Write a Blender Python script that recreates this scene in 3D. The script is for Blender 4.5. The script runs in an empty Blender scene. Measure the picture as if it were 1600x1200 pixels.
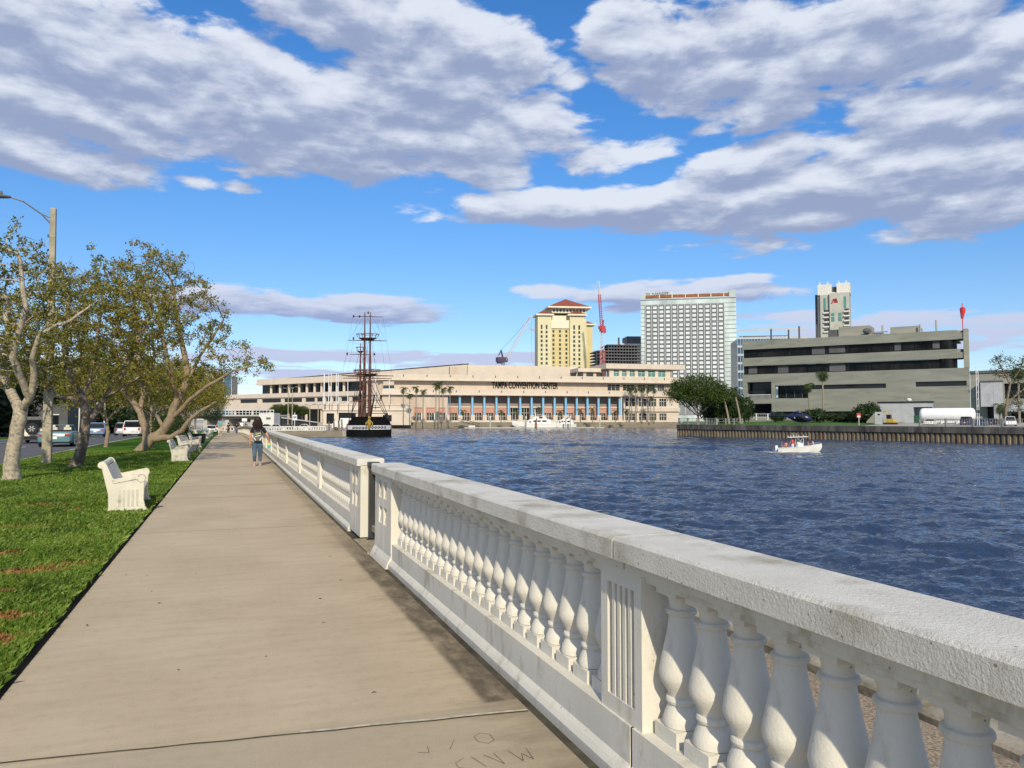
import bpy, bmesh, math, random
import numpy as np
from mathutils import Vector, Matrix
R = math.radians
random.seed(7)
SC = bpy.context.scene
COL = SC.collection
# ------------------------------------------------------------------ camera
FPX = 1200.0                       # focal length in pixels of a 1600 px wide frame (27 mm)
YAW = math.atan(443/1200); PIT = math.atan(55/1200); EYE = 1.55
cam_d = bpy.data.cameras.new("camera"); cam_d.lens = 27; cam_d.sensor_width = 36
cam_d.clip_start = 0.05; cam_d.clip_end = 20000
cam = bpy.data.objects.new("camera", cam_d); COL.objects.link(cam)
cam.location = (0, 0, EYE); cam.rotation_euler = (R(90)+PIT, 0, -YAW)
SC.camera = cam
SC.view_settings.view_transform = 'Standard'; SC.view_settings.look = 'None'
SC.view_settings.gamma = 1; SC.view_settings.exposure = 0.0
SC.render.resolution_x = 1024; SC.render.resolution_y = 768
SC.cycles.max_bounces = 6; SC.cycles.transparent_max_bounces = 6
SC.cycles.use_denoising = True
# ------------------------------------------------------------------ geometry of the view
_cf = np.array([math.sin(YAW)*math.cos(PIT), math.cos(YAW)*math.cos(PIT), math.sin(PIT)])
_cr = np.array([math.cos(YAW), -math.sin(YAW), 0.0]); _cu = np.cross(_cr, _cf)
def ray(px, py): return _cf*FPX + _cr*(px-800) + _cu*(600-py)
def P(px, py, d):                  # world point seen at (px,py), d metres in front
    v = np.array([0, 0, EYE]) + ray(px, py)*(d/FPX); return Vector(v)
def XY(px, d, z=0.0):              # ground point under image column px, d metres in front
    v = P(px, 655, d); return Vector((v.x, v.y, z))
def Z(py, d): return EYE + (655-py)*d/FPX
def azel(px, py):
    d = ray(px, py); d = d/np.linalg.norm(d)
    return math.degrees(math.atan2(d[0], d[1])), math.degrees(math.asin(d[2]))
WATER = -2.65
def gz(y):                         # the ground falls gently towards the bridge
    t = min(1, max(0, (y-60)/105.0)); return -1.05*t*t*(3-2*t)
# ------------------------------------------------------------------ sun and sky
SUN_AZ, SUN_EL = 13.0, 32.0        # light travels towards +Y, 15 deg towards +X
sd = bpy.data.lights.new("sun", 'SUN'); sd.energy = 4.3; sd.angle = R(0.53); sd.color = (1.0, 0.89, 0.68)
so = bpy.data.objects.new("sun", sd); COL.objects.link(so)
dirv = Vector((math.sin(R(SUN_AZ))*math.cos(R(SUN_EL)), math.cos(R(SUN_AZ))*math.cos(R(SUN_EL)), -math.sin(R(SUN_EL))))
so.rotation_euler = dirv.to_track_quat('-Z', 'Y').to_euler()
so.location = (-20, -60, 60)
W = bpy.data.worlds.new("World"); SC.world = W; W.use_nodes = True
nt = W.node_tree; nt.nodes.clear(); N = nt.nodes; L = nt.links
def nd(t, **k):
    n = N.new(t)
    for a, b in k.items(): setattr(n, a, b)
    return n
def mth(op, a, b=None, c=None, clamp=False):
    n = N.new('ShaderNodeMath'); n.operation = op; n.use_clamp = clamp
    for i, v in enumerate((a, b, c)):
        if v is None: continue
        if isinstance(v, (int, float)): n.inputs[i].default_value = v
        else: L.new(v, n.inputs[i])
    return n.outputs[0]
STR = 0.10
out = nd('ShaderNodeOutputWorld'); bg = nd('ShaderNodeBackground'); bg.inputs[1].default_value = STR
L.new(bg.outputs[0], out.inputs[0])
sky = nd('ShaderNodeTexSky', sky_type='NISHITA', sun_disc=False, sun_elevation=R(SUN_EL), sun_rotation=R(180+SUN_AZ),
         air_density=1.0, dust_density=0.3, ozone_density=2.5, altitude=0)
tc = nd('ShaderNodeTexCoord'); sx = nd('ShaderNodeSeparateXYZ'); L.new(tc.outputs['Generated'], sx.inputs[0])
# below the horizon the sky is repeated upwards, as light bounced off open water
az_z = mth('ABSOLUTE', sx.outputs[2]); cv = N.new('ShaderNodeCombineXYZ'); L.new(sx.outputs[0], cv.inputs[0]); L.new(sx.outputs[1], cv.inputs[1]); L.new(mth('ADD', az_z, 0.022), cv.inputs[2])
nv = N.new('ShaderNodeVectorMath'); nv.operation = 'NORMALIZE'; L.new(cv.outputs[0], nv.inputs[0]); L.new(nv.outputs[0], sky.inputs['Vector'])
az = mth('MULTIPLY', mth('ARCTAN2', sx.outputs[0], sx.outputs[1]), 57.29578)
el = mth('MULTIPLY', mth('ARCSINE', az_z), 57.29578)
DPP = 0.0455
MASSES = [ # centre x, y, half width, half height (photo pixels), rotation deg, weight
 (430,165,520,95,-4,1.0),(120,70,420,95,-8,1.0),(650,70,270,100,-12,1.0),(40,225,180,45,-8,.9),(170,175,360,60,-3,1.0),(560,225,330,50,6,1.0),(820,170,80,60,0,.6),
 (1060,75,165,95,-6,1.0),(885,120,45,30,0,.5),(1030,140,90,30,0,.7),
 (1370,50,205,85,12,1.0),(1230,145,120,50,25,.8),(1540,85,220,45,16,.8),(1130,190,60,25,10,.4),(1235,190,50,20,10,.4),
 (900,325,220,38,0,1.0),(1150,315,330,48,0,1.1),(1400,270,330,75,10,1.1),(1560,170,240,70,14,1.0),(1190,245,140,38,8,.9),(960,248,120,28,8,.6),(780,275,90,25,0,.7),(660,328,40,16,0,.4),(1560,300,200,60,3,.9),
 (380,470,180,24,-2,.9),(570,482,150,26,0,.9),(470,560,330,16,0,.55),(700,562,300,14,0,.45),(480,588,400,14,0,.35),
 (880,458,100,14,-3,.6),(1060,458,200,26,0,.9),(980,480,60,16,0,.5),(1480,510,330,26,0,.6),(1230,510,130,22,0,.45),(1350,545,400,14,0,.35),(340,288,60,10,0,.35)]
def combine(a, e):
    c = N.new('ShaderNodeCombineXYZ'); L.new(a, c.inputs[0]); L.new(e, c.inputs[1]); return c.outputs[0]
def density(azs, els, masses):
    p = combine(azs, els); m = None
    # warp the outlines
    v = mth('DIVIDE', 1.0, mth('ADD', mth('SINE', mth('MULTIPLY', mth('MAXIMUM', els, 0.0), 0.0174533)), 0.10))
    q = N.new('ShaderNodeCombineXYZ'); L.new(mth('DIVIDE', azs, 7.0), q.inputs[0]); L.new(mth('MULTIPLY_ADD', els, -0.20, mth('MULTIPLY', v, 0.95)), q.inputs[1])
    # shear the rows so that they fan out as in perspective
    n1 = nd('ShaderNodeTexNoise'); n1.inputs['Scale'].default_value = 1.0; n1.inputs['Detail'].default_value = 3; n1.inputs['Roughness'].default_value = 0.5
    L.new(q.outputs[0], n1.inputs['Vector'])
    mq = N.new('ShaderNodeMapping'); mq.inputs['Scale'].default_value = (1.3, 1.85, 1); mq.inputs['Location'].default_value = (3.1, 7.7, 2.0); L.new(q.outputs[0], mq.inputs['Vector'])
    n2 = nd('ShaderNodeTexNoise'); n2.inputs['Scale'].default_value = 1.0; n2.inputs['Detail'].default_value = 10; n2.inputs['Roughness'].default_value = 0.58; n2.inputs['Distortion'].default_value = 0.2
    L.new(mq.outputs[0], n2.inputs['Vector'])
    for cx, cy, hw, hh, rot, w in masses:
        a0, e0 = azel(cx, cy); mp = N.new('ShaderNodeMapping'); mp.vector_type = 'TEXTURE'
        mp.inputs['Location'].default_value = (a0, e0, 0); mp.inputs['Rotation'].default_value = (0, 0, R(rot))
        mp.inputs['Scale'].default_value = (hw*DPP, hh*DPP, 1); L.new(p, mp.inputs['Vector'])
        dt = N.new('ShaderNodeVectorMath'); dt.operation = 'DOT_PRODUCT'; L.new(mp.outputs[0], dt.inputs[0]); L.new(mp.outputs[0], dt.inputs[1])
        g = mth('MULTIPLY_ADD', dt.outputs['Value'], -w, w)
        m = g if m is None else mth('MAXIMUM', m, g)
    # beyond the frame: broken cloud higher up
    m = mth('MAXIMUM', m, mth('MINIMUM', mth('MULTIPLY_ADD', els, 0.05, -1.75), 0.35))
    side = mth('MULTIPLY_ADD', mth('ABSOLUTE', mth('SUBTRACT', azs, 20.0)), 0.05, -2.3)
    m = mth('MAXIMUM', m, mth('MINIMUM', side, 0.15))
    m = mth('MAXIMUM', m, -1.0)
    return mth('ADD', mth('MULTIPLY', m, 0.95), mth('MULTIPLY_ADD', n1.outputs[0], 1.5, mth('MULTIPLY_ADD', n2.outputs[0], 2.5, -2.10)))
d0 = density(az, el, MASSES)
d1 = density(az, mth('ADD', el, mth('MULTIPLY_ADD', el, 0.045, 0.30)), [q for q in MASSES if q[5] >= .8])
def ramp(x, a, b):
    n = nd('ShaderNodeMapRange', interpolation_type='SMOOTHSTEP'); L.new(x, n.inputs[0]); n.inputs[1].default_value = a; n.inputs[2].default_value = b
    return n.outputs[0]
alpha = ramp(d0, -0.15, 0.28)
relief = mth('SUBTRACT', d0, d1)
bright = mth('ADD', mth('MULTIPLY', relief, 0.82), mth('MULTIPLY_ADD', d0, -0.13, 0.41), clamp=True)
bright = ramp(bright, 0.0, 1.0)
# skylight colour
hsv = nd('ShaderNodeHueSaturation'); hsv.inputs['Saturation'].default_value = 1.25; hsv.inputs['Value'].default_value = 1.35
L.new(sky.outputs[0], hsv.inputs['Color'])
c_mix = nd('ShaderNodeMix', data_type='RGBA'); L.new(bright, c_mix.inputs['Factor'])
c_mix.inputs['A'].default_value = (3.2, 3.85, 5.7, 1); c_mix.inputs['B'].default_value = (7.7, 8.2, 9.2, 1)
grade = nd('ShaderNodeMix', data_type='RGBA', blend_type='MULTIPLY'); grade.inputs['Factor'].default_value = 1
gr = nd('ShaderNodeMix', data_type='RGBA'); L.new(ramp(el, 2.0, 26.0), gr.inputs['Factor'])
gr.inputs['A'].default_value = (0.98, 0.94, 1.0, 1); gr.inputs['B'].default_value = (0.86, 1.07, 1.27, 1)
L.new(hsv.outputs[0], grade.inputs['A']); L.new(gr.outputs['Result'], grade.inputs['B'])
# low clouds take the blue of the distance
lowf = ramp(el, 14.0, 3.0)
c_low = nd('ShaderNodeMix', data_type='RGBA'); L.new(mth('MULTIPLY', lowf, 0.55), c_low.inputs['Factor'])
L.new(c_mix.outputs['Result'], c_low.inputs['A']); c_low.inputs['B'].default_value = (3.3, 4.1, 7.3, 1)
fin = nd('ShaderNodeMix', data_type='RGBA'); L.new(mth('MULTIPLY', alpha, 0.96), fin.inputs['Factor'])
L.new(grade.outputs['Result'], fin.inputs['A']); L.new(c_low.outputs['Result'], fin.inputs['B'])
L.new(fin.outputs['Result'], bg.inputs[0])
W.cycles.sampling_method = 'MANUAL'; W.cycles.sample_map_resolution = 512
# ------------------------------------------------------------------ materials
def mat(name, col, rough=.65, var=.12, scale=3.0, bump=0.0, bscale=60, metal=0, spec=.4, stretch=(1,1,1), dirt=None, dscale=1.2, dlo=.5, dhi=.7, emit=None, detail=4, specks=0):
    m = bpy.data.materials.new(name); m.use_nodes = True; t = m.node_tree; b = t.nodes['Principled BSDF']
    b.inputs['Roughness'].default_value = rough; b.inputs['Metallic'].default_value = metal
    b.inputs['Specular IOR Level'].default_value = spec
    co = t.nodes.new('ShaderNodeTexCoord'); mp = t.nodes.new('ShaderNodeMapping'); mp.inputs['Scale'].default_value = stretch
    t.links.new(co.outputs['Object'], mp.inputs['Vector'])
    n = t.nodes.new('ShaderNodeTexNoise'); n.inputs['Scale'].default_value = scale; n.inputs['Detail'].default_value = detail
    t.links.new(mp.outputs[0], n.inputs['Vector'])
    mx = t.nodes.new('ShaderNodeMix'); mx.data_type = 'RGBA'
    lo = [max(0, c*(1-var*1.6)) for c in col]; hi = [min(1, c*(1+var)) for c in col]
    mx.inputs['A'].default_value = (*lo, 1); mx.inputs['B'].default_value = (*hi, 1)
    r = t.nodes.new('ShaderNodeMapRange'); r.inputs[1].default_value = .3; r.inputs[2].default_value = .7
    t.links.new(n.outputs[0], r.inputs[0]); t.links.new(r.outputs[0], mx.inputs['Factor'])
    last = mx.outputs['Result']
    if dirt:
        n3 = t.nodes.new('ShaderNodeTexNoise'); n3.inputs['Scale'].default_value = dscale; n3.inputs['Detail'].default_value = 8; n3.inputs['Roughness'].default_value = .65
        t.links.new(mp.outputs[0], n3.inputs['Vector'])
        r3 = t.nodes.new('ShaderNodeMapRange'); r3.interpolation_type = 'SMOOTHSTEP'; r3.inputs[1].default_value = dlo; r3.inputs[2].default_value = dhi
        t.links.new(n3.outputs[0], r3.inputs[0]); m3 = t.nodes.new('ShaderNodeMix'); m3.data_type = 'RGBA'
        t.links.new(r3.outputs[0], m3.inputs['Factor']); t.links.new(last, m3.inputs['A']); m3.inputs['B'].default_value = (*dirt, 1); last = m3.outputs['Result']
    if specks:                       # small chips and pits, rust-dark inside
        vo = t.nodes.new('ShaderNodeTexVoronoi'); vo.inputs['Scale'].default_value = specks; t.links.new(co.outputs['Object'], vo.inputs['Vector'])
        sc_ = t.nodes.new('ShaderNodeSeparateColor'); t.links.new(vo.outputs['Color'], sc_.inputs[0])
        th = t.nodes.new('ShaderNodeMapRange'); t.links.new(sc_.outputs[0], th.inputs[0]); th.inputs[1].default_value = .80; th.inputs[2].default_value = 1; th.inputs[3].default_value = 0; th.inputs[4].default_value = .15
        lt = t.nodes.new('ShaderNodeMath'); lt.operation = 'LESS_THAN'; t.links.new(vo.outputs['Distance'], lt.inputs[0]); t.links.new(th.outputs[0], lt.inputs[1])
        ml = t.nodes.new('ShaderNodeMath'); ml.operation = 'MULTIPLY'; t.links.new(lt.outputs[0], ml.inputs[0]); ml.inputs[1].default_value = .7
        m4 = t.nodes.new('ShaderNodeMix'); m4.data_type = 'RGBA'; t.links.new(ml.outputs[0], m4.inputs['Factor']); t.links.new(last, m4.inputs['A']); m4.inputs['B'].default_value = (.13,.11,.085,1); last = m4.outputs['Result']
    t.links.new(last, b.inputs['Base Color'])
    if bump:
        n2 = t.nodes.new('ShaderNodeTexNoise'); n2.inputs['Scale'].default_value = bscale; n2.inputs['Detail'].default_value = 5; n2.inputs['Roughness'].default_value = .68
        t.links.new(co.outputs['Object'] if bscale > 50 else mp.outputs[0], n2.inputs['Vector'])
        bp = t.nodes.new('ShaderNodeBump'); bp.inputs['Strength'].default_value = bump; bp.inputs['Distance'].default_value = .01 if bscale > 20 else .05
        t.links.new(n2.outputs[0], bp.inputs['Height']); t.links.new(bp.outputs[0], b.inputs['Normal'])
    if emit: b.inputs['Emission Color'].default_value = (*emit[:3], 1); b.inputs['Emission Strength'].default_value = emit[3]
    return m
def leafmat(name, cols, rough=.5, scale=2.0, trans=.25):
    """foliage: colour varies leaf by leaf (white noise per face island) and in clumps"""
    m = bpy.data.materials.new(name); m.use_nodes = True; t = m.node_tree; b = t.nodes['Principled BSDF']
    b.inputs['Roughness'].default_value = rough; b.inputs['Specular IOR Level'].default_value = .25
    g = t.nodes.new('ShaderNodeNewGeometry'); co = t.nodes.new('ShaderNodeTexCoord')
    n = t.nodes.new('ShaderNodeTexNoise'); n.inputs['Scale'].default_value = scale; t.links.new(co.outputs['Object'], n.inputs['Vector'])
    ad = t.nodes.new('ShaderNodeMath'); ad.operation = 'MULTIPLY_ADD'; t.links.new(g.outputs['Random Per Island'], ad.inputs[0]); ad.inputs[1].default_value = .7
    mm = t.nodes.new('ShaderNodeMath'); mm.operation = 'MULTIPLY_ADD'; t.links.new(n.outputs[0], mm.inputs[0]); mm.inputs[1].default_value = 1.2; mm.inputs[2].default_value = -.45
    t.links.new(mm.outputs[0], ad.inputs[2])
    cr = t.nodes.new('ShaderNodeValToRGB'); el_ = cr.color_ramp.elements
    while len(el_) < len(cols): el_.new(.5)
    for i, c in enumerate(cols): el_[i].position = i/(len(cols)-1); el_[i].color = (*c, 1)
    t.links.new(ad.outputs[0], cr.inputs[0]); t.links.new(cr.outputs[0], b.inputs['Base Color'])
    if trans:
        tr = t.nodes.new('ShaderNodeBsdfTranslucent'); t.links.new(cr.outputs[0], tr.inputs[0]); mx = t.nodes.new('ShaderNodeMixShader'); mx.inputs[0].default_value = trans
        t.links.new(b.outputs[0], mx.inputs[1]); t.links.new(tr.outputs[0], mx.inputs[2]); t.links.new(mx.outputs[0], t.nodes['Material Output'].inputs[0])
    return m
M = {}
def mm_(k, *a, **kw): M[k] = mat(k, *a, **kw); return M[k]
# painted concrete of the balustrade and benches
mm_('white_concrete', (.68,.65,.57), .8, .05, 2.5, .35, 80, stretch=(1,1,.4), dirt=(.42,.38,.29), dscale=5, dlo=.50, dhi=.72, spec=.25, specks=26)
mm_('cap_concrete', (.66,.64,.58), .85, .06, 5, .95, 85, dirt=(.38,.35,.28), dscale=2.6, dlo=.48, dhi=.74, spec=.2, specks=30)
mm_('bench_concrete', (.66,.62,.50), .85, .06, 4, .3, 60, dirt=(.40,.35,.25), dscale=6, dlo=.52, dhi=.74, spec=.2, specks=24)
mm_('weathered_bench', (.56,.53,.45), .85, .1, 5, .3, 60, dirt=(.26,.24,.19), dscale=6, dlo=.45, dhi=.7, spec=.2)
mm_('dark_steel', (.055,.06,.06), .5, .1, metal=.5)
mm_('grey_steel', (.30,.31,.30), .5, .1, metal=.3)
mm_('wood_rail', (.33,.27,.18), .7, .2, 6, stretch=(8,1,8))
mm_('gutter', (.07,.062,.045), .95, .3, 6, .5, 30)
mm_('kerb', (.46,.45,.42), .85, .12, 3, .2, 40)
mm_('seawall', (.34,.30,.23), .9, .2, 3, .6, 30, dirt=(.16,.14,.10), dscale=1.6)
mm_('seawall_apron', (.30,.235,.165), .9, .40, 60, .6, 60, dirt=(.19,.15,.11), dscale=2)
mm_('asphalt', (.105,.105,.115), .85, .15, 2, .2, 80)
mm_('paint_white', (.72,.71,.66), .7, .1, 4)
mm_('grey_pavement', (.36,.34,.31), .85, .12, 1.5)
mm_('soil', (.10,.085,.05), .95, .3, 3)
mm_('bark_mottled', (.36,.30,.22), .9, .35, 9, .8, 25, dirt=(.47,.42,.33), dscale=16, dlo=.52, dhi=.60)
mm_('bark_tan', (.29,.22,.145), .9, .25, 5, .6, 30, dirt=(.20,.14,.085), dscale=5)
mm_('bark_dark', (.16,.12,.085), .9, .3, 6, .6, 30, dirt=(.36,.29,.22), dscale=5, dlo=.5, dhi=.6)
mm_('palm_trunk', (.27,.23,.18), .9, .2, 8, .4, 20)
mm_('pole_concrete', (.36,.32,.24), .85, .15, 4, .3, 40, dirt=(.22,.22,.13), dscale=5)
mm_('lamp_grey', (.20,.20,.20), .4, .1, metal=.5)
mm_('black_rubber', (.018,.018,.02), .8, .1)
mm_('black_paint', (.012,.012,.015), .35, .1)
mm_('glass_dark', (.014,.017,.02), .15, .3, 6, spec=.4)
mm_('glass_teal', (.09,.26,.24), .12, .3, 4, spec=.6)
mm_('glass_blue', (.05,.12,.20), .12, .3, .3, spec=.6)
mm_('chrome', (.6,.6,.6), .2, .05, metal=.9)
mm_('tail_red', (.45,.02,.02), .3, .1)
mm_('plate', (.75,.75,.72), .5, .05)
mm_('car_teal', (.10,.20,.23), .3, .05, spec=.6)
mm_('car_blue', (.16,.24,.42), .3, .05, spec=.6)
mm_('car_white', (.70,.70,.68), .3, .04, spec=.5)
mm_('car_cream', (.62,.56,.44), .35, .04, spec=.5)
mm_('car_dark', (.03,.035,.045), .3, .05, spec=.6)
mm_('car_navy', (.03,.05,.11), .3, .05, spec=.6)
mm_('car_silver', (.42,.43,.45), .3, .05, spec=.6)
mm_('cc_wall', (.54,.45,.36), .85, .07, .25, stretch=(1,1,.6), dirt=(.47,.37,.29), dscale=.15)
mm_('cc_light', (.60,.52,.43), .85, .06, .3, dirt=(.47,.39,.32), dscale=.3, dlo=.55, dhi=.8)
mm_('cc_pink', (.50,.27,.20), .85, .08, .4)
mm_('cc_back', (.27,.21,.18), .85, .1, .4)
mm_('cc_blue', (.20,.48,.72), .6, .05, 1)
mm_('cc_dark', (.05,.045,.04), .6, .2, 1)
mm_('letter_black', (.02,.02,.022), .6, .05)
mm_('hotel_yellow', (.58,.49,.25), .8, .05, .1)
mm_('hotel_pale', (.61,.56,.36), .8, .05, .1)
mm_('hotel_trim', (.72,.66,.52), .8, .05, .2)
mm_('roof_red', (.26,.065,.035), .7, .15, .5)
mm_('win_dark', (.05,.06,.05), .2, .5, .2, spec=.6)
mm_('tower_grid', (.20,.215,.23), .5, .08, .2)
mm_('tower_rail', (.42,.44,.46), .5, .05, .2)
mm_('tower_pane', (.62,.66,.66), .25, .10, .12, spec=.7)
mm_('tower_frame', (.07,.08,.09), .5, .1, .2)
mm_('tower_glass', (.50,.58,.56), .16, .22, .12, spec=.8, stretch=(1,1,.3))
mm_('rust', (.27,.10,.045), .8, .2, .5)
mm_('far_concrete', (.42,.42,.37), .85, .08, .2)
mm_('far_white', (.62,.61,.57), .8, .05, .3)
mm_('far_dark', (.10,.10,.11), .7, .15, .3)
mm_('logo_red', (.40,.02,.03), .6, .05)
mm_('crane_red', (.42,.06,.07), .6, .1, 1)
mm_('crane_white', (.6,.6,.6), .6, .1, 1)
mm_('crane_dark', (.07,.05,.10), .6, .1, 1)
mm_('board_concrete', (.235,.243,.21), .9, .10, .35, .25, 6, stretch=(.35,.35,2.2), dirt=(.165,.17,.145), dscale=.5, dlo=.5, dhi=.75)
mm_('board_pale', (.28,.28,.235), .9, .10, .4, .25, 6, stretch=(.35,.35,2.2))
mm_('office_glass', (.012,.013,.012), .35, .6, .35, spec=.2)
mm_('shed_grey', (.40,.42,.44), .8, .08, .8)
mm_('bulk_cap', (.115,.11,.10), .9, .3, .5, .5, 5, dirt=(.035,.035,.035), dscale=.6, dlo=.42, dhi=.65, stretch=(1,1,.25))
mm_('sheet_pile', (.17,.145,.105), .85, .35, .8, .4, 6, dirt=(.20,.09,.03), dscale=.9, dlo=.5, dhi=.75, stretch=(1,1,.5))
mm_('quay', (.24,.21,.16), .9, .2, .4, .4, 5, dirt=(.10,.095,.06), dscale=.4, stretch=(.5,.5,2))
mm_('grass_far', (.055,.12,.018), .95, .2, .3)
mm_('metal_white', (.68,.70,.70), .5, .05, 2)
mm_('tank_white', (.80,.81,.82), .35, .03, 1)
mm_('green_paint', (.02,.09,.05), .6, .1)
mm_('yellow_paint', (.55,.35,.06), .6, .15)
mm_('sign_red', (.55,.06,.05), .6, .05)
mm_('sign_green', (.01,.22,.14), .6, .05)
mm_('windsock', (.55,.03,.03), .7, .05)
mm_('ship_black', (.005,.005,.006), .8, .2, 1, spec=.1)
mm_('ship_white', (.50,.52,.55), .6, .08, 1)
mm_('ship_brown', (.20,.085,.04), .7, .2, 2)
mm_('mast_brown', (.12,.052,.035), .7, .2, 1)
mm_('rope', (.07,.05,.045), .9, .1)
mm_('gold', (.42,.30,.06), .5, .2, 3)
mm_('boat_white', (.78,.77,.72), .3, .03, 1)
mm_('canvas', (.14,.28,.26), .8, .1)
mm_('heli_navy', (.012,.015,.06), .25, .1)
mm_('skin', (.60,.30,.19), .6, .05, 10)
mm_('skin_sun', (.55,.22,.14), .6, .05, 10)
mm_('hair_dark', (.025,.012,.009), .6, .3, 30, .6, 60, stretch=(6,6,1))
mm_('shirt_black', (.014,.015,.019), .85, .2, 12, .3, 30)
mm_('jeans', (.055,.10,.15), .85, .3, 5, .3, 60, dirt=(.12,.19,.26), dscale=4, dlo=.45, dhi=.7)
mm_('pack_grey', (.14,.14,.13), .8, .2, 8)
mm_('pack_yellow', (.55,.60,.12), .7, .1)
mm_('pack_white', (.65,.66,.66), .7, .1)
mm_('cloth_teal', (.10,.38,.42), .8, .1)
mm_('cloth_red', (.55,.06,.08), .8, .1)
mm_('cloth_blue', (.08,.13,.35), .8, .1)
mm_('cloth_white', (.7,.7,.7), .8, .1)
mm_('shoe_pink', (.42,.28,.30), .7, .1)
mm_('planter_black', (.02,.02,.02), .5, .1)
mm_('hedge_core', (.012,.025,.008), .95, .2)
mm_('foam', (.55,.57,.50), .6, .1, 3)
mm_('house_grey', (.09,.095,.10), .8, .1, 1)
mm_('fence_wood', (.20,.16,.09), .85, .2, 3)
M['leaf_olive'] = leafmat('leaf_olive', [(.035,.055,.008),(.10,.125,.014),(.19,.19,.025),(.27,.20,.04),(.15,.17,.02)], trans=.3)
M['leaf_brown'] = leafmat('leaf_brown', [(.05,.07,.010),(.14,.17,.018),(.26,.25,.035),(.25,.15,.035),(.17,.20,.022)], trans=.3)
M['leaf_green'] = leafmat('leaf_green', [(.018,.04,.008),(.04,.075,.012),(.07,.10,.015),(.03,.06,.01)], scale=.8)
M['leaf_dark'] = leafmat('leaf_dark', [(.006,.018,.006),(.015,.035,.01),(.03,.055,.012),(.02,.04,.01)], scale=.5, trans=.1)
M['leaf_palm'] = leafmat('leaf_palm', [(.02,.045,.012),(.05,.08,.02),(.08,.10,.03)], scale=.5)
M['blade'] = leafmat('blade', [(.035,.07,.010),(.09,.155,.016),(.16,.25,.03),(.25,.32,.06)], scale=.9, trans=.3)
M['blade_dry'] = leafmat('blade_dry', [(.25,.10,.035),(.38,.18,.07),(.20,.16,.04)], scale=1.5, trans=.2)
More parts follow.
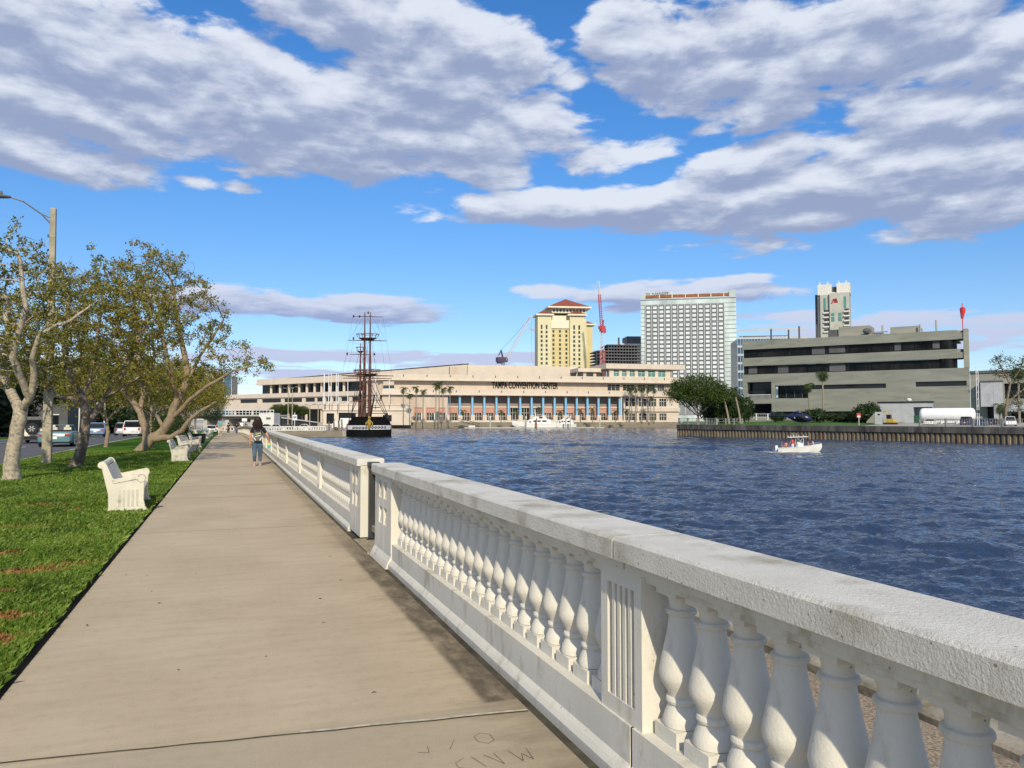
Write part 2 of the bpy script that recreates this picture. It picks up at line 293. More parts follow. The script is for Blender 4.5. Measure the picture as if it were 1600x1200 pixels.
# ------------------------------------------------------------------ mesh builder
class MB:
    def __init__(s): s.v = []; s.f = []
    def add(s, vs, fs):
        o = len(s.v); s.v += [tuple(p) for p in vs]; s.f += [tuple(i+o for i in f) for f in fs]; return s
    def box(s, c, d, rz=0, rx=0, ry=0):
        m = Matrix.Rotation(rz, 3, 'Z') @ Matrix.Rotation(ry, 3, 'Y') @ Matrix.Rotation(rx, 3, 'X'); c = Vector(c)
        vs = [c + m @ Vector((x*d[0]/2, y*d[1]/2, z*d[2]/2)) for x in (-1,1) for y in (-1,1) for z in (-1,1)]
        return s.add(vs, [(0,1,3,2),(4,6,7,5),(0,4,5,1),(2,3,7,6),(0,2,6,4),(1,5,7,3)])
    def bb(s, x0, x1, y0, y1, z0, z1): return s.box(((x0+x1)/2,(y0+y1)/2,(z0+z1)/2), (abs(x1-x0),abs(y1-y0),abs(z1-z0)))
    def prism(s, poly, z0, z1):
        n = len(poly); a = sum(poly[i][0]*poly[(i+1)%n][1]-poly[(i+1)%n][0]*poly[i][1] for i in range(n))
        if a < 0: poly = poly[::-1]
        vs = [(p[0],p[1],z0) for p in poly] + [(p[0],p[1],z1) for p in poly]
        return s.add(vs, [tuple(range(n))[::-1], tuple(range(n,2*n))] + [(i,(i+1)%n,(i+1)%n+n,i+n) for i in range(n)])
    def slab(s, poly3, th):                       # polygon in any plane given thickness vector
        n = len(poly3); th = Vector(th); vs = [Vector(p) for p in poly3] + [Vector(p)+th for p in poly3]
        return s.add(vs, [tuple(range(n))[::-1], tuple(range(n,2*n))] + [(i,(i+1)%n,(i+1)%n+n,i+n) for i in range(n)])
    def wall(s, a, b, th, z0, z1, z1b=None):      # wall from a to b (front line), thickness away from the camera
        a = Vector((a[0],a[1])); b = Vector((b[0],b[1])); d = (b-a).normalized(); nrm = Vector((-d.y, d.x))
        if nrm.dot(a) < 0: nrm = -nrm
        q = [a, b, b+nrm*th, a+nrm*th]
        if z1b is None: return s.prism([tuple(p) for p in q], z0, z1)
        vs = [(p.x,p.y,z0) for p in q] + [(q[0].x,q[0].y,z1),(q[1].x,q[1].y,z1b),(q[2].x,q[2].y,z1b),(q[3].x,q[3].y,z1)]
        return s.add(vs, [(3,2,1,0),(4,5,6,7),(0,1,5,4),(1,2,6,5),(2,3,7,6),(3,0,4,7)])
    def tube(s, pts, r, n=8, cap=True):
        pts = [Vector(p) for p in pts]; r = r if isinstance(r, (list, tuple)) else [r]*len(pts); o = len(s.v); up = None
        for i, p in enumerate(pts):
            t = (pts[min(i+1,len(pts)-1)] - pts[max(i-1,0)]); t = t.normalized() if t.length > 1e-9 else Vector((0,0,1))
            if up is None: up = Vector((1,0,0)) if abs(t.x) < .9 else Vector((0,1,0))
            a = t.cross(up); a = a.normalized() if a.length > 1e-6 else t.orthogonal().normalized(); b = a.cross(t).normalized(); up = b
            # keep the frame steady along the tube
            s.v += [tuple(p + (a*math.cos(2*math.pi*k/n) + b*math.sin(2*math.pi*k/n))*r[i]) for k in range(n)]
            up = b
        for i in range(len(pts)-1):
            for k in range(n):
                k2 = (k+1) % n; s.f.append((o+i*n+k, o+i*n+k2, o+(i+1)*n+k2, o+(i+1)*n+k))
        if cap: s.f.append(tuple(o+k for k in range(n))[::-1]); e = o+(len(pts)-1)*n; s.f.append(tuple(e+k for k in range(n)))
        return s
    def lathe(s, c, prof, n=20, ax=None):          # prof: (radius, height)
        o = len(s.v); c = Vector(c); m = ax if ax is not None else Matrix.Identity(3)
        for r, z in prof: s.v += [tuple(c + m @ Vector((r*math.cos(2*math.pi*k/n), r*math.sin(2*math.pi*k/n), z))) for k in range(n)]
        for i in range(len(prof)-1):
            for k in range(n): k2 = (k+1) % n; s.f.append((o+i*n+k, o+i*n+k2, o+(i+1)*n+k2, o+(i+1)*n+k))
        s.f.append(tuple(o+k for k in range(n))[::-1]); e = o+(len(prof)-1)*n; s.f.append(tuple(e+k for k in range(n)))
        return s
    def loft(s, secs, cap=True):                   # sections: equal-length closed rings
        o = len(s.v); n = len(secs[0])
        for r in secs: s.v += [tuple(p) for p in r]
        for i in range(len(secs)-1):
            for k in range(n): k2 = (k+1) % n; s.f.append((o+i*n+k, o+i*n+k2, o+(i+1)*n+k2, o+(i+1)*n+k))
        if cap: s.f.append(tuple(o+k for k in range(n))[::-1]); e = o+(len(secs)-1)*n; s.f.append(tuple(e+k for k in range(n)))
        return s
    def ball(s, c, r, n=12, m=8):
        r = r if isinstance(r, (list, tuple)) else (r,r,r); c = Vector(c); o = len(s.v)
        for i in range(1, m):
            a = math.pi*i/m; s.v += [(c.x+r[0]*math.sin(a)*math.cos(2*math.pi*k/n), c.y+r[1]*math.sin(a)*math.sin(2*math.pi*k/n), c.z-r[2]*math.cos(a)) for k in range(n)]
        s.v += [(c.x,c.y,c.z-r[2]), (c.x,c.y,c.z+r[2])]; b0 = o+(m-1)*n
        for i in range(m-2):
            for k in range(n): k2=(k+1)%n; s.f.append((o+i*n+k,o+i*n+k2,o+(i+1)*n+k2,o+(i+1)*n+k))
        for k in range(n): s.f.append((b0,o+(k+1)%n,o+k)); s.f.append((b0+1,o+(m-2)*n+k,o+(m-2)*n+(k+1)%n))
        return s
    def build(s, name, m, parent=None, smooth=False, bevel=0, world=False, seg=1, fix=True):
        me = bpy.data.meshes.new(name); v = s.v
        if world and parent is not None: l = parent.location; v = [(p[0]-l.x, p[1]-l.y, p[2]-l.z) for p in v]
        me.from_pydata(v, [], s.f)
        if fix or bevel:
            bm = bmesh.new(); bm.from_mesh(me); bmesh.ops.recalc_face_normals(bm, faces=bm.faces)
            if bevel: bmesh.ops.bevel(bm, geom=[e for e in bm.edges if len(e.link_faces) == 2 and e.calc_face_angle(0) > .5], offset=bevel, segments=seg, affect='EDGES', profile=.5)
            bm.to_mesh(me); bm.free()
        me.materials.append(M[m] if isinstance(m, str) else m)
        if smooth:
            me.polygons.foreach_set('use_smooth', [True]*len(me.polygons))
            try: me.set_sharp_from_angle(angle=R(smooth if smooth is not True else 40))
            except Exception: pass
        o = bpy.data.objects.new(name, me); COL.objects.link(o)
        if parent is not None: o.parent = parent
        return o
def npmesh(name, verts, faces, m, parent=None):      # verts (n,3) float array, faces (k,4) int array
    me = bpy.data.meshes.new(name); nf = len(faces); w = faces.shape[1]
    me.vertices.add(len(verts)); me.vertices.foreach_set('co', np.asarray(verts, np.float32).ravel())
    me.loops.add(nf*w); me.loops.foreach_set('vertex_index', np.asarray(faces, np.int32).ravel())
    me.polygons.add(nf); me.polygons.foreach_set('loop_start', np.arange(nf, dtype=np.int32)*w)
    me.update(calc_edges=True); me.validate()
    me.materials.append(M[m] if isinstance(m, str) else m)
    o = bpy.data.objects.new(name, me); COL.objects.link(o)
    if parent is not None: o.parent = parent
    return o
def tag(o, label=None, cat=None, group=None, kind=None):
    for k, v in (('label',label),('category',cat),('group',group),('kind',kind)):
        if v: o[k] = v
    return o
def thing(name, label, cat, loc=(0,0,0), rz=0, group=None):
    o = bpy.data.objects.new(name, None); COL.objects.link(o); o.empty_display_size = .2
    o.location = loc; o.rotation_euler = (0,0,rz); return tag(o, label, cat, group)
def struct(mb, name, m, **k): return tag(mb.build(name, m, **k), kind='structure')
def dup(root, loc, rz, label, scale=None, group=None):
    r = root.copy(); COL.objects.link(r); r.location = loc; r.rotation_euler = (0,0,rz); r['label'] = label
    if scale: r.scale = scale if isinstance(scale, (tuple, list)) else (scale,)*3
    if group: r['group'] = group
    for ch in list(root.children):
        c = ch.copy(); COL.objects.link(c); c.parent = r
        for g in ch.children:
            d = g.copy(); COL.objects.link(d); d.parent = c
    return r
def copychild(o, parent, loc, rz=0):
    c = o.copy(); COL.objects.link(c); c.parent = parent; c.location = loc; c.rotation_euler = (0,0,rz); return c
def text_mesh(name, txt, m, parent, loc, size, rot, extrude=.02, width=None, bold=.0, world=False):
    cu = bpy.data.curves.new(name, 'FONT'); cu.body = txt; cu.size = size; cu.extrude = extrude; cu.align_x = 'CENTER'; cu.align_y = 'CENTER'; cu.offset = bold
    to = bpy.data.objects.new(name, cu); COL.objects.link(to); bpy.context.view_layer.update()
    me = bpy.data.meshes.new_from_object(to); COL.objects.unlink(to); bpy.data.objects.remove(to)
    xs = [v.co.x for v in me.vertices]; w = max(xs)-min(xs)
    if width:
        for v in me.vertices: v.co.x *= width/w
    me.materials.clear(); me.materials.append(M[m]); o = bpy.data.objects.new(name, me); COL.objects.link(o)
    if parent is not None: o.parent = parent
    o.location = Vector(loc) - (parent.location if (world and parent is not None) else Vector((0,0,0))); o.rotation_euler = rot
    return o
# ------------------------------------------------------------------ the setting
WX0, WX1 = -1.16, 1.53             # promenade edges
KX = -7.4                          # kerb of the road
def strip(name, m, xs, ys, zoff, kind='structure', x_by_y=None):
    vs = []; fs = []
    for y in ys:
        for x in xs: vs.append((x, y, gz(y)+zoff))
    n = len(xs)
    for j in range(len(ys)-1):
        for i in range(n-1): fs.append((j*n+i, j*n+i+1, (j+1)*n+i+1, (j+1)*n+i))
    b = MB(); b.add(vs, fs); o = b.build(name, m); tag(o, kind=kind); return o
YS = [-12,-4,0,4,8,14,20,30,40,50,60] + list(range(67,168,7)) + [172, 186]
# promenade material: tan broomed concrete, soot-dark along the balustrade, scored slabs
def walk_mat():
    m = bpy.data.materials.new('promenade_concrete'); m.use_nodes = True; t = m.node_tree; b = t.nodes['Principled BSDF']; b.inputs['Roughness'].default_value = .85
    b.inputs['Specular IOR Level'].default_value = .25
    lk = t.links.new
    def n_(ty, **k):
        n = t.nodes.new(ty)
        for a, v in k.items(): setattr(n, a, v)
        return n
    def mt(op, a, b2=None, c=None, clamp=False):
        n = t.nodes.new('ShaderNodeMath'); n.operation = op; n.use_clamp = clamp
        for i, v in enumerate((a, b2, c)):
            if v is None: continue
            if isinstance(v, (int, float)): n.inputs[i].default_value = v
            else: lk(v, n.inputs[i])
        return n.outputs[0]
    co = n_('ShaderNodeTexCoord'); s = n_('ShaderNodeSeparateXYZ'); lk(co.outputs['Object'], s.inputs[0])
    def noise(sc, det, stretch=(1,1,1), rough=.5):
        mp = n_('ShaderNodeMapping'); mp.inputs['Scale'].default_value = stretch; lk(co.outputs['Object'], mp.inputs[0])
        n = n_('ShaderNodeTexNoise'); n.inputs['Scale'].default_value = sc; n.inputs['Detail'].default_value = det; n.inputs['Roughness'].default_value = rough; lk(mp.outputs[0], n.inputs[0]); return n.outputs[0]
    def mr(x, a, b3, lo=0., hi=1., sm=True):
        n = n_('ShaderNodeMapRange'); n.interpolation_type = 'SMOOTHSTEP' if sm else 'LINEAR'; lk(x, n.inputs[0]); n.inputs[1].default_value = a; n.inputs[2].default_value = b3; n.inputs[3].default_value = lo; n.inputs[4].default_value = hi; return n.outputs[0]
    def mix(f, a, b4):
        n = n_('ShaderNodeMix', data_type='RGBA')
        (lk(f, n.inputs['Factor']) if not isinstance(f, float) else setattr(n.inputs['Factor'], 'default_value', f))
        for k, v in (('A', a), ('B', b4)):
            if isinstance(v, tuple): n.inputs[k].default_value = (*v, 1)
            else: lk(v, n.inputs[k])
        return n.outputs['Result']
    big = noise(.9, 5, (1, .7, 1)); streak = noise(2.2, 6, (.7, 3.5, 1), .6); fine = noise(110, 3, (1,1,1), .7); mid = noise(14, 4)
    c = mix(mr(big, .3, .7), (.43,.34,.225), (.50,.405,.275)); c = mix(mt('MULTIPLY', mr(streak, .35, .75), .45), c, (.35,.28,.19))
    c = mix(mt('MULTIPLY', mr(mid, .45, .75), .18), c, (.24,.20,.15)); c = mix(mt('MULTIPLY', mr(fine, .45, .70), .34), c, (.58,.50,.38))
    # nearest slab is a colder older pour
    c = mix(mt('MULTIPLY', mr(s.outputs[1], 4.02, 4.06, 1, 0), .30), c, (.27,.245,.185))
    # grime reaching in from the balustrade side
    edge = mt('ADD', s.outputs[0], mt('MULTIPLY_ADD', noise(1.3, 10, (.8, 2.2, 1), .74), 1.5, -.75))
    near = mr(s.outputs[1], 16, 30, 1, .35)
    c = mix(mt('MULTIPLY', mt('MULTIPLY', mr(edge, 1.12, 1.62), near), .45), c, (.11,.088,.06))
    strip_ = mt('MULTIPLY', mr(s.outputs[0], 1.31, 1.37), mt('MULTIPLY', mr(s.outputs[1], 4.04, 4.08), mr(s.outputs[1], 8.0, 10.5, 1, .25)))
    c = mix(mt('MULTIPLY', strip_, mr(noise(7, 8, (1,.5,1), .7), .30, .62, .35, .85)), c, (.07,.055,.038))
    sp = noise(3.6, 4, (1,1,1), .6); c = mix(mt('MULTIPLY', mr(sp, .72, .78), .5), c, (.12,.10,.07))
    lk(c, b.inputs['Base Color'])
    bp = n_('ShaderNodeBump'); bp.inputs['Strength'].default_value = .35; bp.inputs['Distance'].default_value = .004; lk(mt('ADD', fine, mt('MULTIPLY', noise(30, 3, (.4, 3, 1)), .6)), bp.inputs['Height']); lk(bp.outputs[0], b.inputs['Normal'])
    return m
M['walk'] = walk_mat()
def turf_mat():
    m = bpy.data.materials.new('turf'); m.use_nodes = True; t = m.node_tree; b = t.nodes['Principled BSDF']; b.inputs['Roughness'].default_value = .95; b.inputs['Specular IOR Level'].default_value = .1
    co = t.nodes.new('ShaderNodeTexCoord')
    def noise(sc, d):
        n = t.nodes.new('ShaderNodeTexNoise'); n.inputs['Scale'].default_value = sc; n.inputs['Detail'].default_value = d; n.inputs['Roughness'].default_value = .7; t.links.new(co.outputs['Object'], n.inputs[0]); return n
    a = noise(.5, 4); f = noise(45, 5); cr = t.nodes.new('ShaderNodeValToRGB'); e = cr.color_ramp.elements
    e[0].position = .3; e[0].color = (.022,.065,.006,1); e[1].position = .72; e[1].color = (.115,.22,.014,1); x = e.new(.5); x.color = (.06,.15,.010,1)
    ad = t.nodes.new('ShaderNodeMath'); ad.operation = 'MULTIPLY_ADD'; t.links.new(a.outputs[0], ad.inputs[0]); ad.inputs[1].default_value = .5; ad.inputs[2].default_value = -.25
    a2 = t.nodes.new('ShaderNodeMath'); a2.operation = 'ADD'; t.links.new(ad.outputs[0], a2.inputs[0]); t.links.new(f.outputs[0], a2.inputs[1]); t.links.new(a2.outputs[0], cr.inputs[0])
    t.links.new(cr.outputs[0], b.inputs['Base Color']); bp = t.nodes.new('ShaderNodeBump'); bp.inputs['Strength'].default_value = .8; bp.inputs['Distance'].default_value = .03; t.links.new(f.outputs[0], bp.inputs['Height']); t.links.new(bp.outputs[0], b.inputs['Normal'])
    return m
M['turf'] = turf_mat()
strip('pavement', 'walk', [WX0, 0, WX1], YS, 0)
strip('gutter', 'gutter', [WX1, 2.0], YS, -.045)
strip('soil_edge', 'soil', [-1.4, WX0], YS, -.06)
strip('lawn', 'turf', [KX+.16, -4, WX0-.06], YS, .015)
strip('road', 'asphalt', [KX-8.2, KX-4, KX], YS, -.13)
strip('median', 'turf', [KX-11.6, KX-8.35], YS, .0)
strip('far_road', 'asphalt', [KX-20, KX-11.75], YS, -.13)
strip('far_pavement', 'grey_pavement', [KX-22.5, KX-20.15], YS, .02)
strip('far_lawn', 'turf', [-140, KX-22.5], YS, .0)
def kerb(x0, x1):
    b = MB()
    for y0, y1 in zip(YS[:-1], YS[1:]):
        o = len(b.v); z0, z1 = gz(y0), gz(y1)
        vs = [(x0,y0,z0-.2),(x1,y0,z0-.2),(x1,y0,z0+.03),(x0,y0,z0+.03),(x0,y1,z1-.2),(x1,y1,z1-.2),(x1,y1,z1+.03),(x0,y1,z1+.03)]
        b.add(vs, [(3,2,6,7),(0,3,7,4),(2,1,5,6)])
    return struct(b, 'kerb', 'kerb')
kerb(KX-.0, KX+.16); kerb(KX-8.35, KX-8.2); kerb(KX-11.75, KX-11.6); kerb(KX-20.15, KX-20)
strip('gutter_pan', 'kerb', [KX-.45, KX-.002], YS, -.126)
b = MB()                                             # lane dashes
for y in np.arange(6, 180, 9.0):
    for x in (KX-4.1,):
        b.add([(x-.06,y,gz(y)-.122),(x+.06,y,gz(y)-.122),(x+.06,y+3,gz(y+3)-.122),(x-.06,y+3,gz(y+3)-.122)], [(0,1,2,3)])
for y0, y1 in zip(YS[:-1], YS[1:]):
    for x in (KX-8.0, KX-.6): b.add([(x-.05,y0,gz(y0)-.121),(x+.05,y0,gz(y0)-.121),(x+.05,y1,gz(y1)-.121),(x-.05,y1,gz(y1)-.121)], [(0,1,2,3)])
struct(b, 'lane_markings', 'paint_white')
# joints across the promenade: dark crack, pale filled seams
def seam(pts, w, m, name, z=.004):
    b = MB()
    for (x0,y0),(x1,y1) in zip(pts[:-1], pts[1:]):
        b.add([(x0,y0-w/2,gz(y0)+z),(x1,y1-w/2,gz(y1)+z),(x1,y1+w/2,gz(y1)+z),(x0,y0+w/2,gz(y0)+z)], [(0,1,2,3)])
    return struct(b, name, m)
mm_('seam_dark', (.07,.065,.03), .9, .4, 8); mm_('seam_pale', (.50,.45,.35), .9, .2, 20); mm_('score', (.30,.245,.17), .9, .2, 5)
def wob(y, slope=0, a=.006, n=16, x0=WX0+.02, x1=WX1-.01):
    rr = random.Random(int(y*100)); return [(x0+(x1-x0)*i/n, y+slope*(x0+(x1-x0)*i/n)+rr.uniform(-a,a)) for i in range(n+1)]
jy = wob(4.02, -.10); seam(jy, .012, 'seam_dark', 'pavement_joint'); seam([(x, y+.018) for x, y in jy[9:]], .022, 'seam_pale', 'pavement_joint', .003)
for y, m_, w in ((19.3,'seam_pale',.05),(26.9,'seam_pale',.06),(16.4,'score',.02),(11.6,'score',.012),(23.0,'score',.03),(34,'seam_pale',.06),(41,'score',.06),(50,'seam_pale',.08)):
    seam(wob(y), w, m_, 'pavement_joint')
seam([(1.33,4.1),(1.335,9)], .0, 'score', 'pavement_joint')
b = MB()                                             # letters once scratched in the wet concrete
def scr(pts):
    for (x0,y0),(x1,y1) in zip(pts[:-1], pts[1:]):
        d = Vector((x1-x0, y1-y0)).normalized()*.0014; n = (-d.y, d.x); b.add([(x0-n[0],y0-n[1],.004),(x1-n[0],y1-n[1],.004),(x1+n[0],y1+n[1],.004),(x0+n[0],y0+n[1],.004)], [(0,1,2,3)])
for u, pts in ((.985, [(.05,.1),(.0,.07),(0,.03),(.05,0)]), (1.07, [(.0,.1),(.035,.0)]), (1.13, [(0,.1),(.06,0),(.05,.1)]), (1.25, [(0,.1),(.03,0),(.05,.06),(.08,0),(.09,.1)])):
    scr([(u+p[0], 3.32+p[1]*1.2) for p in pts])
for u, pts in ((1.15, [(0,.1),(.04,.13),(.08,.1),(.08,.03),(.04,0),(0,.04),(0,.1)]), (1.0, [(0,0),(.05,.1)]), (.85, [(0,.02),(.05,.0),(.06,.07)])):
    scr([(u+p[0], 3.55+p[1]) for p in pts])
mm_('scratch', (.16,.13,.085), .9, .3, 8); struct(b, 'scratched_letters', 'scratch')
# small leaves and twigs dropped on the promenade
rr = random.Random(5); b = MB()
for i in range(16):
    y = rr.uniform(3.3, 9) if i < 45 else rr.uniform(9, 24); x = rr.uniform(-1.0, 1.4); a = rr.uniform(0, 3.14); l = rr.uniform(.008, .03); w = rr.uniform(.004, .010)
    b.tube([(x,y,.004),(x+l*.5*math.cos(a),y+l*.5*math.sin(a)+.002,.007),(x+l*math.cos(a),y+l*math.sin(a),.004)], [w*.2,w*.5,w*.15], 5)
tag(b.build('fallen_leaves', 'seam_dark'), kind='stuff')
# seawall apron outside the balustrade
b = MB(); b.bb(1.98, 3.42, -12, 186, -.6, -.02); o = struct(b, 'seawall_apron', 'seawall_apron')
b = MB(); rr = random.Random(3)
for y in np.arange(-12, 184, 1.9):
    b.bb(3.46+rr.uniform(-.02,.02), 4.25, y, y+1.88, -.6, .015+rr.uniform(-.01,.015))
struct(b, 'seawall_coping', 'seawall', bevel=.015)
b = MB(); b.bb(3.40, 4.1, -12, 186, -3.6, -.30); struct(b, 'seawall', 'quay')
# land masses (each a thick sheet) and the water
def land(poly, z, name, m, bot=-5): b = MB(); b.prism(poly, bot, z); return struct(b, name, m)
land([(-4000,-12),(3.4,-12),(3.4,60),(-4000,60)], -.32, 'ground', 'soil')
land([(-4000,60.0),(3.4,60),(3.4,188),(-4000,188)], -1.32, 'ground', 'soil', -4.9)
qa = XY(541, 184, 0); qb = XY(395, 184, 0); c0 = XY(600, 371); c1 = XY(1062, 408); c2 = XY(1300, 430)
land([(-4000,188),(qb.x,qb.y),(qa.x,qa.y),(qa.x+4,qa.y+25),(c0.x,c0.y),(-4000,430)], -1.25, 'quay_ground', 'grey_pavement', -4.8)
land([(-4000,430),(c0.x,c0.y+.01),(c1.x,c1.y),(c2.x,c2.y),(4500,600),(6000,6000),(-4000,6000)], -.1, 'far_ground', 'grey_pavement', -4.7)
B0 = XY(1058, 194, 0); B1 = XY(1600, 128.5, 0); B2 = B1 + (B1-B0)*1.2
_in = Vector((B1.y-B0.y, -(B1.x-B0.x), 0)).normalized(); _in = _in if _in.dot(B0) > 0 else -_in
Ba, Bb, Bc = (B0+_in*1.0, B1+_in*1.0, B2+_in*1.0); Bd = XY(1068, 420)
land([(Ba.x,Ba.y),(Bb.x,Bb.y),(Bc.x,Bc.y),(900,120),(900,420),(Bd.x,Bd.y)], .18, 'island_ground', 'grass_far', -4.6)
def water_mat():
    m = bpy.data.materials.new('water'); m.use_nodes = True; t = m.node_tree; b = t.nodes['Principled BSDF']
    b.inputs['Base Color'].default_value = (.014,.032,.076,1); b.inputs['Roughness'].default_value = .04; b.inputs['IOR'].default_value = 1.36; b.inputs['Specular IOR Level'].default_value = .8
    co = t.nodes.new('ShaderNodeTexCoord'); prev = None
    for sc, st, di, stren in ((2.4, (1,1.7,1), .040, .9), (7.0, (1,1.6,1), .010, .8)):
        mp = t.nodes.new('ShaderNodeMapping'); mp.inputs['Rotation'].default_value = (0,0,R(-25)); mp.inputs['Scale'].default_value = st; t.links.new(co.outputs['Object'], mp.inputs[0])
        n = t.nodes.new('ShaderNodeTexNoise'); n.inputs['Scale'].default_value = sc; n.inputs['Detail'].default_value = 3; t.links.new(mp.outputs[0], n.inputs[0])
        bp = t.nodes.new('ShaderNodeBump'); bp.inputs['Strength'].default_value = stren; bp.inputs['Distance'].default_value = di*4; t.links.new(n.outputs[0], bp.inputs['Height'])
        if prev: t.links.new(prev.outputs[0], bp.inputs['Normal'])
        prev = bp
    t.links.new(prev.outputs[0], b.inputs['Normal']); return m
M['water'] = water_mat()
# choppy surface: real waves where they are close, laid out in rings of growing size
def waves():
    na, nr = 600, 1050
    azs = np.radians(np.linspace(-8, 84, na)); rs = 9.0*np.power(700/9.0, np.linspace(0, 1, nr))
    A, Rr = np.meshgrid(azs, rs); X = Rr*np.sin(A); Y = Rr*np.cos(A)
    rg = np.random.RandomState(11); H = np.zeros_like(X); cell = Rr*(math.log(700/9.0)/nr)
    for k in range(90):
        lam = .30*(5/.30)**rg.rand()**1.8; th = R(58) + rg.randn()*.42; kx = 2*math.pi/lam
        amp = .0135*lam**.95; fade = np.clip((lam/np.maximum(cell, .02) - 2.0)/2.5, 0, 1)
        ph = rg.rand()*6.28
        w = np.sin(kx*(X*math.cos(th)+Y*math.sin(th)) + ph + 1.1*np.sin(.31*kx*(X*math.sin(th)-Y*math.cos(th))+ph*3))
        H += amp*fade*(w + .25*np.cos(2*np.arcsin(np.clip(w,-1,1))))
    H *= .60
    wk = [XY(px, d) for px, d in ((1205,104),(1100,109),(1000,115),(900,124),(800,133),(700,143))]       # old wake ridge
    for a, c in zip(wk[:-1], wk[1:]):
        e = np.array([c.x-a.x, c.y-a.y]); l = np.hypot(*e); e /= l; s_ = (X-a.x)*e[0]+(Y-a.y)*e[1]; k_ = -(X-a.x)*e[1]+(Y-a.y)*e[0]; ins = (s_ >= 0) & (s_ < l)
        H += ins*(.34*np.exp(-((k_)/1.0)**2) - .12*np.exp(-((k_-2.4)/1.4)**2) + .08*np.exp(-((k_+3.2)/1.2)**2))
    V = np.stack([X, Y, WATER+H], -1).reshape(-1, 3); i, j = np.meshgrid(np.arange(nr-1), np.arange(na-1), indexing='ij')
    a = (i*na+j).ravel(); F = np.stack([a, a+1, a+na+1, a+na], -1)[:, ::-1]
    o = npmesh('water', V, F, 'water'); o.data.polygons.foreach_set('use_smooth', [True]*len(o.data.polygons)); tag(o, kind='structure')
waves()
land([(-6000,-400),(7000,-400),(7000,9000),(-6000,9000)], WATER-.16, 'deep_water', 'water', -3.4)
# ------------------------------------------------------------------ balustrades
FX, CX = 1.66, 1.80                 # face of the base wall, axis of the balusters
CAPZ, LEDGE = 1.03, .215
def base_prof(y0, y1, b):           # wall with a flared foot
    z0, z1 = gz(y0), gz(y1)
    pr = [(1.622,-.06),(1.622,.004),(1.640,.030),(FX,.052),(FX,LEDGE),(1.93,LEDGE),(1.93,-.06)]
    b.loft([[(x,y0,z0+z) for x,z in pr], [(x,y1,z1+z) for x,z in pr]])
BALP = [(.074,0),(.082,.006),(.083,.022),(.077,.045),(.067,.068),(.059,.086),(.057,.092),(.066,.096),(.0695,.107),(.066,.118),(.056,.122),(.058,.132),(.074,.160),(.091,.188),(.097,.210),(.094,.237),(.081,.297),(.066,.363),(.057,.413),(.0525,.448),(.052,.455),(.062,.459),(.066,.469),(.062,.479),(.051,.484),(.051,.503),(.056,.523),(.068,.541)]
def baluster_mesh(parent, n=24):
    b = MB(); b.lathe((0,0,.062), BALP, n)
    b.bb(-.083,.083,-.083,.083,0,.064); b.bb(-.076,.076,-.076,.076,.60,.635)
    return b.build('baluster', 'white_concrete', parent, smooth=35)
def pier(parent, y0, y1):           # fluted pier
    b = MB(); f = FX+.012; z0 = LEDGE; z1 = .885; w = y1-y0; a = y0+.065; c = y1-.065; d = .028; g = gz(y0)
    b.bb(f+d, 1.92, y0, y1, g+z0, g+z1); b.bb(f, f+d, y0, a, g+z0, g+z1); b.bb(f, f+d, c, y1, g+z0, g+z1)
    b.bb(f, f+d, a, c, g+z0, g+z0+.075); b.bb(f, f+d, a, c, g+z1-.085, g+z1)
    n = 5; st = (c-a)/n
    for k in range(1, n): b.bb(f+.004, f+d, a+st*k-.013, a+st*k+.013, g+z0+.075, g+z1-.085)
    return b.build('pier', 'white_concrete', parent)
def end_pier(parent, y0, y1, flip=False):   # block with four square sunk panels
    b = MB(); f = FX-.012; g = gz(y0); z1 = .94; d = .05; cols = [(y0+.24,y0+.42),(y0+.52,y0+.70)]; rows = [(.37,.56),(.66,.85)]
    b.bb(f+d, 1.93, y0, y1, g, g+z1)
    ys = [y0]+[v for c in cols for v in c]+[y1]
    for i in range(0, len(ys), 2): b.bb(f, f+d, ys[i], ys[i+1], g, g+z1)
    zs = [0]+[v for r in rows for v in r]+[z1]
    for c in cols:
        for i in range(0, len(zs), 2): b.bb(f+.001, f+d, c[0], c[1], g+zs[i], g+zs[i+1])
        for r in rows:               # two crossed bars inside each panel
            b.box((f+.028, (c[0]+c[1])/2, g+(r[0]+r[1])/2), (.03, .022, .25), 0, R(38)); b.box((f+.03, (c[0]+c[1])/2, g+(r[0]+r[1])/2), (.026, .022, .25), 0, R(-38))
    return b.build('end_pier', 'white_concrete', parent, bevel=0)
def cap_run(parent, y0, y1, z=None, chamfer=False):
    b = MB(); n = max(1, int((y1-y0)/.9)) if y1 < 60 else max(1, int((y1-y0)/5)); rr = random.Random(int(y0*31)); secs = []
    for i in range(n+1):
        y = y0+(y1-y0)*i/n; g = gz(y); j = rr.uniform(-.003,.003)
        pr = [(1.60+j,.935),(1.60+j,1.018),(1.612+j,1.03),(1.948,1.03),(1.96,1.018),(1.96,.935)]
        secs.append([(x,y,g+zz) for x,zz in pr])
    b.loft(secs); return b.build('cap', 'cap_concrete', parent)
def rail_run(parent, y0, y1):
    b = MB(); n = 1 if y1 < 60 else max(1, int((y1-y0)/5))
    for x0, x1, a, c in ((1.655,1.905,.885,.935),(1.69,1.87,.85,.885)):
        b.loft([[(x,y0+(y1-y0)*i/n,gz(y0+(y1-y0)*i/n)+z) for x,z in ((x0,a),(x0,c),(x1,c),(x1,a))] for i in range(n+1)])
    return b.build('top_rail', 'white_concrete', parent)
def base_run(parent, y0, y1):
    b = MB(); n = 1 if y1 < 60 else max(1, int((y1-y0)/5))
    for i in range(n): base_prof(y0+(y1-y0)*i/n, y0+(y1-y0)*(i+1)/n, b)
    return b.build('base_wall', 'white_concrete', parent)
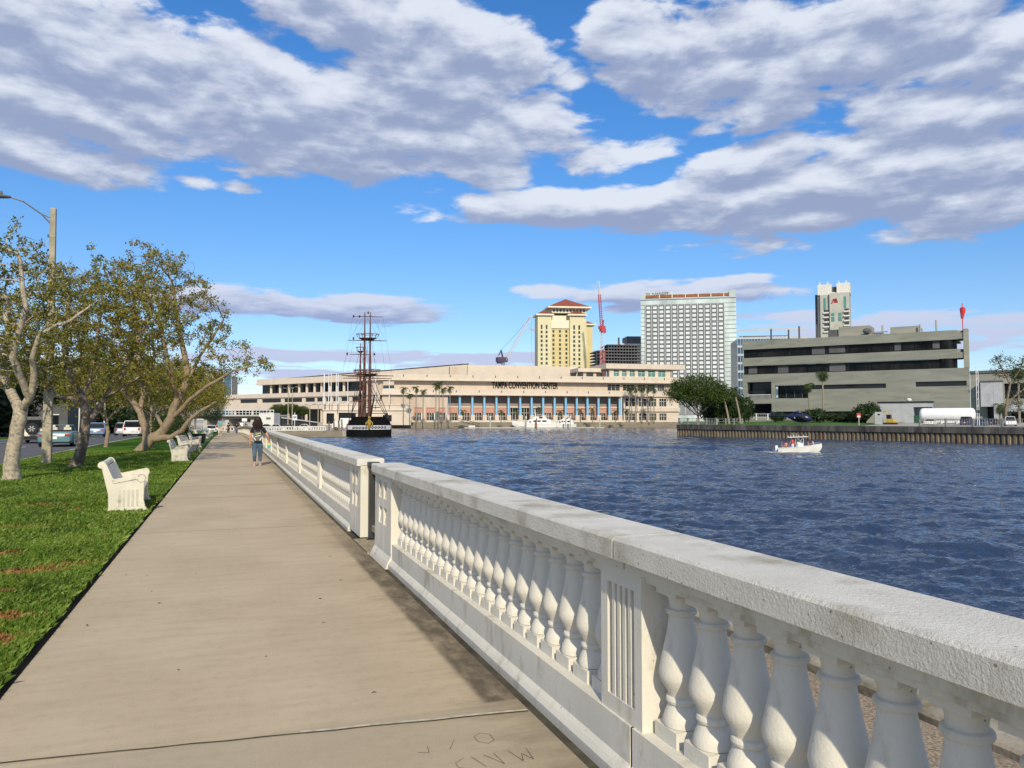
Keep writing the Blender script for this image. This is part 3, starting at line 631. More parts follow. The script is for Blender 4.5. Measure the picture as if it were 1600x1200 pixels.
nb = thing('balustrade', 'white concrete balustrade running from the close corner up to the gate gap', 'balustrade', (0,0,0))
proto = baluster_mesh(nb); first = True
PN = 2.93; bays = [(PN+.38, 8.20), (PN-4.88, PN), (PN-5.26-4.9, PN-5.26)]
for (a, c) in bays:
    n = int((c-a)/.2165); st = (c-a)/n
    for k in range(n):
        y = a+st*(k+.5)
        if y < -3: continue
        if first: proto.location = (CX,y,LEDGE+gz(y)); first = False
        else: copychild(proto, nb, (CX,y,LEDGE+gz(y)))
for y in (PN, PN-5.26): pier(nb, y, y+.38)
end_pier(nb, 8.20, 9.15)
base_run(nb, 3.018, 8.2); base_run(nb, -9, 2.998); MB().bb(1.664,1.926,2.98,3.03,0,LEDGE-.003).build('joint', 'gutter', nb); cap_run(nb, 3.062, 9.15); cap_run(nb, -9, 3.045); rail_run(nb, 3.06, 8.2); rail_run(nb, -9, 3.04)
b = MB(); pr = [(1.58,-.06),(1.615,.02),(FX-.0125,.075),(FX-.0125,-.06)]
b.loft([[(x,8.2,z) for x,z in pr],[(x,9.15,z) for x,z in pr]]); b.build('pier_foot', 'white_concrete', nb)
fb = thing('balustrade', 'white concrete balustrade beyond the gate gap, shrinking towards the bridge', 'balustrade', (0,0,0))
end_pier(fb, 10.22, 11.15); y = 11.15; cnt = 0; far = MB(); proto2 = None
base_run(fb, 11.15, 60); base_run(fb, 60, 164); rail_run(fb, 11.15, 60); rail_run(fb, 60, 164); cap_run(fb, 10.22, 15.7); cap_run(fb, 15.72, 30); cap_run(fb, 30.03, 60); cap_run(fb, 60, 164)
def lowbal(b, c, s=1.0):            # far balusters: same outline, fewer points
    pr = [(.083*s,.0),(.083*s,.04),(.052*s,.10),(.066*s,.113),(.052*s,.128),(.0965*s,.25),(.052*s,.48),(.066*s,.496),(.051*s,.511),(.068*s,.60)]
    b.lathe(c, pr, 6)
k2 = 0
while y < 160:
    a, c = y, y+4.14; n = 19; st = (c-a)/n
    for k in range(n):
        yy = a+st*(k+.5); cnt += 1
        if cnt <= 99: copychild(proto, fb, (CX,yy,LEDGE+gz(yy)))
        else: lowbal(far, (CX,yy,LEDGE+gz(yy)+.03))
    pier(fb, c, c+.38); y = c+.38; k2 += 1
tag(far.build('baluster_row', 'white_concrete', fb, smooth=35), kind='stuff')
# gate across the boat-step gap
g = thing('gate', 'dark steel gate post and pale rails closing the gap in the balustrade', 'gate', (1.8, 9.7, 0))
b = MB(); b.bb(-.06,.06, .36,.47, 0,.93); b.bb(-.075,.075,.345,.485,.93,.99); b.bb(-.09,.09,.33,.5,-.04,.0); b.build('post', 'dark_steel', g, bevel=.008)
b = MB(); b.bb(-.03,.03,-.54,.36,.84,.92); b.build('rail', 'wood_rail', g); b = MB(); b.bb(-.03,.03,-.54,.36,.10,.17); b.build('rail', 'wood_rail', g)
b = MB(); b.bb(.0,.012,-.54,.36,.19,.83); b.build('panel', 'dark_steel', g)
b = MB(); b.bb(1.56,1.97,9.16,10.21,-.06,-.012); struct(b, 'threshold', 'wood_rail')
# ------------------------------------------------------------------ benches
def bench_proto(label, m='bench_concrete'):
    t = thing('bench', label, 'bench', (0,0,0), 0, 'concrete benches along the promenade')
    W = 1.75                                       # length along the promenade (local Y), faces local +X
    # side panel outline in (x,z): back left, front right
    out = [(-.36,0),(-.335,.10),(-.34,.30),(-.43,.66),(-.435,.70),(-.47,.705),(-.50,.735),(-.50,.775),(-.47,.805),(-.43,.81),(-.39,.79),(-.365,.75),(-.275,.55),(-.25,.535),(.10,.60),(.16,.605),(.20,.58),(.215,.54),(.20,.50),(.19,.49),(.185,.20),(.21,.10),(.26,.03),(.27,0)]
    def side(y0, y1):
        b = MB(); b.slab([(x,y0,z) for x,z in out], (0,y1-y0,0)); o = b.build('side_panel', m, t, bevel=.006); s = -1 if y0 < 0 else 1; ye = y0 if s < 0 else y1
        g = MB()
        for k in range(5): g.bb(-.19+k*.065, -.155+k*.065, ye-.004, ye+.004, .11, .37)
        g.build('fluting', 'weathered_bench', o)
        h = MB(); yy = ye + s*.004
        h.tube([(-.27,yy,.475),(.07,yy,.53),(.085,yy,.51)], .006, 5); h.tube([(.145+.06*math.cos(a), yy, .545+.06*math.sin(a)) for a in np.linspace(R(-170), R(150), 16)], .006, 5)
        h.tube([(-.27,yy,.475),(-.275,yy,.53)], .005, 4); h.build('arm_groove', 'weathered_bench', o)
        return o
    side(-W/2, -W/2+.13); side(W/2-.13, W/2)
    b = MB(); b.slab([(-.40,-W/2+.13,.68),(-.36,-W/2+.13,.74),(-.20,-W/2+.13,.36),(-.26,-W/2+.13,.34)], (0,W-.26,0)); b.tube([(-.44,-W/2+.13,.755),(-.44,W/2-.13,.755)], .05, 10); b.build('backrest', m, t, bevel=.004)
    b = MB(); b.slab([(x,-W/2+.13,z) for x,z in ((-.28,.36),(.15,.40),(.185,.375),(.175,.33),(.10,.30),(.08,.04),(.12,0),(-.02,0),(-.02,.3),(-.28,.30))], (0,W-.26,0)); b.build('seat', m, t, bevel=.006)
    return t
b1 = bench_proto('nearest bench: clean cream concrete with scrolled arms, grass around it')
b1.location = (-1.52, 14.95, .0); b1.rotation_euler = (0,0,R(3)); b1.scale = (1.0, 1, 1.06)
wb = bench_proto('second bench from the front, weathered grey concrete beside the forked leaning tree', 'weathered_bench'); wb.location = (-1.55, 31.0, 0)
BL = ['third bench, standing skewed just before the black planter', 'fourth bench, close behind the third and the black planter', 'fifth bench in the receding row, beyond the black planter', 'sixth bench in the receding row by the shaded end of the walk', 'seventh bench, last small white one near the far pedestrians']
for (y, rz), lb in zip(((38.8, -9), (46.5, 0), (55, 0), (68, 0), (80, 0)), BL): dup(b1 if y > 50 else wb, (-1.6, y, gz(y)), R(rz), 'white concrete '+lb if y > 50 else 'grey concrete '+lb)
t = thing('planter', 'wide black planter bowl on the lawn behind the third bench', 'planter', (*XY(307, 49.5)[:2], 0))
MB().lathe((0,0,0), [(.45,0),(.56,.25),(.58,.55),(.62,.60),(.58,.62),(.54,.58)], 20).build('bowl', 'planter_black', t, smooth=40); MB().lathe((0,0,.54), [(.53,0),(.3,.06),(.1,.08)], 14).build('soil_fill', 'grass_far', t)
# ------------------------------------------------------------------ buildings across the water
def v2(p): return Vector((p[0], p[1]))
class Line:                          # a facade line given by two image columns and depths
    def __init__(s, px0, d0, px1, d1):
        s.px0, s.px1 = px0, px1; s.a = XY(px0, d0).to_2d(); s.b = XY(px1, d1).to_2d(); s.e = (s.b-s.a).normalized(); s.L = (s.b-s.a).length
        s.n = Vector((-s.e.y, s.e.x)); s.n = s.n if s.n.dot(s.a) > 0 else -s.n
    def u(s, px):                    # distance along the facade where image column px meets it
        r = ray(px, 655); r = Vector((r[0], r[1])); den = r.x*s.e.y - r.y*s.e.x
        return (s.a.y*r.x - s.a.x*r.y)/(-den) if abs(den) > 1e-9 else 0
    def pt(s, u, back=0.0): return s.a + s.e*u + s.n*back
    def px(s, px, back=0.0): return s.pt(s.u(px), back)
    def rz(s): return math.atan2(s.e.y, s.e.x)
def lbox(b, ln, u0, u1, k0, k1, z0, z1):           # box along a facade line; k = distance behind the line
    q = [ln.pt(u0,k0), ln.pt(u1,k0), ln.pt(u1,k1), ln.pt(u0,k1)]; b.prism([tuple(p) for p in q], z0, z1); return b
def holes(b, ln, u0, u1, k0, k1, z0, z1, ops):
    us = sorted({u0,u1,*[min(max(o[i],u0),u1) for o in ops for i in (0,1)]})
    for a, c in zip(us[:-1], us[1:]):
        if c-a < .01: continue
        m = (a+c)/2; hs = sorted([(o[2],o[3]) for o in ops if o[0] < m < o[1]]); z = z0
        for h in hs:
            if h[0] > z: lbox(b, ln, a, c, k0, k1, z, h[0])
            z = h[1]
        if z < z1: lbox(b, ln, a, c, k0, k1, z, z1)
    return b
def lpart(parent, name, m, fn, **k):
    b = MB(); fn(b); return b.build(name, m, parent, world=True, **k)
def win(parent, ln, u0, u1, z0, z1, k, m='glass_dark', mul=0, mm2='far_white', name='window'):
    b = MB(); lbox(b, ln, u0, u1, k, k+.15, z0, z1); w = b.build(name, m, parent, world=True)
    if mul:
        b = MB(); t = .09
        for i in range(1, mul): uu = u0+(u1-u0)*i/mul; lbox(b, ln, uu-t, uu+t, k-.08, k+.02, z0, z1)
        lbox(b, ln, u0, u1, k-.07, k+.021, z0+(z1-z0)*.62, z0+(z1-z0)*.62+.16)
        o = b.build('mullions', mm2, None, world=False); 
        for v in o.data.vertices: v.co -= parent.location
        o.parent = w
    return w
# ---- convention centre
cc = thing('convention_center', 'long beige convention center with blue columns, black lettering and stepped flat roofs', 'building', XY(800, 390, 0))
F1 = Line(597, 371, 1062, 409); U = F1.u
k_back = 5.0
cols = [699,719,738.7,757.5,776.5,795.5,813.7,831.7,849.7,867.7,885.2,902.5,919.2,936.5,953.5,969.7]
u_r = U(976)
# ground floor wall behind the columns
ops = []
for i in range(len(cols)-1):
    a, c = U(cols[i]), U(cols[i+1]); w = c-a
    ops.append((a+w*.30, c-w*.12, .3, 4.7) if i not in (5,6,7) else (a+w*.10, c-w*.05, .3, 7.4))
lpart(cc, 'ground_floor_wall', 'cc_pink', lambda b: holes(b, F1, U(690), u_r, k_back, k_back+1, -.3, 7.5, ops))
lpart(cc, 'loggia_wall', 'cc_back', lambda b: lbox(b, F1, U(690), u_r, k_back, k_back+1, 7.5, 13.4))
lpart(cc, 'ledge', 'cc_light', lambda b: lbox(b, F1, U(690), u_r, k_back-.25, k_back, 7.4, 8.1))
for i, o in enumerate(ops): win(cc, F1, o[0], o[1], o[2], o[3], k_back+.4, 'win_dark' if i not in (5,6,7) else 'glass_dark', 3 if i not in (5,6,7) else 4)
for px in cols:
    u = U(px); p = F1.pt(u, 1.2)
    c = MB().lathe((p.x,p.y,3.6), [(.62,0),(.60,9.4)], 14).build('column', 'cc_blue', cc, world=True, smooth=40)
    o = MB().lathe((p.x,p.y,13.0), [(.62,-.35),(.95,.05),(.95,.35)], 12).build('capital', 'cc_light', None); o.data.transform(Matrix.Translation(-cc.location)); o.parent = c
    lpart(cc, 'pedestal', 'cc_light', lambda b: lbox(b, F1, u-.85, u+1.25, .6, 2.9, -.3, 3.65))
# plain wall left of the colonnade, with three pink bays
lo = [(U(a), U(c), .3, 7.2) for a, c in ((646.5,660),(665.5,680),(685,696))]
lpart(cc, 'end_wall', 'cc_wall', lambda b: (holes(b, F1, U(597), U(699), .6, 1.6, -.3, 13.4, lo)))
for a, c, z0, z1 in lo:
    lpart(cc, 'bay_panel', 'cc_pink', lambda b: lbox(b, F1, a, c, 1.0, 1.5, 4.7, 7.2)); win(cc, F1, a+.6, c-.4, .3, 4.7, 1.15, 'win_dark', 3); 
    lpart(cc, 'bay_panel', 'cc_pink', lambda b: lbox(b, F1, a, a+.6, 1.0, 1.5, .3, 4.7))
lpart(cc, 'cornice', 'cc_light', lambda b: (lbox(b, F1, U(597), U(1000), -.6, 8, 13.95, 16.1), lbox(b, F1, U(597)-.3, U(1000)+.3, -1.1, 8, 13.4, 13.95)))
o1 = [(U(953),U(972),16.6,19.8),(U(977),U(995),16.6,19.8),(U(1001),U(1012),16.6,19.8),(U(1016),U(1027),16.6,19.8),(U(1032),U(1042),16.6,19.8)]
lpart(cc, 'upper_wall', 'cc_wall', lambda b: holes(b, F1, U(597)+6, F1.L-1, 3.0, 4, 16.1, 20.5, o1))
for o in o1: win(cc, F1, o[0], o[1], o[2], o[3], 3.4, 'win_dark', 3)
lpart(cc, 'parapet', 'cc_light', lambda b: (lbox(b, F1, U(597)-2, F1.L, .2, 12, 21.1, 23.7), lbox(b, F1, U(597)-2.3, F1.L+.4, -.3, 12, 20.5, 21.1)))
rr = random.Random(2)
for u in np.arange(10, F1.L-4, 11.5):                         # scuppers
    lpart(cc, 'scupper', 'cc_dark', lambda b: (lbox(b, F1, u, u+.35, -.05, .25, 22.4, 23.4)))
    if u < U(990): lpart(cc, 'scupper', 'cc_dark', lambda b: (lbox(b, F1, u+3, u+3.35, -.85, -.55, 14.9, 15.9)))
lpart(cc, 'roof_block', 'cc_light', lambda b: lbox(b, F1, U(728)+5, U(905)+6, 22, 60, 23, 30.2))
lpart(cc, 'roof_notch', 'cc_wall', lambda b: lbox(b, F1, U(716), U(728)+5, 26, 60, 23.7, 29.4))
# right wing: three storeys of windows between bands
rows = [(.6,4.6),(8.3,12.4)]; wr = [(979,994),(1000,1012),(1016,1027),(1032,1043)]
ops2 = [(U(a),U(c),z0,z1) for a,c in wr for z0,z1 in rows]
lpart(cc, 'wing_wall', 'cc_light', lambda b: holes(b, F1, u_r, F1.L, 1.2, 2.2, -.3, 13.4, ops2))
for o in ops2: win(cc, F1, o[0], o[1], o[2], o[3], 1.7, 'win_dark', 3)
lpart(cc, 'wing_band', 'cc_light', lambda b: (lbox(b, F1, u_r, F1.L+.5, .3, 1.3, 5.6, 7.6), lbox(b, F1, U(1000)+.31, F1.L+.5, .3, 1.3, 13.4, 15.9)))
o3 = [(U(a),U(c),24.1,27.4) for a,c in ((962,970),(975,982),(987,995),(1000,1011),(1016,1027),(1032,1043))]
lpart(cc, 'top_floor_wall', 'cc_light', lambda b: holes(b, F1, U(955), F1.L-4, 2.2, 3.2, 23.7, 28.0, o3))
for o in o3: win(cc, F1, o[0], o[1], o[2], o[3], 2.7, 'glass_teal', 2)
lpart(cc, 'top_roof', 'cc_light', lambda b: (lbox(b, F1, U(948), F1.L+3.5, .4, 26, 28.0, 30.6), lbox(b, F1, U(909)+1, U(948)-.02, 8, 26, 26.6, 28.6)))
lpart(cc, 'top_floor_wall', 'cc_wall', lambda b: (lbox(b, F1, U(909)+1, U(955)-.02, 9.5, 10.5, 23.7, 26.6)))
for a,c in ((912,921),(926,937),(942,951)): win(cc, F1, U(a), U(c), 24.2, 26.2, 9.3, 'win_dark')
# left wing, receding
F2 = Line(596, 371.5, 400, 428); U2 = F2.u; E = F2.L
lpart(cc, 'side_parapet', 'cc_light', lambda b: (lbox(b, F2, 1, E, 0, 9, 21.1, 23.7), lbox(b, F2, 1, E+.3, -.5, 9, 20.5, 21.1)))
lpart(cc, 'side_glazing', 'glass_dark', lambda b: lbox(b, F2, U2(570), E, 4.0, 5.0, 15.3, 20.5))
lpart(cc, 'side_wall', 'cc_wall', lambda b: lbox(b, F2, 1, U2(570), 1.0, 2.0, 6, 20.5))
for px in (418,432,446,462,474,486,497,510,521,532):
    p = F2.px(px, 2.2); MB().lathe((p.x,p.y,15.3), [(.7,0),(.7,5.2)], 10).build('column', 'cc_light', cc, world=True, smooth=40)
F3 = Line(596, 368, 352, 440); U3 = F3.u; G3 = F3.L
lpart(cc, 'side_band', 'cc_light', lambda b: (lbox(b, F3, 2, G3, -1, 8, 13.2, 15.4), lbox(b, F3, 2, G3, -.6, 8, 6.8, 10.4)))
wn = [(375,402),(409,439),(444,472),(477,492),(495,504),(509,516),(520,528),(533,545),(550,562)]
op = [(min(U3(a),U3(c)),max(U3(a),U3(c)),10.55,12.6) for a,c in wn]
lpart(cc, 'side_wall', 'cc_light', lambda b: holes(b, F3, 2, G3, -.2, .8, 10.4, 13.2, op))
for o in op: win(cc, F3, o[0], o[1], o[2], o[3], .3, 'glass_dark')
lpart(cc, 'undercroft_shade', 'cc_dark', lambda b: lbox(b, F3, 2, G3, 7, 8, -.8, 6.8))  # near-black sheet: the shade below the left wing put in as colour
for px in (365,392,420,448,476,500): 
    p = F3.px(px, 1.0); MB().bb(p.x-.6,p.x+.6,p.y-.6,p.y+.6,-1,6.8).build('pier', 'cc_wall', cc, world=True)
# sloping roof wall behind
A_, B_ = XY(450, 436, 0), XY(732, 405, 0); lpart(cc, 'sloping_roof', 'cc_light', lambda b: b.wall(A_, B_, 40, 20, Z(591.3,436), Z(568.6,405)))
lpart(cc, 'roof_edge', 'cc_dark', lambda b: b.tube([A_.to_2d().to_3d()+Vector((0,0,Z(591.3,436)+.1)), B_.to_2d().to_3d()+Vector((0,0,Z(568.6,405)+.1))], .28, 5))
# podium in front of the left corner
F4 = Line(505, 356, 642, 362); U4 = F4.u
op4 = [(U4(510),U4(522),-.6,4.3),(U4(529),U4(556),-.6,4.6),(U4(560),U4(575),-.6,4.6),(U4(598),U4(612),.5,3.5)]
lpart(cc, 'podium', 'cc_light', lambda b: (holes(b, F4, 0, F4.L, 0, 1, -1.2, 8.4, op4), lbox(b, F4, 0, F4.L, 1, 9, 7.8, 8.3)))
lpart(cc, 'podium_ledge', 'cc_light', lambda b: (lbox(b, F4, -.4, F4.L+.4, -.6, -.003, 5.6, 6.1), lbox(b, F4, -.3, F4.L+.3, -.3, -.003, 8.1, 8.7)))
for o in op4: win(cc, F4, o[0], o[1], o[2], o[3], .8, 'glass_dark')
# lettering
F1s = F1.rz(); pL = F1.px(823, 2.9); tx = text_mesh('lettering', 'TAMPA CONVENTION CENTER', 'letter_black', cc, (pL.x, pL.y, Z(602.3, 389)), 4.6, (R(90), 0, F1s), .12, width=(U(875)-U(771)), bold=.13, world=True)
# ---- flagpoles in front of the centre
for i, (px, d, y0, y1) in enumerate(((506,352,631,584),(513,352,631,585),(517,352,630,586),(525,350,630,585),(528,353,630,586),(543,352,630,586),(586,356,628,586),(608,357,627,585))):
    p = XY(px, d); z0 = 8.3 if 505 <= px else 0
    t = thing('flagpole', ['thick leftmost','second','third','fourth','fifth','sixth','seventh','last and rightmost'][i]+' of the bare white flagpoles before the convention center', 'flagpole', (p.x,p.y,z0+.0), group='flagpoles before the convention center')
    r = .36 if i == 0 else .2
    MB().tube([(0,0,0),(0,0,Z(y1,d)-z0)], [r, r*.7], 8).build('pole', 'metal_white', t); MB().ball((0,0,Z(y1,d)-z0+.1), .3, 8, 6).build('finial', 'metal_white', t)
# ---- quays
lnq = Line(612, 372, 1062, 402)
q = thing('quay_wall', 'low concrete quay wall along the water below the convention center', 'quay wall', (*F1.pt(100), 0)[:2]+(0,))
lpart(q, 'wall', 'quay', lambda b: lbox(b, lnq, -20, lnq.L, -2.0, 1.5, -3.2, .1)); lpart(q, 'promenade_edge', 'cc_light', lambda b: lbox(b, lnq, -20, lnq.L, .2, 1.5, .1, 1.0))
lpart(q, 'lower_ledge', 'quay', lambda b: lbox(b, lnq, -20, lnq.L, -4, -2, -3.2, -1.5))
q = thing('quay_wall', 'stained concrete seawall stub reaching out to the tall ship', 'quay wall', (15, 188, -1.2))
b = MB(); b.bb(3.4, 25.4, 185.3, 187.2, -3.4, -1.15); b.build('wall', 'quay', q, world=True); b = MB(); b.bb(3.3, 25.5, 184.7, 185.25, -3.4, -2.0); b.build('lower_ledge', 'quay', q, world=True)
# ---- yellow hotel
H = thing('hotel_tower', 'pale yellow hotel tower with three red hipped roofs behind the convention center', 'building', XY(887, 560, 0))
def hx(px, d=550): return XY(px, d)
FH = Line(840, 550, 940, 556); UH = FH.u; zt = Z(497, 550)
def tower(nm, p0, p1, k0, k1, top, m): lpart(H, nm, m, lambda b: lbox(b, FH, UH(p0), UH(p1), k0, k1, 0, top))
tower('wing', 840.5, 862, 0, 14, 75.5, 'hotel_pale'); tower('wing', 891, 913, 0, 14, 75.5, 'hotel_pale'); tower('middle', 862.1, 890.9, 3, 26, 68.5, 'hotel_yellow')
tower('wing', 913.1, 917.5, 1.2, 14, 75.0, 'hotel_pale'); tower('side_wing', 923, 933.5, 14, 32, 70.5, 'hotel_yellow'); tower('side_link', 917.4, 923.1, 8, 30, 68, 'hotel_yellow')
lpart(H, 'upper_storey', 'hotel_trim', lambda b: (lbox(b, FH, UH(863), UH(916), 6, 30, 68.6, 77.2)))
lpart(H, 'terrace', 'hotel_trim', lambda b: lbox(b, FH, UH(862.2), UH(890.8), 2.2, 2.9, 67.4, 73.5))
def hip(p0, p1, k0, k1, z, h, ov=1.6):
    def f(b):
        a, c = UH(p0)-ov, UH(p1)+ov; mU, mK = (a+c)/2, (k0+k1)/2; r = max(0, (c-a)/2-(k1-k0)/2-ov)
        q = [FH.pt(a,k0-ov), FH.pt(c,k0-ov), FH.pt(c,k1+ov), FH.pt(a,k1+ov)]; t0 = FH.pt(mU-r,mK); t1 = FH.pt(mU+r,mK)
        vs = [(p.x,p.y,z) for p in q]+[(t0.x,t0.y,z+h),(t1.x,t1.y,z+h)]
        b.add(vs, [(0,1,5,4),(1,2,5),(2,3,4,5),(3,0,4),(3,2,1,0)])
    rf = lpart(H, 'roof', 'roof_red', f)
    lpart(H, 'eave', 'hotel_trim', lambda b: lbox(b, FH, UH(p0)-ov-.5, UH(p1)+ov+.5, k0-ov-.5, k1+ov+.5, z-1.1, z-.01))
    lpart(H, 'frieze', 'hotel_trim', lambda b: lbox(b, FH, UH(p0)-.2, UH(p1)+.2, k0-.2, k1+.2, z-4.4, z-1.1))
    n = max(3, int((UH(p1)-UH(p0))/2.3)); st = (UH(p1)-UH(p0))/n
    for i in range(n): win(H, FH, UH(p0)+st*(i+.22), UH(p0)+st*(i+.80), z-3.7, z-1.6, k0-.4, 'win_dark')
hip(842, 861, 0.5, 13, 77.4, 3.6); hip(892, 913, .5, 13, 77.6, 4.0); hip(924, 932, 15, 31, 72.5, 3.2, 2.4)
hip(865, 918, 5, 29, 83.5, 7.6, 3.2)
for j in range(10):
    z = 67.6-3.22*j*1.0
    for c_, (px, k) in enumerate([(846.5,0),(854.3,0),(866.2,3),(876.5,3),(886.6,3),(897.6,0),(905.6,0)]):
        zz = z if (k == 0) else z-2.2
        if k == 0 and j == 0: win(H, FH, UH(px)-.65, UH(px)+.65, z-1.2, z+2.0, -.1, 'win_dark'); continue
        win(H, FH, UH(px)-.75, UH(px)+.75, zz-1.0, zz+.9, k-.1, 'win_dark')
for j in range(10): win(H, FH, UH(925)-.5, UH(925)+.5, 66-3.2*j-1, 66-3.2*j+.9, 13.9, 'win_dark')
# ---- glass hotel with a grid of white windows
T = thing('hotel_tower', 'wide glass hotel slab with a grid of white windows in dark frames', 'building', XY(1078, 588, 0))
FT = Line(1002.5, 590, 1152.5, 576); UT = FT.u; zb = Z(466, 586)
lpart(T, 'glass_body', 'tower_glass', lambda b: lbox(b, FT, 0, FT.L, 0, 24, 0, zb))
g0, g1 = UT(1009.5), UT(1133.5); gz1 = Z(475.2, 588); 
lpart(T, 'window_grid', 'tower_grid', lambda b: lbox(b, FT, g0, g1, -.5, -.02, 5, gz1))
dk = MB(); n = 0; rest = MB(); rl = MB(); frs = MB(); step = (g1-g0)/12
rowz = []
y = 480.3
for r_ in range(19): rowz.append(Z(y, 588)); y += 6.65 if r_ != 3 else 7.6
for r_, z in enumerate(rowz):
    for c_ in range(12):
        uc = g0+step*(c_+.5)
        lbox(frs, FT, uc-1.95, uc+1.95, -.62, -.5, z-1.45, z+1.45)
        tgt = MB() if n < 100 else rest
        lbox(tgt, FT, uc-1.42, uc+1.42, -.75, -.63, z-.98, z+.98)
        if n < 100: tgt.build('window', 'tower_pane', T, world=True)
        n += 1
tag(rest.build('window_row', 'tower_pane', T, world=True), kind='stuff'); tag(frs.build('window_frames', 'tower_frame', T, world=True), kind='stuff')
for c_ in range(13): lbox(rl, FT, g0+step*c_-.28, g0+step*c_+.28, -.85, -.5, 5, gz1)
rl.build('vertical_rails', 'tower_rail', T, world=True)
for i in range(20): z = Z(476+6.65*i, 590); lpart(T, 'floor_line', 'tower_frame', lambda b: (lbox(b, FT, g1+.3, FT.L+.05, -.12, .0, z-.15, z+.15), lbox(b, FT, g0-.3, g1+.31, -.48, -.46, z-.1, z+.1), lbox(b, FT, -.05, g0-.29, -.12, .0, z-.15, z+.15)))
lpart(T, 'crown', 'tower_glass', lambda b: (lbox(b, FT, .5, UT(1053), 1, 20, zb, Z(454.5,586)), lbox(b, FT, UT(1142), FT.L-.3, 1, 20, zb, Z(456,590)), lbox(b, FT, UT(1053)+.1, UT(1142)-.1, 6, 20, zb, Z(457,588))))
lpart(T, 'rust_band', 'rust', lambda b: lbox(b, FT, UT(1011), UT(1142)-.5, -.6, .9, Z(464.2,587), Z(459.8,587)))
lpart(T, 'terrace_edge', 'tower_rail', lambda b: (lbox(b, FT, -.3, FT.L+.3, -.8, .4, zb-.3, zb+.55)))
for px in (1032,1052,1073,1093,1113,1133):
    lpart(T, 'terrace_post', 'far_white', lambda b: lbox(b, FT, UT(px)-.3, UT(px)+.3, -.95, -.62, zb+.55, Z(459,587)))
pT = FT.px(1029, .8); text_mesh('lettering', 'JW MARRIOTT', 'tower_frame', T, (pT.x, pT.y, Z(457.2, 586)), 2.6, (R(90),0,FT.rz()), .1, width=17, world=True)
# ---- concrete frame under construction and the block behind it
C_ = thing('building_site', 'unfinished concrete building frame with bare dark floors beside the glass hotel', 'building', XY(968, 520, 0)); FC = Line(933, 520, 1003, 524); UC = FC.u
for i in range(8):
    z = Z(571-4.9*i, 520) - 1; lpart(C_, 'floor_slab', 'far_dark', lambda b: lbox(b, FC, UC(933.5) if i < 6 else UC(950), UC(1003), 0, 22, z, z+.75))
cm = MB()
for i in range(16): u = FC.L*i/15.5; cm_z = Z(546.5,520) if u < UC(950) else Z(538,520); lbox(cm, FC, u, u+.5, .6, 1.3, 0, cm_z-.5); lbox(cm, FC, u+1.5, u+2, 8, 8.6, 0, cm_z-.5)
tag(cm.build('props', 'far_dark', C_, world=True), kind='stuff')
lpart(C_, 'core', 'far_concrete', lambda b: lbox(b, FC, UC(960), UC(975), 10, 18, 0, Z(546,520)))
O = thing('office_block', 'white office block with a dark box on its roof, left of the glass hotel', 'building', XY(985, 640, 0)); FO = Line(955, 640, 1010, 642); UO = FO.u
lpart(O, 'wall', 'far_white', lambda b: (lbox(b, FO, 0, FO.L, 0, 20, 0, Z(541,640)))); lpart(O, 'roof_slab', 'far_white', lambda b: lbox(b, FO, UO(970), FO.L, -.5, 20, Z(538,640), Z(536.3,640))); lpart(O, 'roof_box', 'far_dark', lambda b: lbox(b, FO, UO(981), FO.L, 1, 20, Z(536,640), Z(524.5,640)))
for i in range(12): win(O, FO, FO.L*(i+.2)/12, FO.L*(i+.7)/12, Z(546,640), Z(542.6,640), -.1, 'win_dark')
p = XY(967.5, 640); MB().tube([(p.x,p.y,50),(p.x,p.y,Z(527,640))], .8, 6).build('stack', 'far_dark', O, world=True)
# ---- cranes
def lattice(b, p0, p1, w, n, r=.12):
    p0, p1 = Vector(p0), Vector(p1); t = (p1-p0).normalized(); a = t.orthogonal().normalized(); c = t.cross(a); cs = []
    for i in range(n+1):
        q = p0.lerp(p1, i/n); cs.append([q+a*w*sa+c*w*sc for sa, sc in ((-.5,-.5),(.5,-.5),(.5,.5),(-.5,.5))])
    for k in range(4): b.tube([cs[0][k], cs[-1][k]], r, 4)
    for i in range(n):
        for k in range(4): b.tube([cs[i][k], cs[i+1][(k+1) % 4]], r*.7, 3, cap=False)
    return b
k1 = thing('crane', 'luffing crane with a dark purple cab above the convention center roof', 'crane', XY(786, 500, 0))
d = 500; lattice(MB(), P(786,568,d).to_2d().to_3d(), P(786,560,d), 1.6, 22, .12).build('mast', 'crane_dark', k1, world=True)
b = MB(); c = P(784,562,d); b.box(c, (7,4,3)); b.box(P(781,563,d), (3,4,4)); b.tube([P(786,560,d),P(783,547,d)], .6, 5); b.tube([P(779,556,d),P(783,547,d)], .35, 5); b.build('cab', 'crane_dark', k1, world=True)
lattice(MB(), P(790,563,d), P(830.5,493,d), 1.5, 22, .13).build('jib', 'crane_white', k1, world=True)
MB().tube([P(783,547,d), P(808,520,d), P(829,495,d)], .10, 3).build('stay', 'crane_dark', k1, world=True); MB().tube([P(830.5,493,d), P(830.5,563,d)], .06, 3).build('hoist_line', 'crane_dark', k1, world=True)
k2_ = thing('crane', 'red and white tower crane with near-vertical jib beside the yellow hotel', 'crane', XY(941, 512, 0)); d = 512
lattice(MB(), XY(941,512,0), P(941,517,d), 2.0, 30, .15).build('mast', 'crane_white', k2_, world=True)
lattice(MB(), XY(941,511.9,8), P(941,547,d), 2.3, 12, .30).build('lower_mast', 'crane_red', k2_, world=True)
b = MB(); b.box(P(941.5,514,d), (3.2,3,4)); b.box(P(939,512,d), (3,2,2)); b.box(P(943.5,517,d), (2.5,2,2.5)); b.tube([P(942,514,d), P(943,500,d)], .5, 5); b.build('cab', 'crane_red', k2_, world=True)
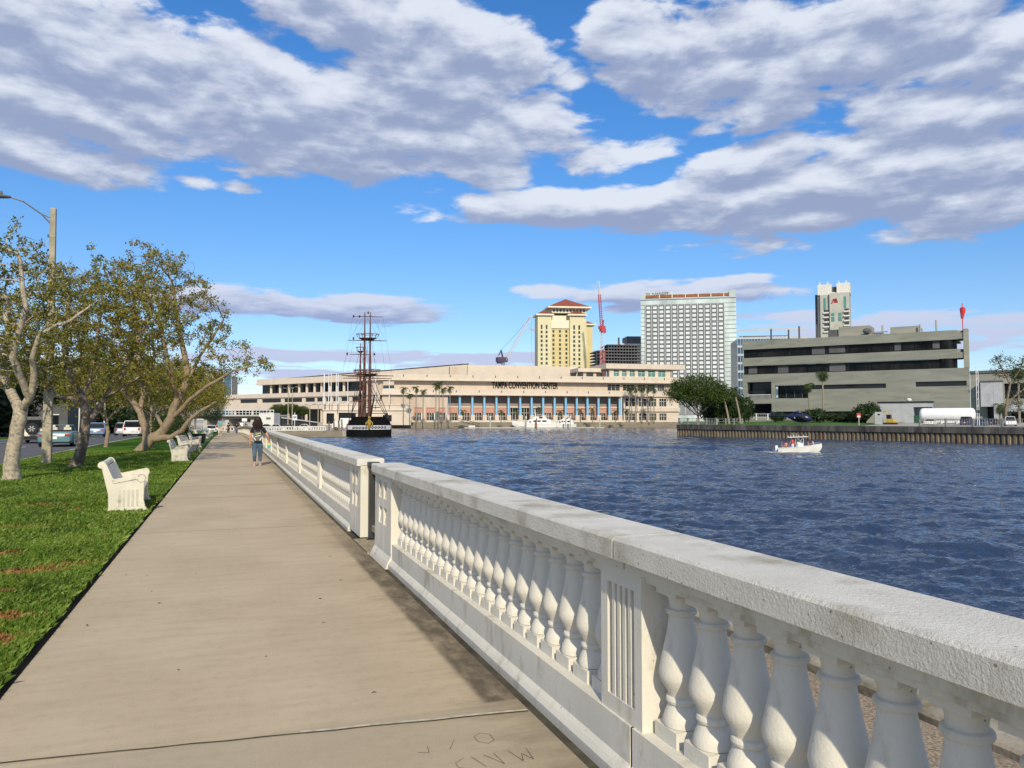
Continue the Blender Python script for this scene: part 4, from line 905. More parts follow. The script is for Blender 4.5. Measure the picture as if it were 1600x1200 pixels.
lattice(MB(), P(940,512,d), P(936.5,460,d), 1.5, 18, .15).build('jib', 'crane_red', k2_, world=True); lattice(MB(), P(936.5,460,d), P(934.8,439,d), 1.2, 8, .13).build('jib_tip', 'crane_white', k2_, world=True)
k3 = thing('crane', 'grey crane jib poking out left of the yellow hotel', 'crane', XY(848, 620, 0)); d = 620
lattice(MB(), XY(848,620,0), P(848,518,d), 2.2, 24, .2).build('mast', 'crane_white', k3, world=True); lattice(MB(), P(827,513.5,d), P(850,519,d), 1.5, 10, .14).build('jib', 'crane_white', k3, world=True)
# ---- concrete hotel tower with the red emblem
K = thing('hotel_tower', 'tall concrete hotel tower with a red emblem and green glass bays', 'building', XY(1304, 600, 0)); FK = Line(1275.5, 604, 1334, 592); UK = FK.u; ZK = lambda y: Z(y, 600)
lpart(K, 'shaft', 'far_concrete', lambda b: (lbox(b, FK, UK(1285), UK(1300)-.02, 0, 20, 0, ZK(459)), lbox(b, FK, UK(1300), UK(1331), -2.5, 20, 0, ZK(458))))
lpart(K, 'side_shaft', 'far_concrete', lambda b: lbox(b, FK, UK(1280.5), UK(1285)-.02, 3, 22, 0, ZK(447)))
lpart(K, 'side_face', 'far_dark', lambda b: lbox(b, FK, 0, UK(1280.5)-.02, 8, 26, 0, ZK(456)))
lpart(K, 'crown', 'far_white', lambda b: (lbox(b, FK, UK(1281), UK(1303), 1, 20, ZK(459)+.01, ZK(442.5)), lbox(b, FK, UK(1311), UK(1332), 1, 20, ZK(458)+.01, ZK(442)), lbox(b, FK, UK(1303)+.02, UK(1311)-.02, 3, 18, ZK(458)+.01, ZK(455))))
lpart(K, 'crown_recess', 'far_dark', lambda b: lbox(b, FK, UK(1303)+.02, UK(1311)-.02, 5, 16, ZK(455)+.01, ZK(446)))
for px in (1283.5, 1296, 1314, 1325.5):
    p = FK.px(px, 6); MB().tube([(p.x,p.y,ZK(442.5)),(p.x,p.y,ZK(436))], [.9,.12], 5).build('spike', 'far_white', K, world=True)
for a, c, y0, y1 in ((1290.5,1293.8,483,464.5),(1322.5,1326,482,464.5)): lpart(K, 'glass_bay', 'glass_teal', lambda b: lbox(b, FK, UK(a), UK(c), -.4 if a < 1300 else -2.8, -.02 if a < 1300 else -2.52, ZK(y0), ZK(y1)))
for a, c in ((1302.5,1307.3),(1313.5,1318.5)):
    for y0, y1 in ((494,489.5),(502.5,495.5)): lpart(K, 'glass_bay', 'glass_teal', lambda b: lbox(b, FK, UK(a), UK(c), -2.8, -2.52, ZK(y0), ZK(y1)))
for y in (487, 494, 501.5, 509, 517):
    lpart(K, 'balcony', 'far_white', lambda b: lbox(b, FK, UK(1289.5), UK(1298.5), -1.4, -.02, ZK(y+2.2), ZK(y))); lpart(K, 'balcony', 'far_white', lambda b: lbox(b, FK, UK(1322), UK(1331.5), -4.2, -2.52, ZK(y+2.2), ZK(y)))
    win(K, FK, UK(1290.5), UK(1298), ZK(y), ZK(y-3.4), -.15, 'win_dark'); win(K, FK, UK(1323), UK(1330), ZK(y), ZK(y-3.4), -2.7, 'win_dark')
def emblem(b):                      # slanted red strokes
    def q(pts): 
        w3 = []
        for x, y in pts: pp = FK.px(x, -2.62); w3.append((pp.x, pp.y, ZK(y)))
        b.slab(w3, (-FK.n.x*.3, -FK.n.y*.3, 0))
    q([(1305.5,467.2),(1308.6,467.2),(1311.2,473.4),(1308.9,473.4)]); q([(1309.5,467.2),(1310.8,466.8),(1313.2,473.6),(1311.4,473.5)][0:4])
    q([(1309.0,466.9),(1311.0,466.9),(1313.3,473.5),(1310.6,473.5)][0:3]); q([(1305.4,468.4),(1306.6,470.5),(1303.6,474.5),(1302.7,474.5)]); q([(1302.8,473.4),(1305.2,473.0),(1304,474.6),(1302.6,474.6)]); q([(1309.2,468.6),(1310.2,470.6),(1307.6,473.3),(1306.4,473.3)])
lpart(K, 'emblem', 'logo_red', emblem)
# ---- dark blue building behind the office
N_ = thing('office_block', 'dark blue glass building, its roof gantry showing above the grey office', 'building', XY(1200, 330, 0)); FN = Line(1153.5, 330, 1262, 326); UN = FN.u
lpart(N_, 'glass_wall', 'glass_blue', lambda b: lbox(b, FN, 0, FN.L, 0, 20, 0, Z(529,330)))
fl = MB()
for i in range(12): lbox(fl, FN, 0, FN.L, -.15, -.01, 3.6*i, 3.6*i+.9)
for i in range(24): lbox(fl, FN, i*1.2, i*1.2+.15, -.13, -.011, 0, Z(529,330))
fl.build('mullions', 'tower_rail', N_, world=True)
b = MB()
for i in range(14): u = UN(1160)+i*(UN(1236)-UN(1160))/13; lbox(b, FN, u, u+.2, 3, 3.2, Z(529,330), Z(524.3,330)); lbox(b, FN, u, u+.2, 8, 8.2, Z(529,330), Z(524.3,330))
lbox(b, FN, UN(1158), UN(1237), 2.8, 3.2, Z(524.5,330), Z(523.5,330)); lbox(b, FN, UN(1166), UN(1200), 2.5, 8.3, Z(526,330), Z(524,330)); b.build('roof_gantry', 'far_dark', N_, world=True)
# ---- the long board-marked concrete office on the island
Q = thing('office_building', 'long grey board-marked concrete office with dark ribbon windows on the island', 'building', XY(1340, 205, .8)); FQ = Line(1161, 222, 1500.5, 192); UQ = FQ.u; LQ = FQ.L
band = [(14.45,12.2),(19.25,16.9),(24.0,21.6)]
for z1, z0 in ((19.25,16.9),(24.0,21.65)): pass
lpart(Q, 'parapet', 'board_concrete', lambda b: lbox(b, FQ, 0, LQ-.2, 0, 1.0, 21.6, 24.0), bevel=.05)
lpart(Q, 'spandrel', 'board_concrete', lambda b: lbox(b, FQ, 0, LQ-.2, 0, 1.0, 16.85, 19.2), bevel=.05)
opq = [(UQ(1168),UQ(1206),7.4,12.2),(UQ(1168),UQ(1206),2.2,6.0),(UQ(1212),UQ(1264),7.4,11.1),(UQ(1264),UQ(1385.5),9.75,10.95),(UQ(1432),UQ(1512),9.9,11.15),(UQ(1212),UQ(1345),2.5,3.7)]
UE = UQ(1516.5)
lpart(Q, 'lower_wall', 'board_concrete', lambda b: holes(b, FQ, 0, UE, 0, 1.0, -.4, 14.4, opq))
lpart(Q, 'roof', 'board_concrete', lambda b: lbox(b, FQ, .5, LQ-1, 1.0, 30, 23.0, 23.5))
lpart(Q, 'end_wall', 'board_concrete', lambda b: (lbox(b, FQ, 0, .6, 1.01, 30, -.4, 14.4), lbox(b, FQ, .02, .6, 1.01, 30, 16.85, 19.2), lbox(b, FQ, .02, .6, 1.01, 30, 21.6, 23.0)))
wpx = [1161.5,1168,1184,1190,1210,1214,1233,1236,1262,1268,1291,1295,1323,1327,1356,1363,1391,1398,1411,1431,1441,1450,1458,1474,1483,1491,1498.5]
for z0, z1 in ((14.4,16.85),(19.2,21.6)):
    lpart(Q, 'glazing_backing', 'black_paint', lambda b: lbox(b, FQ, .7, LQ-2.0, 1.3, 1.6, z0, z1))
    for i in range(len(wpx)-1):
        a, c = UQ(wpx[i])+.08, UQ(wpx[i+1])-.08
        if c-a < .8: continue
        w = MB(); lbox(w, FQ, a, c, 1.0, 1.25, z0+.02, z1-.02); w = w.build('window', 'office_glass', Q, world=True)
        bl = random.Random(i*7+int(z0)).random()
        if bl < .4 and c-a > 1.5: lpart(Q, 'blind', 'far_dark', lambda b: lbox(b, FQ, a+.15, c-.15 if bl < .5 else (a+c)/2, .93, 1.0, z0+.15+bl*.9, z1-.1))
    p = FQ.pt(LQ-2.6, 2.4); MB().lathe((p.x,p.y,z0), [(2.2,0),(2.2,z1-z0)], 18).build('corner_glazing', 'office_glass', Q, world=True, smooth=40)
for z0, z1 in ((16.85,19.2),(21.6,23.9)):
    p = FQ.pt(LQ-1.6, 3.0); MB().lathe((p.x,p.y,z0), [(3.0,0),(3.0,z1-z0)], 20).build('rounded_corner', 'board_concrete', Q, world=True, smooth=40)
for a, c, z0, z1 in opq: win(Q, FQ, a, c, z0, z1, .5 if z1-z0 < 3.5 else 3.0, 'glass_dark')
for a in (1225, 1238, 1250): lpart(Q, 'window_post', 'house_grey', lambda b: lbox(b, FQ, UQ(a), UQ(a)+.15, 2.7, 2.99, 7.4, 11.1))
rb = MB()
for i in range(22): u = UQ(1168.3)+(UQ(1205.7)-UQ(1168.3))*i/21; lbox(rb, FQ, u, u+.07, .3, .36, 7.4, 8.5)
lbox(rb, FQ, UQ(1168), UQ(1206), .27, .4, 8.5, 8.62); rb.build('balcony_rail', 'metal_white', Q, world=True)
# end frame with sky between its beams
px0 = UQ(1508.5); lpart(Q, 'end_pillar', 'board_pale', lambda b: lbox(b, FQ, px0, UE, -.1, 2.5, 14.4, 24.2), bevel=.04)
lpart(Q, 'tie_beam', 'board_concrete', lambda b: (lbox(b, FQ, LQ-.4, px0-.01, .2, 1.2, 21.75, 23.3), lbox(b, FQ, LQ-.4, px0-.01, .2, 1.2, 16.95, 18.4)))
lpart(Q, 'roof_house', 'board_pale', lambda b: (lbox(b, FQ, UQ(1390), UQ(1436), 5, 14, 23.5, 26.2), lbox(b, FQ, UQ(1306), UQ(1356), 6, 14, 23.5, 27.2)))
lpart(Q, 'louvre_box', 'house_grey', lambda b: lbox(b, FQ, UQ(1289), UQ(1307)-.1, 6.4, 13, 23.5, 26.6))
p = FQ.px(1354, 4); b = MB(); b.lathe((p.x,p.y,23.6), [(1.0,0),(.3,.5),(.3,1)], 8); b.ball((p.x,p.y,25.4), (1.2,1.0,.9), 10, 6); b.build('satellite_dish', 'far_dark', Q, world=True)
for px, y in ((1198,513.5),(1226,516.5),(1243,512),(1271,511)):
    p = FQ.px(px, 6); MB().tube([(p.x,p.y,23.3),(p.x,p.y,Z(y,222)+.2)], .24, 6).build('vent_pipe', 'house_grey', Q, world=True)
for px, y in ((1378.5,504),(1464.5,501),(1438.5,506)):
    p = FQ.px(px, 4); MB().tube([(p.x,p.y,23.3),(p.x,p.y,Z(y,200))], .22, 6).build('vent_pipe', 'grey_steel', Q, world=True)
b = MB()
for k in range(9): p = FQ.pt(UQ(1359)+k*1.0, 3); b.tube([(p.x,p.y,23.4),(p.x,p.y,24.9)], .06, 4)
p0_, p1_ = FQ.px(1358, 3), FQ.px(1388, 3); b.tube([(p0_.x,p0_.y,24.9),(p1_.x,p1_.y,24.9)], .12, 4); lbox(b, FQ, UQ(1363), UQ(1380), 3.4, 5, 23.5, 24.7); b.build('roof_plant', 'board_pale', Q, world=True)
ws = thing('windsock', 'red windsock hanging limp on a thin red pole above the office roof', 'windsock', (*FQ.px(1507.5, 1.8), 24.2)); d = 191.5
hh = Z(471.5, d)-24.2; MB().tube([(0,0,-2.4),(0,0,hh)], .11, 6).build('pole', 'windsock', ws); MB().loft([[(r*math.cos(a)+o, r*math.sin(a), z) for a in np.linspace(0, 2*math.pi, 9)[:-1]] for r, o, z in ((.25,.1,hh-.9),(.62,.1,hh-1.2),(.66,.15,hh-1.9),(.5,.05,hh-2.6),(.28,-.12,hh-3.9))]).build('sock', 'windsock', ws, smooth=40)
# ---- the low buildings at the right edge
Rb = thing('annex_building', 'stained concrete annex with a big white duct box, right of the office', 'building', XY(1560, 186, .8)); FR = Line(1516.8, 190.6, 1640, 180); UR = FR.u
lpart(Rb, 'wall', 'board_pale', lambda b: (holes(b, FR, .05, FR.L, .3, 1.3, -.4, 12.9, [(UR(1543),UR(1568),-.4,4.6),(UR(1570),FR.L,6.5,10.2),(UR(1580),FR.L,0,3)])))
lpart(Rb, 'roof', 'far_dark', lambda b: (lbox(b, FR, .05, FR.L, .0, 14, 12.9, 13.5)))
lpart(Rb, 'recess', 'black_paint', lambda b: lbox(b, FR, UR(1540), FR.L, 2.0, 2.6, -.4, 12.5))
lpart(Rb, 'duct_box', 'shed_grey', lambda b: (lbox(b, FR, UR(1536), UR(1556)-.03, -2.2, .2, 4.6, 10.6), lbox(b, FR, UR(1556), UR(1568), -2.2, .2, -.2, 10.6)))
lpart(Rb, 'duct_roof', 'far_dark', lambda b: lbox(b, FR, UR(1535), UR(1569), -2.4, .25, 10.61, 10.9))
lpart(Rb, 'canopy', 'shed_grey', lambda b: (lbox(b, FR, UR(1575), FR.L, -3, .2, 3.4, 5.2)))
# ---- grass bank, bulkhead, fences
wed = MB(); S0, S1 = B0.to_2d(), B1.to_2d(); bk = Line(1058, 194, 1600, 128.5)
vs = [(*bk.pt(-0,1.2), .19), (*bk.pt(bk.L*.62,1.2), .19), (*FQ.px(1440,-1.5), 1.0), (*FQ.pt(-6,-.5), 1.35), (*bk.pt(2,40), 1.2)]
wed.add(vs, [(0,1,2,3,4)]); struct(wed, 'grass_bank', 'grass_far')
pv = MB(); pv.add([(*bk.pt(bk.L*.62,1.2), .21), (*bk.pt(bk.L*1.7,1.2), .21), (*bk.pt(bk.L*1.5,60), .3), (*FQ.px(1440,-1.5), .9)], [(0,1,2,3)]); struct(pv, 'parking_yard', 'grey_pavement')
bh = thing('bulkhead', 'steel sheet-pile bulkhead with dark streaked concrete cap around the island', 'bulkhead', (B0.x, B0.y, WATER))
def capf(b):
    n = 40; LL = bk.L*2.0
    for i in range(n): lbox(b, bk, LL*i/n+.02, LL*(i+1)/n-.02, -.25, 1.15, -.95, .2)
lpart(bh, 'cap', 'bulk_cap', capf)
def pilef(b):
    LL = bk.L*2.0; u = 0; P0 = []; 
    while u < LL: P0 += [(u,0),(u+.34,0),(u+.46,.28),(u+.80,.28),(u+.92,0)]; u += .92
    vs = []; 
    for u_, k in P0: q_ = bk.pt(u_, k-.05); vs += [(q_.x,q_.y,-3.6),(q_.x,q_.y,-.9)]
    b.add(vs, [(2*i,2*i+2,2*i+3,2*i+1) for i in range(len(P0)-1)])
lpart(bh, 'sheet_pile', 'sheet_pile', pilef, fix=False)
sd_ = Line(1058, 194, 1059.5, 236); lpart(bh, 'end_cap', 'bulk_cap', lambda b: b.wall(bk.pt(.02,1.2), bk.pt(1.0,46), 1, -3.4, .19))
def fence(name, label, u0, u1, z0, h, m, step, rails=(1.0,), pick=.35, r=.025, k=.2, ln=bk, posts=5):
    f = thing(name, label, 'fence', (*ln.pt((u0+u1)/2, k), z0)); n = int((u1-u0)/step)
    b = MB()
    for i in range(n+1): 
        p = ln.pt(u0+(u1-u0)*i/n, k)
        if pick: b.tube([(p.x,p.y,z0),(p.x,p.y,z0+h*.96)], r, 4)
    if pick: b.build('pickets', m, f, world=True)
    for rr_ in rails:
        a, c = ln.pt(u0,k), ln.pt(u1,k); MB().tube([(a.x,a.y,z0+h*rr_),(c.x,c.y,z0+h*rr_)], .045, 5).build('rail', m, f, world=True)
    for i in range(posts):
        p = ln.pt(u0+(u1-u0)*i/(posts-1), k); MB().bb(p.x-.13,p.x+.13,p.y-.13,p.y+.13,z0,z0+h+.12).build('post', m, f, world=True)
    return f
ub = bk.u
fence('fence', 'pale steel picket fence with thick posts along the parking yard edge', ub(1436), ub(1600)+6, .2, 1.35, 'grey_steel', .42, (.12,1.0), r=.035, posts=6)
fence('fence', 'grey mesh fence on the bulkhead corner below the big round tree', ub(1060), ub(1118), .2, 1.55, 'grey_steel', .5, (.12,1.0), r=.05, posts=5)
ft = fence('fence', 'thin white chain-link fence and gate at the foot of the grey office', 0, 9, 1.3, 1.7, 'metal_white', .6, (.5,1.0), ln=Line(1164,213,1203,211), posts=4)
fence('handrail', 'sloping green handrail on the grass left of the office', 0, Line(1121,186,1160,186).L, .3, 1.3, 'grey_steel', 2.0, (1.0,.5), pick=0, ln=Line(1121,186,1160,186), posts=4)
# ------------------------------------------------------------------ vehicles
def rring(y, hw, z0, z1, r=.12, tw=1.0):            # rounded rectangle ring in the XZ plane
    pts = []; 
    for cx, cz, a0 in ((1,1,0),(-1,1,90),(-1,-1,180),(1,-1,270)):
        for a in (0,45,90):
            w = hw*(tw if cz > 0 else 1); a_ = R(a0+a); pts.append((cx*(w-r)+r*math.cos(a_), y, (z1-r if cz > 0 else z0+r)+r*math.sin(a_)))
    return pts
def zring(z, hw, y0, y1, r=.2):                     # rounded rectangle ring in the XY plane
    pts = []
    for cx, yy, a0 in ((1,y1,0),(-1,y1,90),(-1,y0,180),(1,y0,270)):
        sy = 1 if yy == y1 else -1
        for a in (0,45,90): a_ = R(a0+a); pts.append((cx*(hw-r)+r*math.cos(a_), yy-sy*r+r*math.sin(a_), z))
    return pts
def wheel(t, x, y, r=.33, w=.22):
    ax = Matrix.Rotation(R(90), 3, 'Y'); s = 1 if x > 0 else -1
    wv = MB().lathe((x-w/2,y,r), [(r*.6,0),(r*.95,0),(r,.03),(r,w-.03),(r*.95,w),(r*.6,w)], 18, ax).build('wheel', 'black_rubber', t, smooth=40)
    MB().lathe((x-w/2-.006,y,r), [(r*.58,0),(r*.5,.03),(r*.5,w-.02),(r*.58,w+.012)], 12, ax).build('rim', 'chrome', wv)
def car(label, loc, rz, paint, L=4.7, W=1.84, H=1.46, style='sedan', group='cars on the avenue', cat='car'):
    t = thing(style+'_car' if style != 'pickup' else 'pickup_truck', label, cat, loc, rz, group); h = W/2; hl = L/2; c = .22
    tall = style in ('suv','jeep','van','pickup'); dk = .98 if tall else .93; bt = (1.02 if tall else .90) if style != 'convertible' else .95
    b = MB()
    if style == 'pickup': secs = [(-hl,h-.06,c+.25,.98),(-hl+.15,h,c+.1,1.0),(0,h,c,1.0),(hl-1.3,h,c,1.02),(hl-.2,h-.05,c+.02,.92),(hl,h-.2,c+.1,.75)]
    elif tall: secs = [(-hl,h-.10,c+.14,bt-.12),(-hl+.12,h-.02,c+.04,bt-.02),(-hl+.6,h,c,bt),(.6,h,c,bt),(hl-1.0,h,c,dk),(hl-.2,h-.05,c,dk-.16),(hl,h-.25,c+.1,.72)]
    else: secs = [(-hl,h-.16,c+.12,dk-.16),(-hl+.10,h-.05,c+.03,dk-.03),(-hl+.7,h,c,dk),(-.2,h,c,.92),(hl-1.1,h,c,.86),(hl-.25,h-.08,c,.72),(hl,h-.3,c+.08,.60)]
    b.loft([rring(y, w, a, z, .10) for y, w, a, z in secs]); b.build('body', paint, t, smooth=45)
    g0, g1 = {'sedan':(-hl+.75, hl-1.25),'suv':(-hl+.12, hl-1.2),'jeep':(-hl+.35, hl-1.35),'van':(-hl+.1, hl-.9),'pickup':(-.35, hl-1.35),'convertible':(0,0)}[style]
    if style != 'convertible':
        r0, r1 = {'sedan':(g0+.75,g1-.85),'suv':(g0+.28,g1-.75),'jeep':(g0+.05,g1-.25),'van':(g0+.15,g1-.7),'pickup':(g0+.25,g1-.7)}[style]
        MB().loft([zring(bt-.06, h-.07, g0, g1), zring(bt+.02, h-.09, g0+.03, g1-.05), zring(H-.07, h-.24, r0, r1)]).build('windows', 'glass_dark' if style != 'jeep' else 'pack_grey', t, smooth=45)
        MB().loft([zring(H-.08, h-.235, r0-.02, r1+.02), zring(H-.02, h-.25, r0+.02, r1-.02), zring(H, h-.34, r0+.12, r1-.12)]).build('roof', paint if style != 'jeep' else 'pack_grey', t, smooth=45)
        for s in (-1, 1):
            for ya, yb in ((g0+.05, r0+.03), (g1-.06, r1-.03), ((r0+r1)/2, (r0+r1)/2)): MB().tube([(s*(h-.09),ya,bt-.02),(s*(h-.237),yb,H-.06)], .042, 5).build('pillar', paint if style != 'jeep' else 'pack_grey', t)
    else:
        MB().loft([zring(.955, .62, -.95, .75), zring(.90, .62, -.95, .75)]).build('cockpit', 'black_paint', t)
        for x in (-.38,.38): MB().box((x,-.35,1.02), (.42,.16,.30)).ball((x,-.38,1.22), (.13,.08,.10)).build('seat', 'car_cream', t, bevel=.02)
        MB().tube([(-.66,.75,.93),(-.56,.45,1.30),(.56,.45,1.30),(.66,.75,.93)], .03, 6).build('windscreen_frame', paint, t)
        MB().loft([[(-.75,-1.5,.93),(.75,-1.5,.93),(.75,-1.0,.93),(-.75,-1.0,.93)],[(-.68,-1.4,1.02),(.68,-1.4,1.02),(.68,-1.1,1.02),(-.68,-1.1,1.02)]]).build('folded_top', 'black_paint', t)
    for x in (-h+.12, h-.12):
        for y in (-hl+.85, hl-.9): wheel(t, x, y, .36 if tall else .33)
    zt = bt-.22 if tall else dk-.22; bw = .22
    for s in (-1, 1): MB().box((s*(h-.27), -hl+.03, zt), (.30 if style != 'suv' else .2, .12, .13 if style != 'suv' else .26)).build('tail_light', 'tail_red', t, bevel=.02)
    for s in (-1, 1): MB().ball((s*(h-.32), hl-.12, .62), (.16,.14,.09)).build('headlight', 'chrome', t)
    MB().loft([rring(-hl-.05, h-.14, .32, .50, .05), rring(-hl+.12, h-.05, .30, .52, .05)]).build('bumper', paint if style != 'jeep' else 'black_paint', t, smooth=45)
    MB().box((0, -hl-.062, .62 if tall else .56), (.31,.02,.16)).build('plate', 'plate', t)
    if style in ('suv','jeep','van'): MB().box((0, -hl+.06+(.12 if style == 'jeep' else 0), (H+bt)/2-.02), (W-.75,.04,(H-bt)*.55), rx=R(12)).build('rear_window', 'glass_dark', t)
    if style == 'jeep':
        ax = Matrix.Rotation(R(90), 3, 'X'); o = MB().lathe((.05,-hl-.02,1.02), [(.18,-.0),(.38,0),(.40,.05),(.40,.22),(.36,.26),(.2,.26)], 20, ax).build('spare_wheel', 'black_rubber', t, smooth=40)
        b = MB()
        for k in range(6): a = k*math.pi/3; b.box((.05+.13*math.cos(a), -hl-.29, 1.02+.13*math.sin(a)), (.16,.03,.07), ry=-a)
        b.build('spokes', 'chrome', o)
    return t
ry = lambda y: gz(y)-.126
jp = car('cream off-road car with a spare wheel on its tailgate, in the far lane', (*XY(59,55)[:2],ry(60)), R(2), 'car_cream', 4.2, 1.85, 1.85, 'jeep', cat='off-road car')
car('teal convertible with its roof down, seen between pole and tree trunk', (*XY(97,48.5)[:2],ry(52)), R(1), 'car_teal', 4.75, 1.9, 1.35, 'convertible', cat='convertible')
car('light blue sedan driving away in the outer lane', (*XY(152,82)[:2],ry(86)), R(4), 'car_blue', 4.7, 1.84, 1.48, 'sedan')
car('white sport utility car close to the kerb behind the forked tree', (*XY(209,84)[:2],ry(88)), R(2), 'car_white', 4.6, 1.9, 1.72, 'suv')
car('dark silver sport utility car ahead of the white one', (*XY(193,104)[:2],ry(112)), R(3), 'car_silver', 4.6, 1.9, 1.75, 'suv')
car('black car mostly hidden behind the forked tree trunk', (*XY(229,100)[:2],ry(108)), R(2), 'car_dark', 4.7, 1.84, 1.55, 'suv')
car('small white car far down the avenue left of the pedestrians', (-2.9,150,gz(150)-.02), R(5), 'car_white', 4.4, 1.8, 1.5, 'sedan')
for i, (px, d, m, lb) in enumerate(((372,200,'car_dark','black van under the bridge, nearest to the promenade end'),(415,205,'car_dark','dark car roof beside the pale bridge house, left one'),(430,205,'car_silver','grey car just right of the bridge house behind the white parapet'),(444,206,'car_dark','dark car behind the white parapet, left of the lamp posts'),(474,207,'car_white','white car behind the parapet, right of the lamp posts'))):
    p = XY(px, d); car(lb, (p.x,p.y,-1.25), R(80), m, style='suv' if i in (0,3) else 'sedan', H=1.8 if i == 0 else 1.5, group='cars crossing the bridge')
hd = FQ.rz()
for i, (px, d, m, st, lb) in enumerate(((1511,158,'car_navy','suv','navy car parked nearest to the white tank'),(1533,152,'car_navy','sedan','second navy car in the yard, low sedan'),(1552,160,'car_dark','sedan','black parked car half behind the white pickup'),(1578,148,'car_white','pickup','white pickup truck behind the picket fence'),(1454,160,'car_white','sedan','low white car parked below the white tank'))):
    p = XY(px, d); car(lb, (p.x,p.y,.24), R(-62 if i != 3 else -50)+math.pi*(i % 2), m, 5.4 if st == 'pickup' else 4.6, 1.9, 1.85 if st in ('pickup','suv') else 1.45, st, group='cars parked in the island yard', cat='pickup truck' if st == 'pickup' else 'car')
# tank, shed, excavator, helicopter on the island
def onyard(px, d, z=.22): p = XY(px, d); return (p.x, p.y, z)
t = thing('storage_tank', 'big white horizontal tank with round ends in front of the office', 'tank', onyard(1480, 173), hd); ax = Matrix.Rotation(R(90), 3, 'Y')
MB().lathe((-5.1,0,2.35), [(.3,-.45),(1.0,-.3),(1.4,.0),(1.5,.4),(1.5,9.8),(1.4,10.2),(1.0,10.5),(.3,10.65)], 24, ax).build('shell', 'tank_white', t, smooth=50); b = MB(); b.bb(-4.4,4.6,-.7,.7,.5,1.0)
for x in (-3.6,-1,2,4): b.bb(x-.2,x+.2,-1.1,1.1,0,1.0)
b.build('saddle', 'metal_white', t); b = MB()
for x in (-2.6,-.2,2.1,4.2): b.lathe((x,0,3.5), [(.22,0),(.22,.25),(.1,.3)], 8)
b.build('hatches', 'metal_white', t)
t = thing('shed', 'pale grey block shed with a thin dark roof and open green bay', 'shed', onyard(1416, 184), hd)
b = MB(); b.bb(-5.8,1.8,-2,2,-.3,5.3); b.bb(1.8,5.6,-2,2,4.2,5.3); b.bb(5.2,5.6,1.6,2,-.3,4.2); b.bb(1.81,5.2,1.7,1.95,-.3,4.2); b.build('walls', 'shed_grey', t); MB().bb(-6.0,5.9,-2.3,2.3,5.3,5.55).build('roof', 'black_paint', t); MB().bb(1.9,8.2,-1.4,1.2,0,2.3).build('green_bin', 'green_paint', t); MB().ball((.7,0,5.9), (.6,.6,.5)).build('roof_vent', 'far_white', t)
t = thing('cabinet', 'narrow white utility cabinet standing left of the excavator', 'cabinet', onyard(1373.5, 168), hd); MB().bb(-.75,.75,-.6,.6,0,2.9).build('box', 'shed_grey', t, bevel=.03); MB().bb(-.2,.3,-.63,-.6,2.2,2.5).build('notice', 'letter_black', t)
t = thing('ramp_wall', 'low wedge-shaped concrete ramp wall beside the dark shrubs', 'wall', onyard(1362, 172), hd); MB().slab([(-1.1,0,0),(1.1,0,0),(1.1,0,2.7),(.6,0,2.7),(-1.1,0,.8)], (0,.5,0)).build('wall', 'board_pale', t)
t = thing('excavator', 'small yellow excavator with a raised arm near the fence', 'excavator', onyard(1391, 166), R(20))
for s in (-1,1): MB().loft([rring(-1.2,.2,0,.5,.1), rring(1.2,.2,0,.5,.1)]).build('track', 'black_rubber', t).location = (s*.65,0,0)
MB().box((0,-.2,1.0), (1.5,1.7,.8)).build('body', 'yellow_paint', t, bevel=.05); MB().box((-.35,.1,1.85), (.7,.9,.95)).build('cab', 'glass_dark', t, bevel=.05); MB().tube([(.4,.5,1.2),(.6,1.2,3.2),(.7,2.2,2.6),(.75,2.4,1.4)], [.14,.12,.10,.08], 6).build('arm', 'yellow_paint', t); MB().box((.75,2.4,1.1), (.5,.3,.5)).build('bucket', 'dark_steel', t)
t = thing('warning_sign', 'red and white warning sign on a pale post at the water edge', 'sign', onyard(1342, 157.5)); MB().tube([(0,0,0),(0,0,2.3)], .06, 6).build('post', 'metal_white', t); MB().box((0,0,2.1), (.75,.05,.95)).build('board', 'sign_red', t); MB().box((0,-.035,1.88), (.6,.02,.3)).build('white_field', 'plate', t); t.rotation_euler = (0,0,hd)
t = thing('helicopter', 'dark navy helicopter parked on the grass with its nose to the right', 'helicopter', (*onyard(1246, 176)[:2], .35), hd+R(4))
def oval(x, ry_, rz_, zc): return [(x, ry_*math.cos(a), zc+rz_*math.sin(a)) for a in np.linspace(0, 2*math.pi, 13)[:-1]]
MB().loft([oval(-5.6,.12,.14,2.1), oval(-2.2,.22,.28,1.9), oval(-1.2,.7,.7,1.7), oval(0,.95,1.05,1.6), oval(1.6,.95,1.0,1.5), oval(2.7,.6,.65,1.3), oval(3.2,.15,.2,1.15)]).build('fuselage', 'heli_navy', t, smooth=60)
MB().loft([oval(1.3,.97,.5,1.85), oval(2.5,.62,.42,1.65), oval(2.95,.2,.15,1.5)]).build('windscreen', 'glass_dark', t, smooth=60); MB().slab([(-5.9,-.04,1.9),(-5.2,-.04,1.9),(-5.5,-.04,3.0),(-6.0,-.04,3.1)], (0,.08,0)).build('tail_fin', 'heli_navy', t)
MB().ball((0,0,2.75), (1.0,.45,.3)).build('engine_cover', 'heli_navy', t); MB().tube([(0,0,2.8),(0,0,3.2)], .08, 6).build('mast', 'dark_steel', t)
for k in range(4): MB().box((1.9,0,0), (3.6,.2,.03)).build('rotor_blade', 'dark_steel', t).location = (0,0,3.2); t.children[-1].rotation_euler = (0,0,R(90*k+35))
for s in (-1,1): MB().tube([(-1.3,s*.9,.08),(1.6,s*.9,.08),(1.9,s*.9,.2)], .05, 6).tube([(-.7,s*.9,.08),(-.6,s*.5,.9)], .04, 5).tube([(1.0,s*.9,.08),(.9,s*.5,.9)], .04, 5).build('skid', 'dark_steel', t)
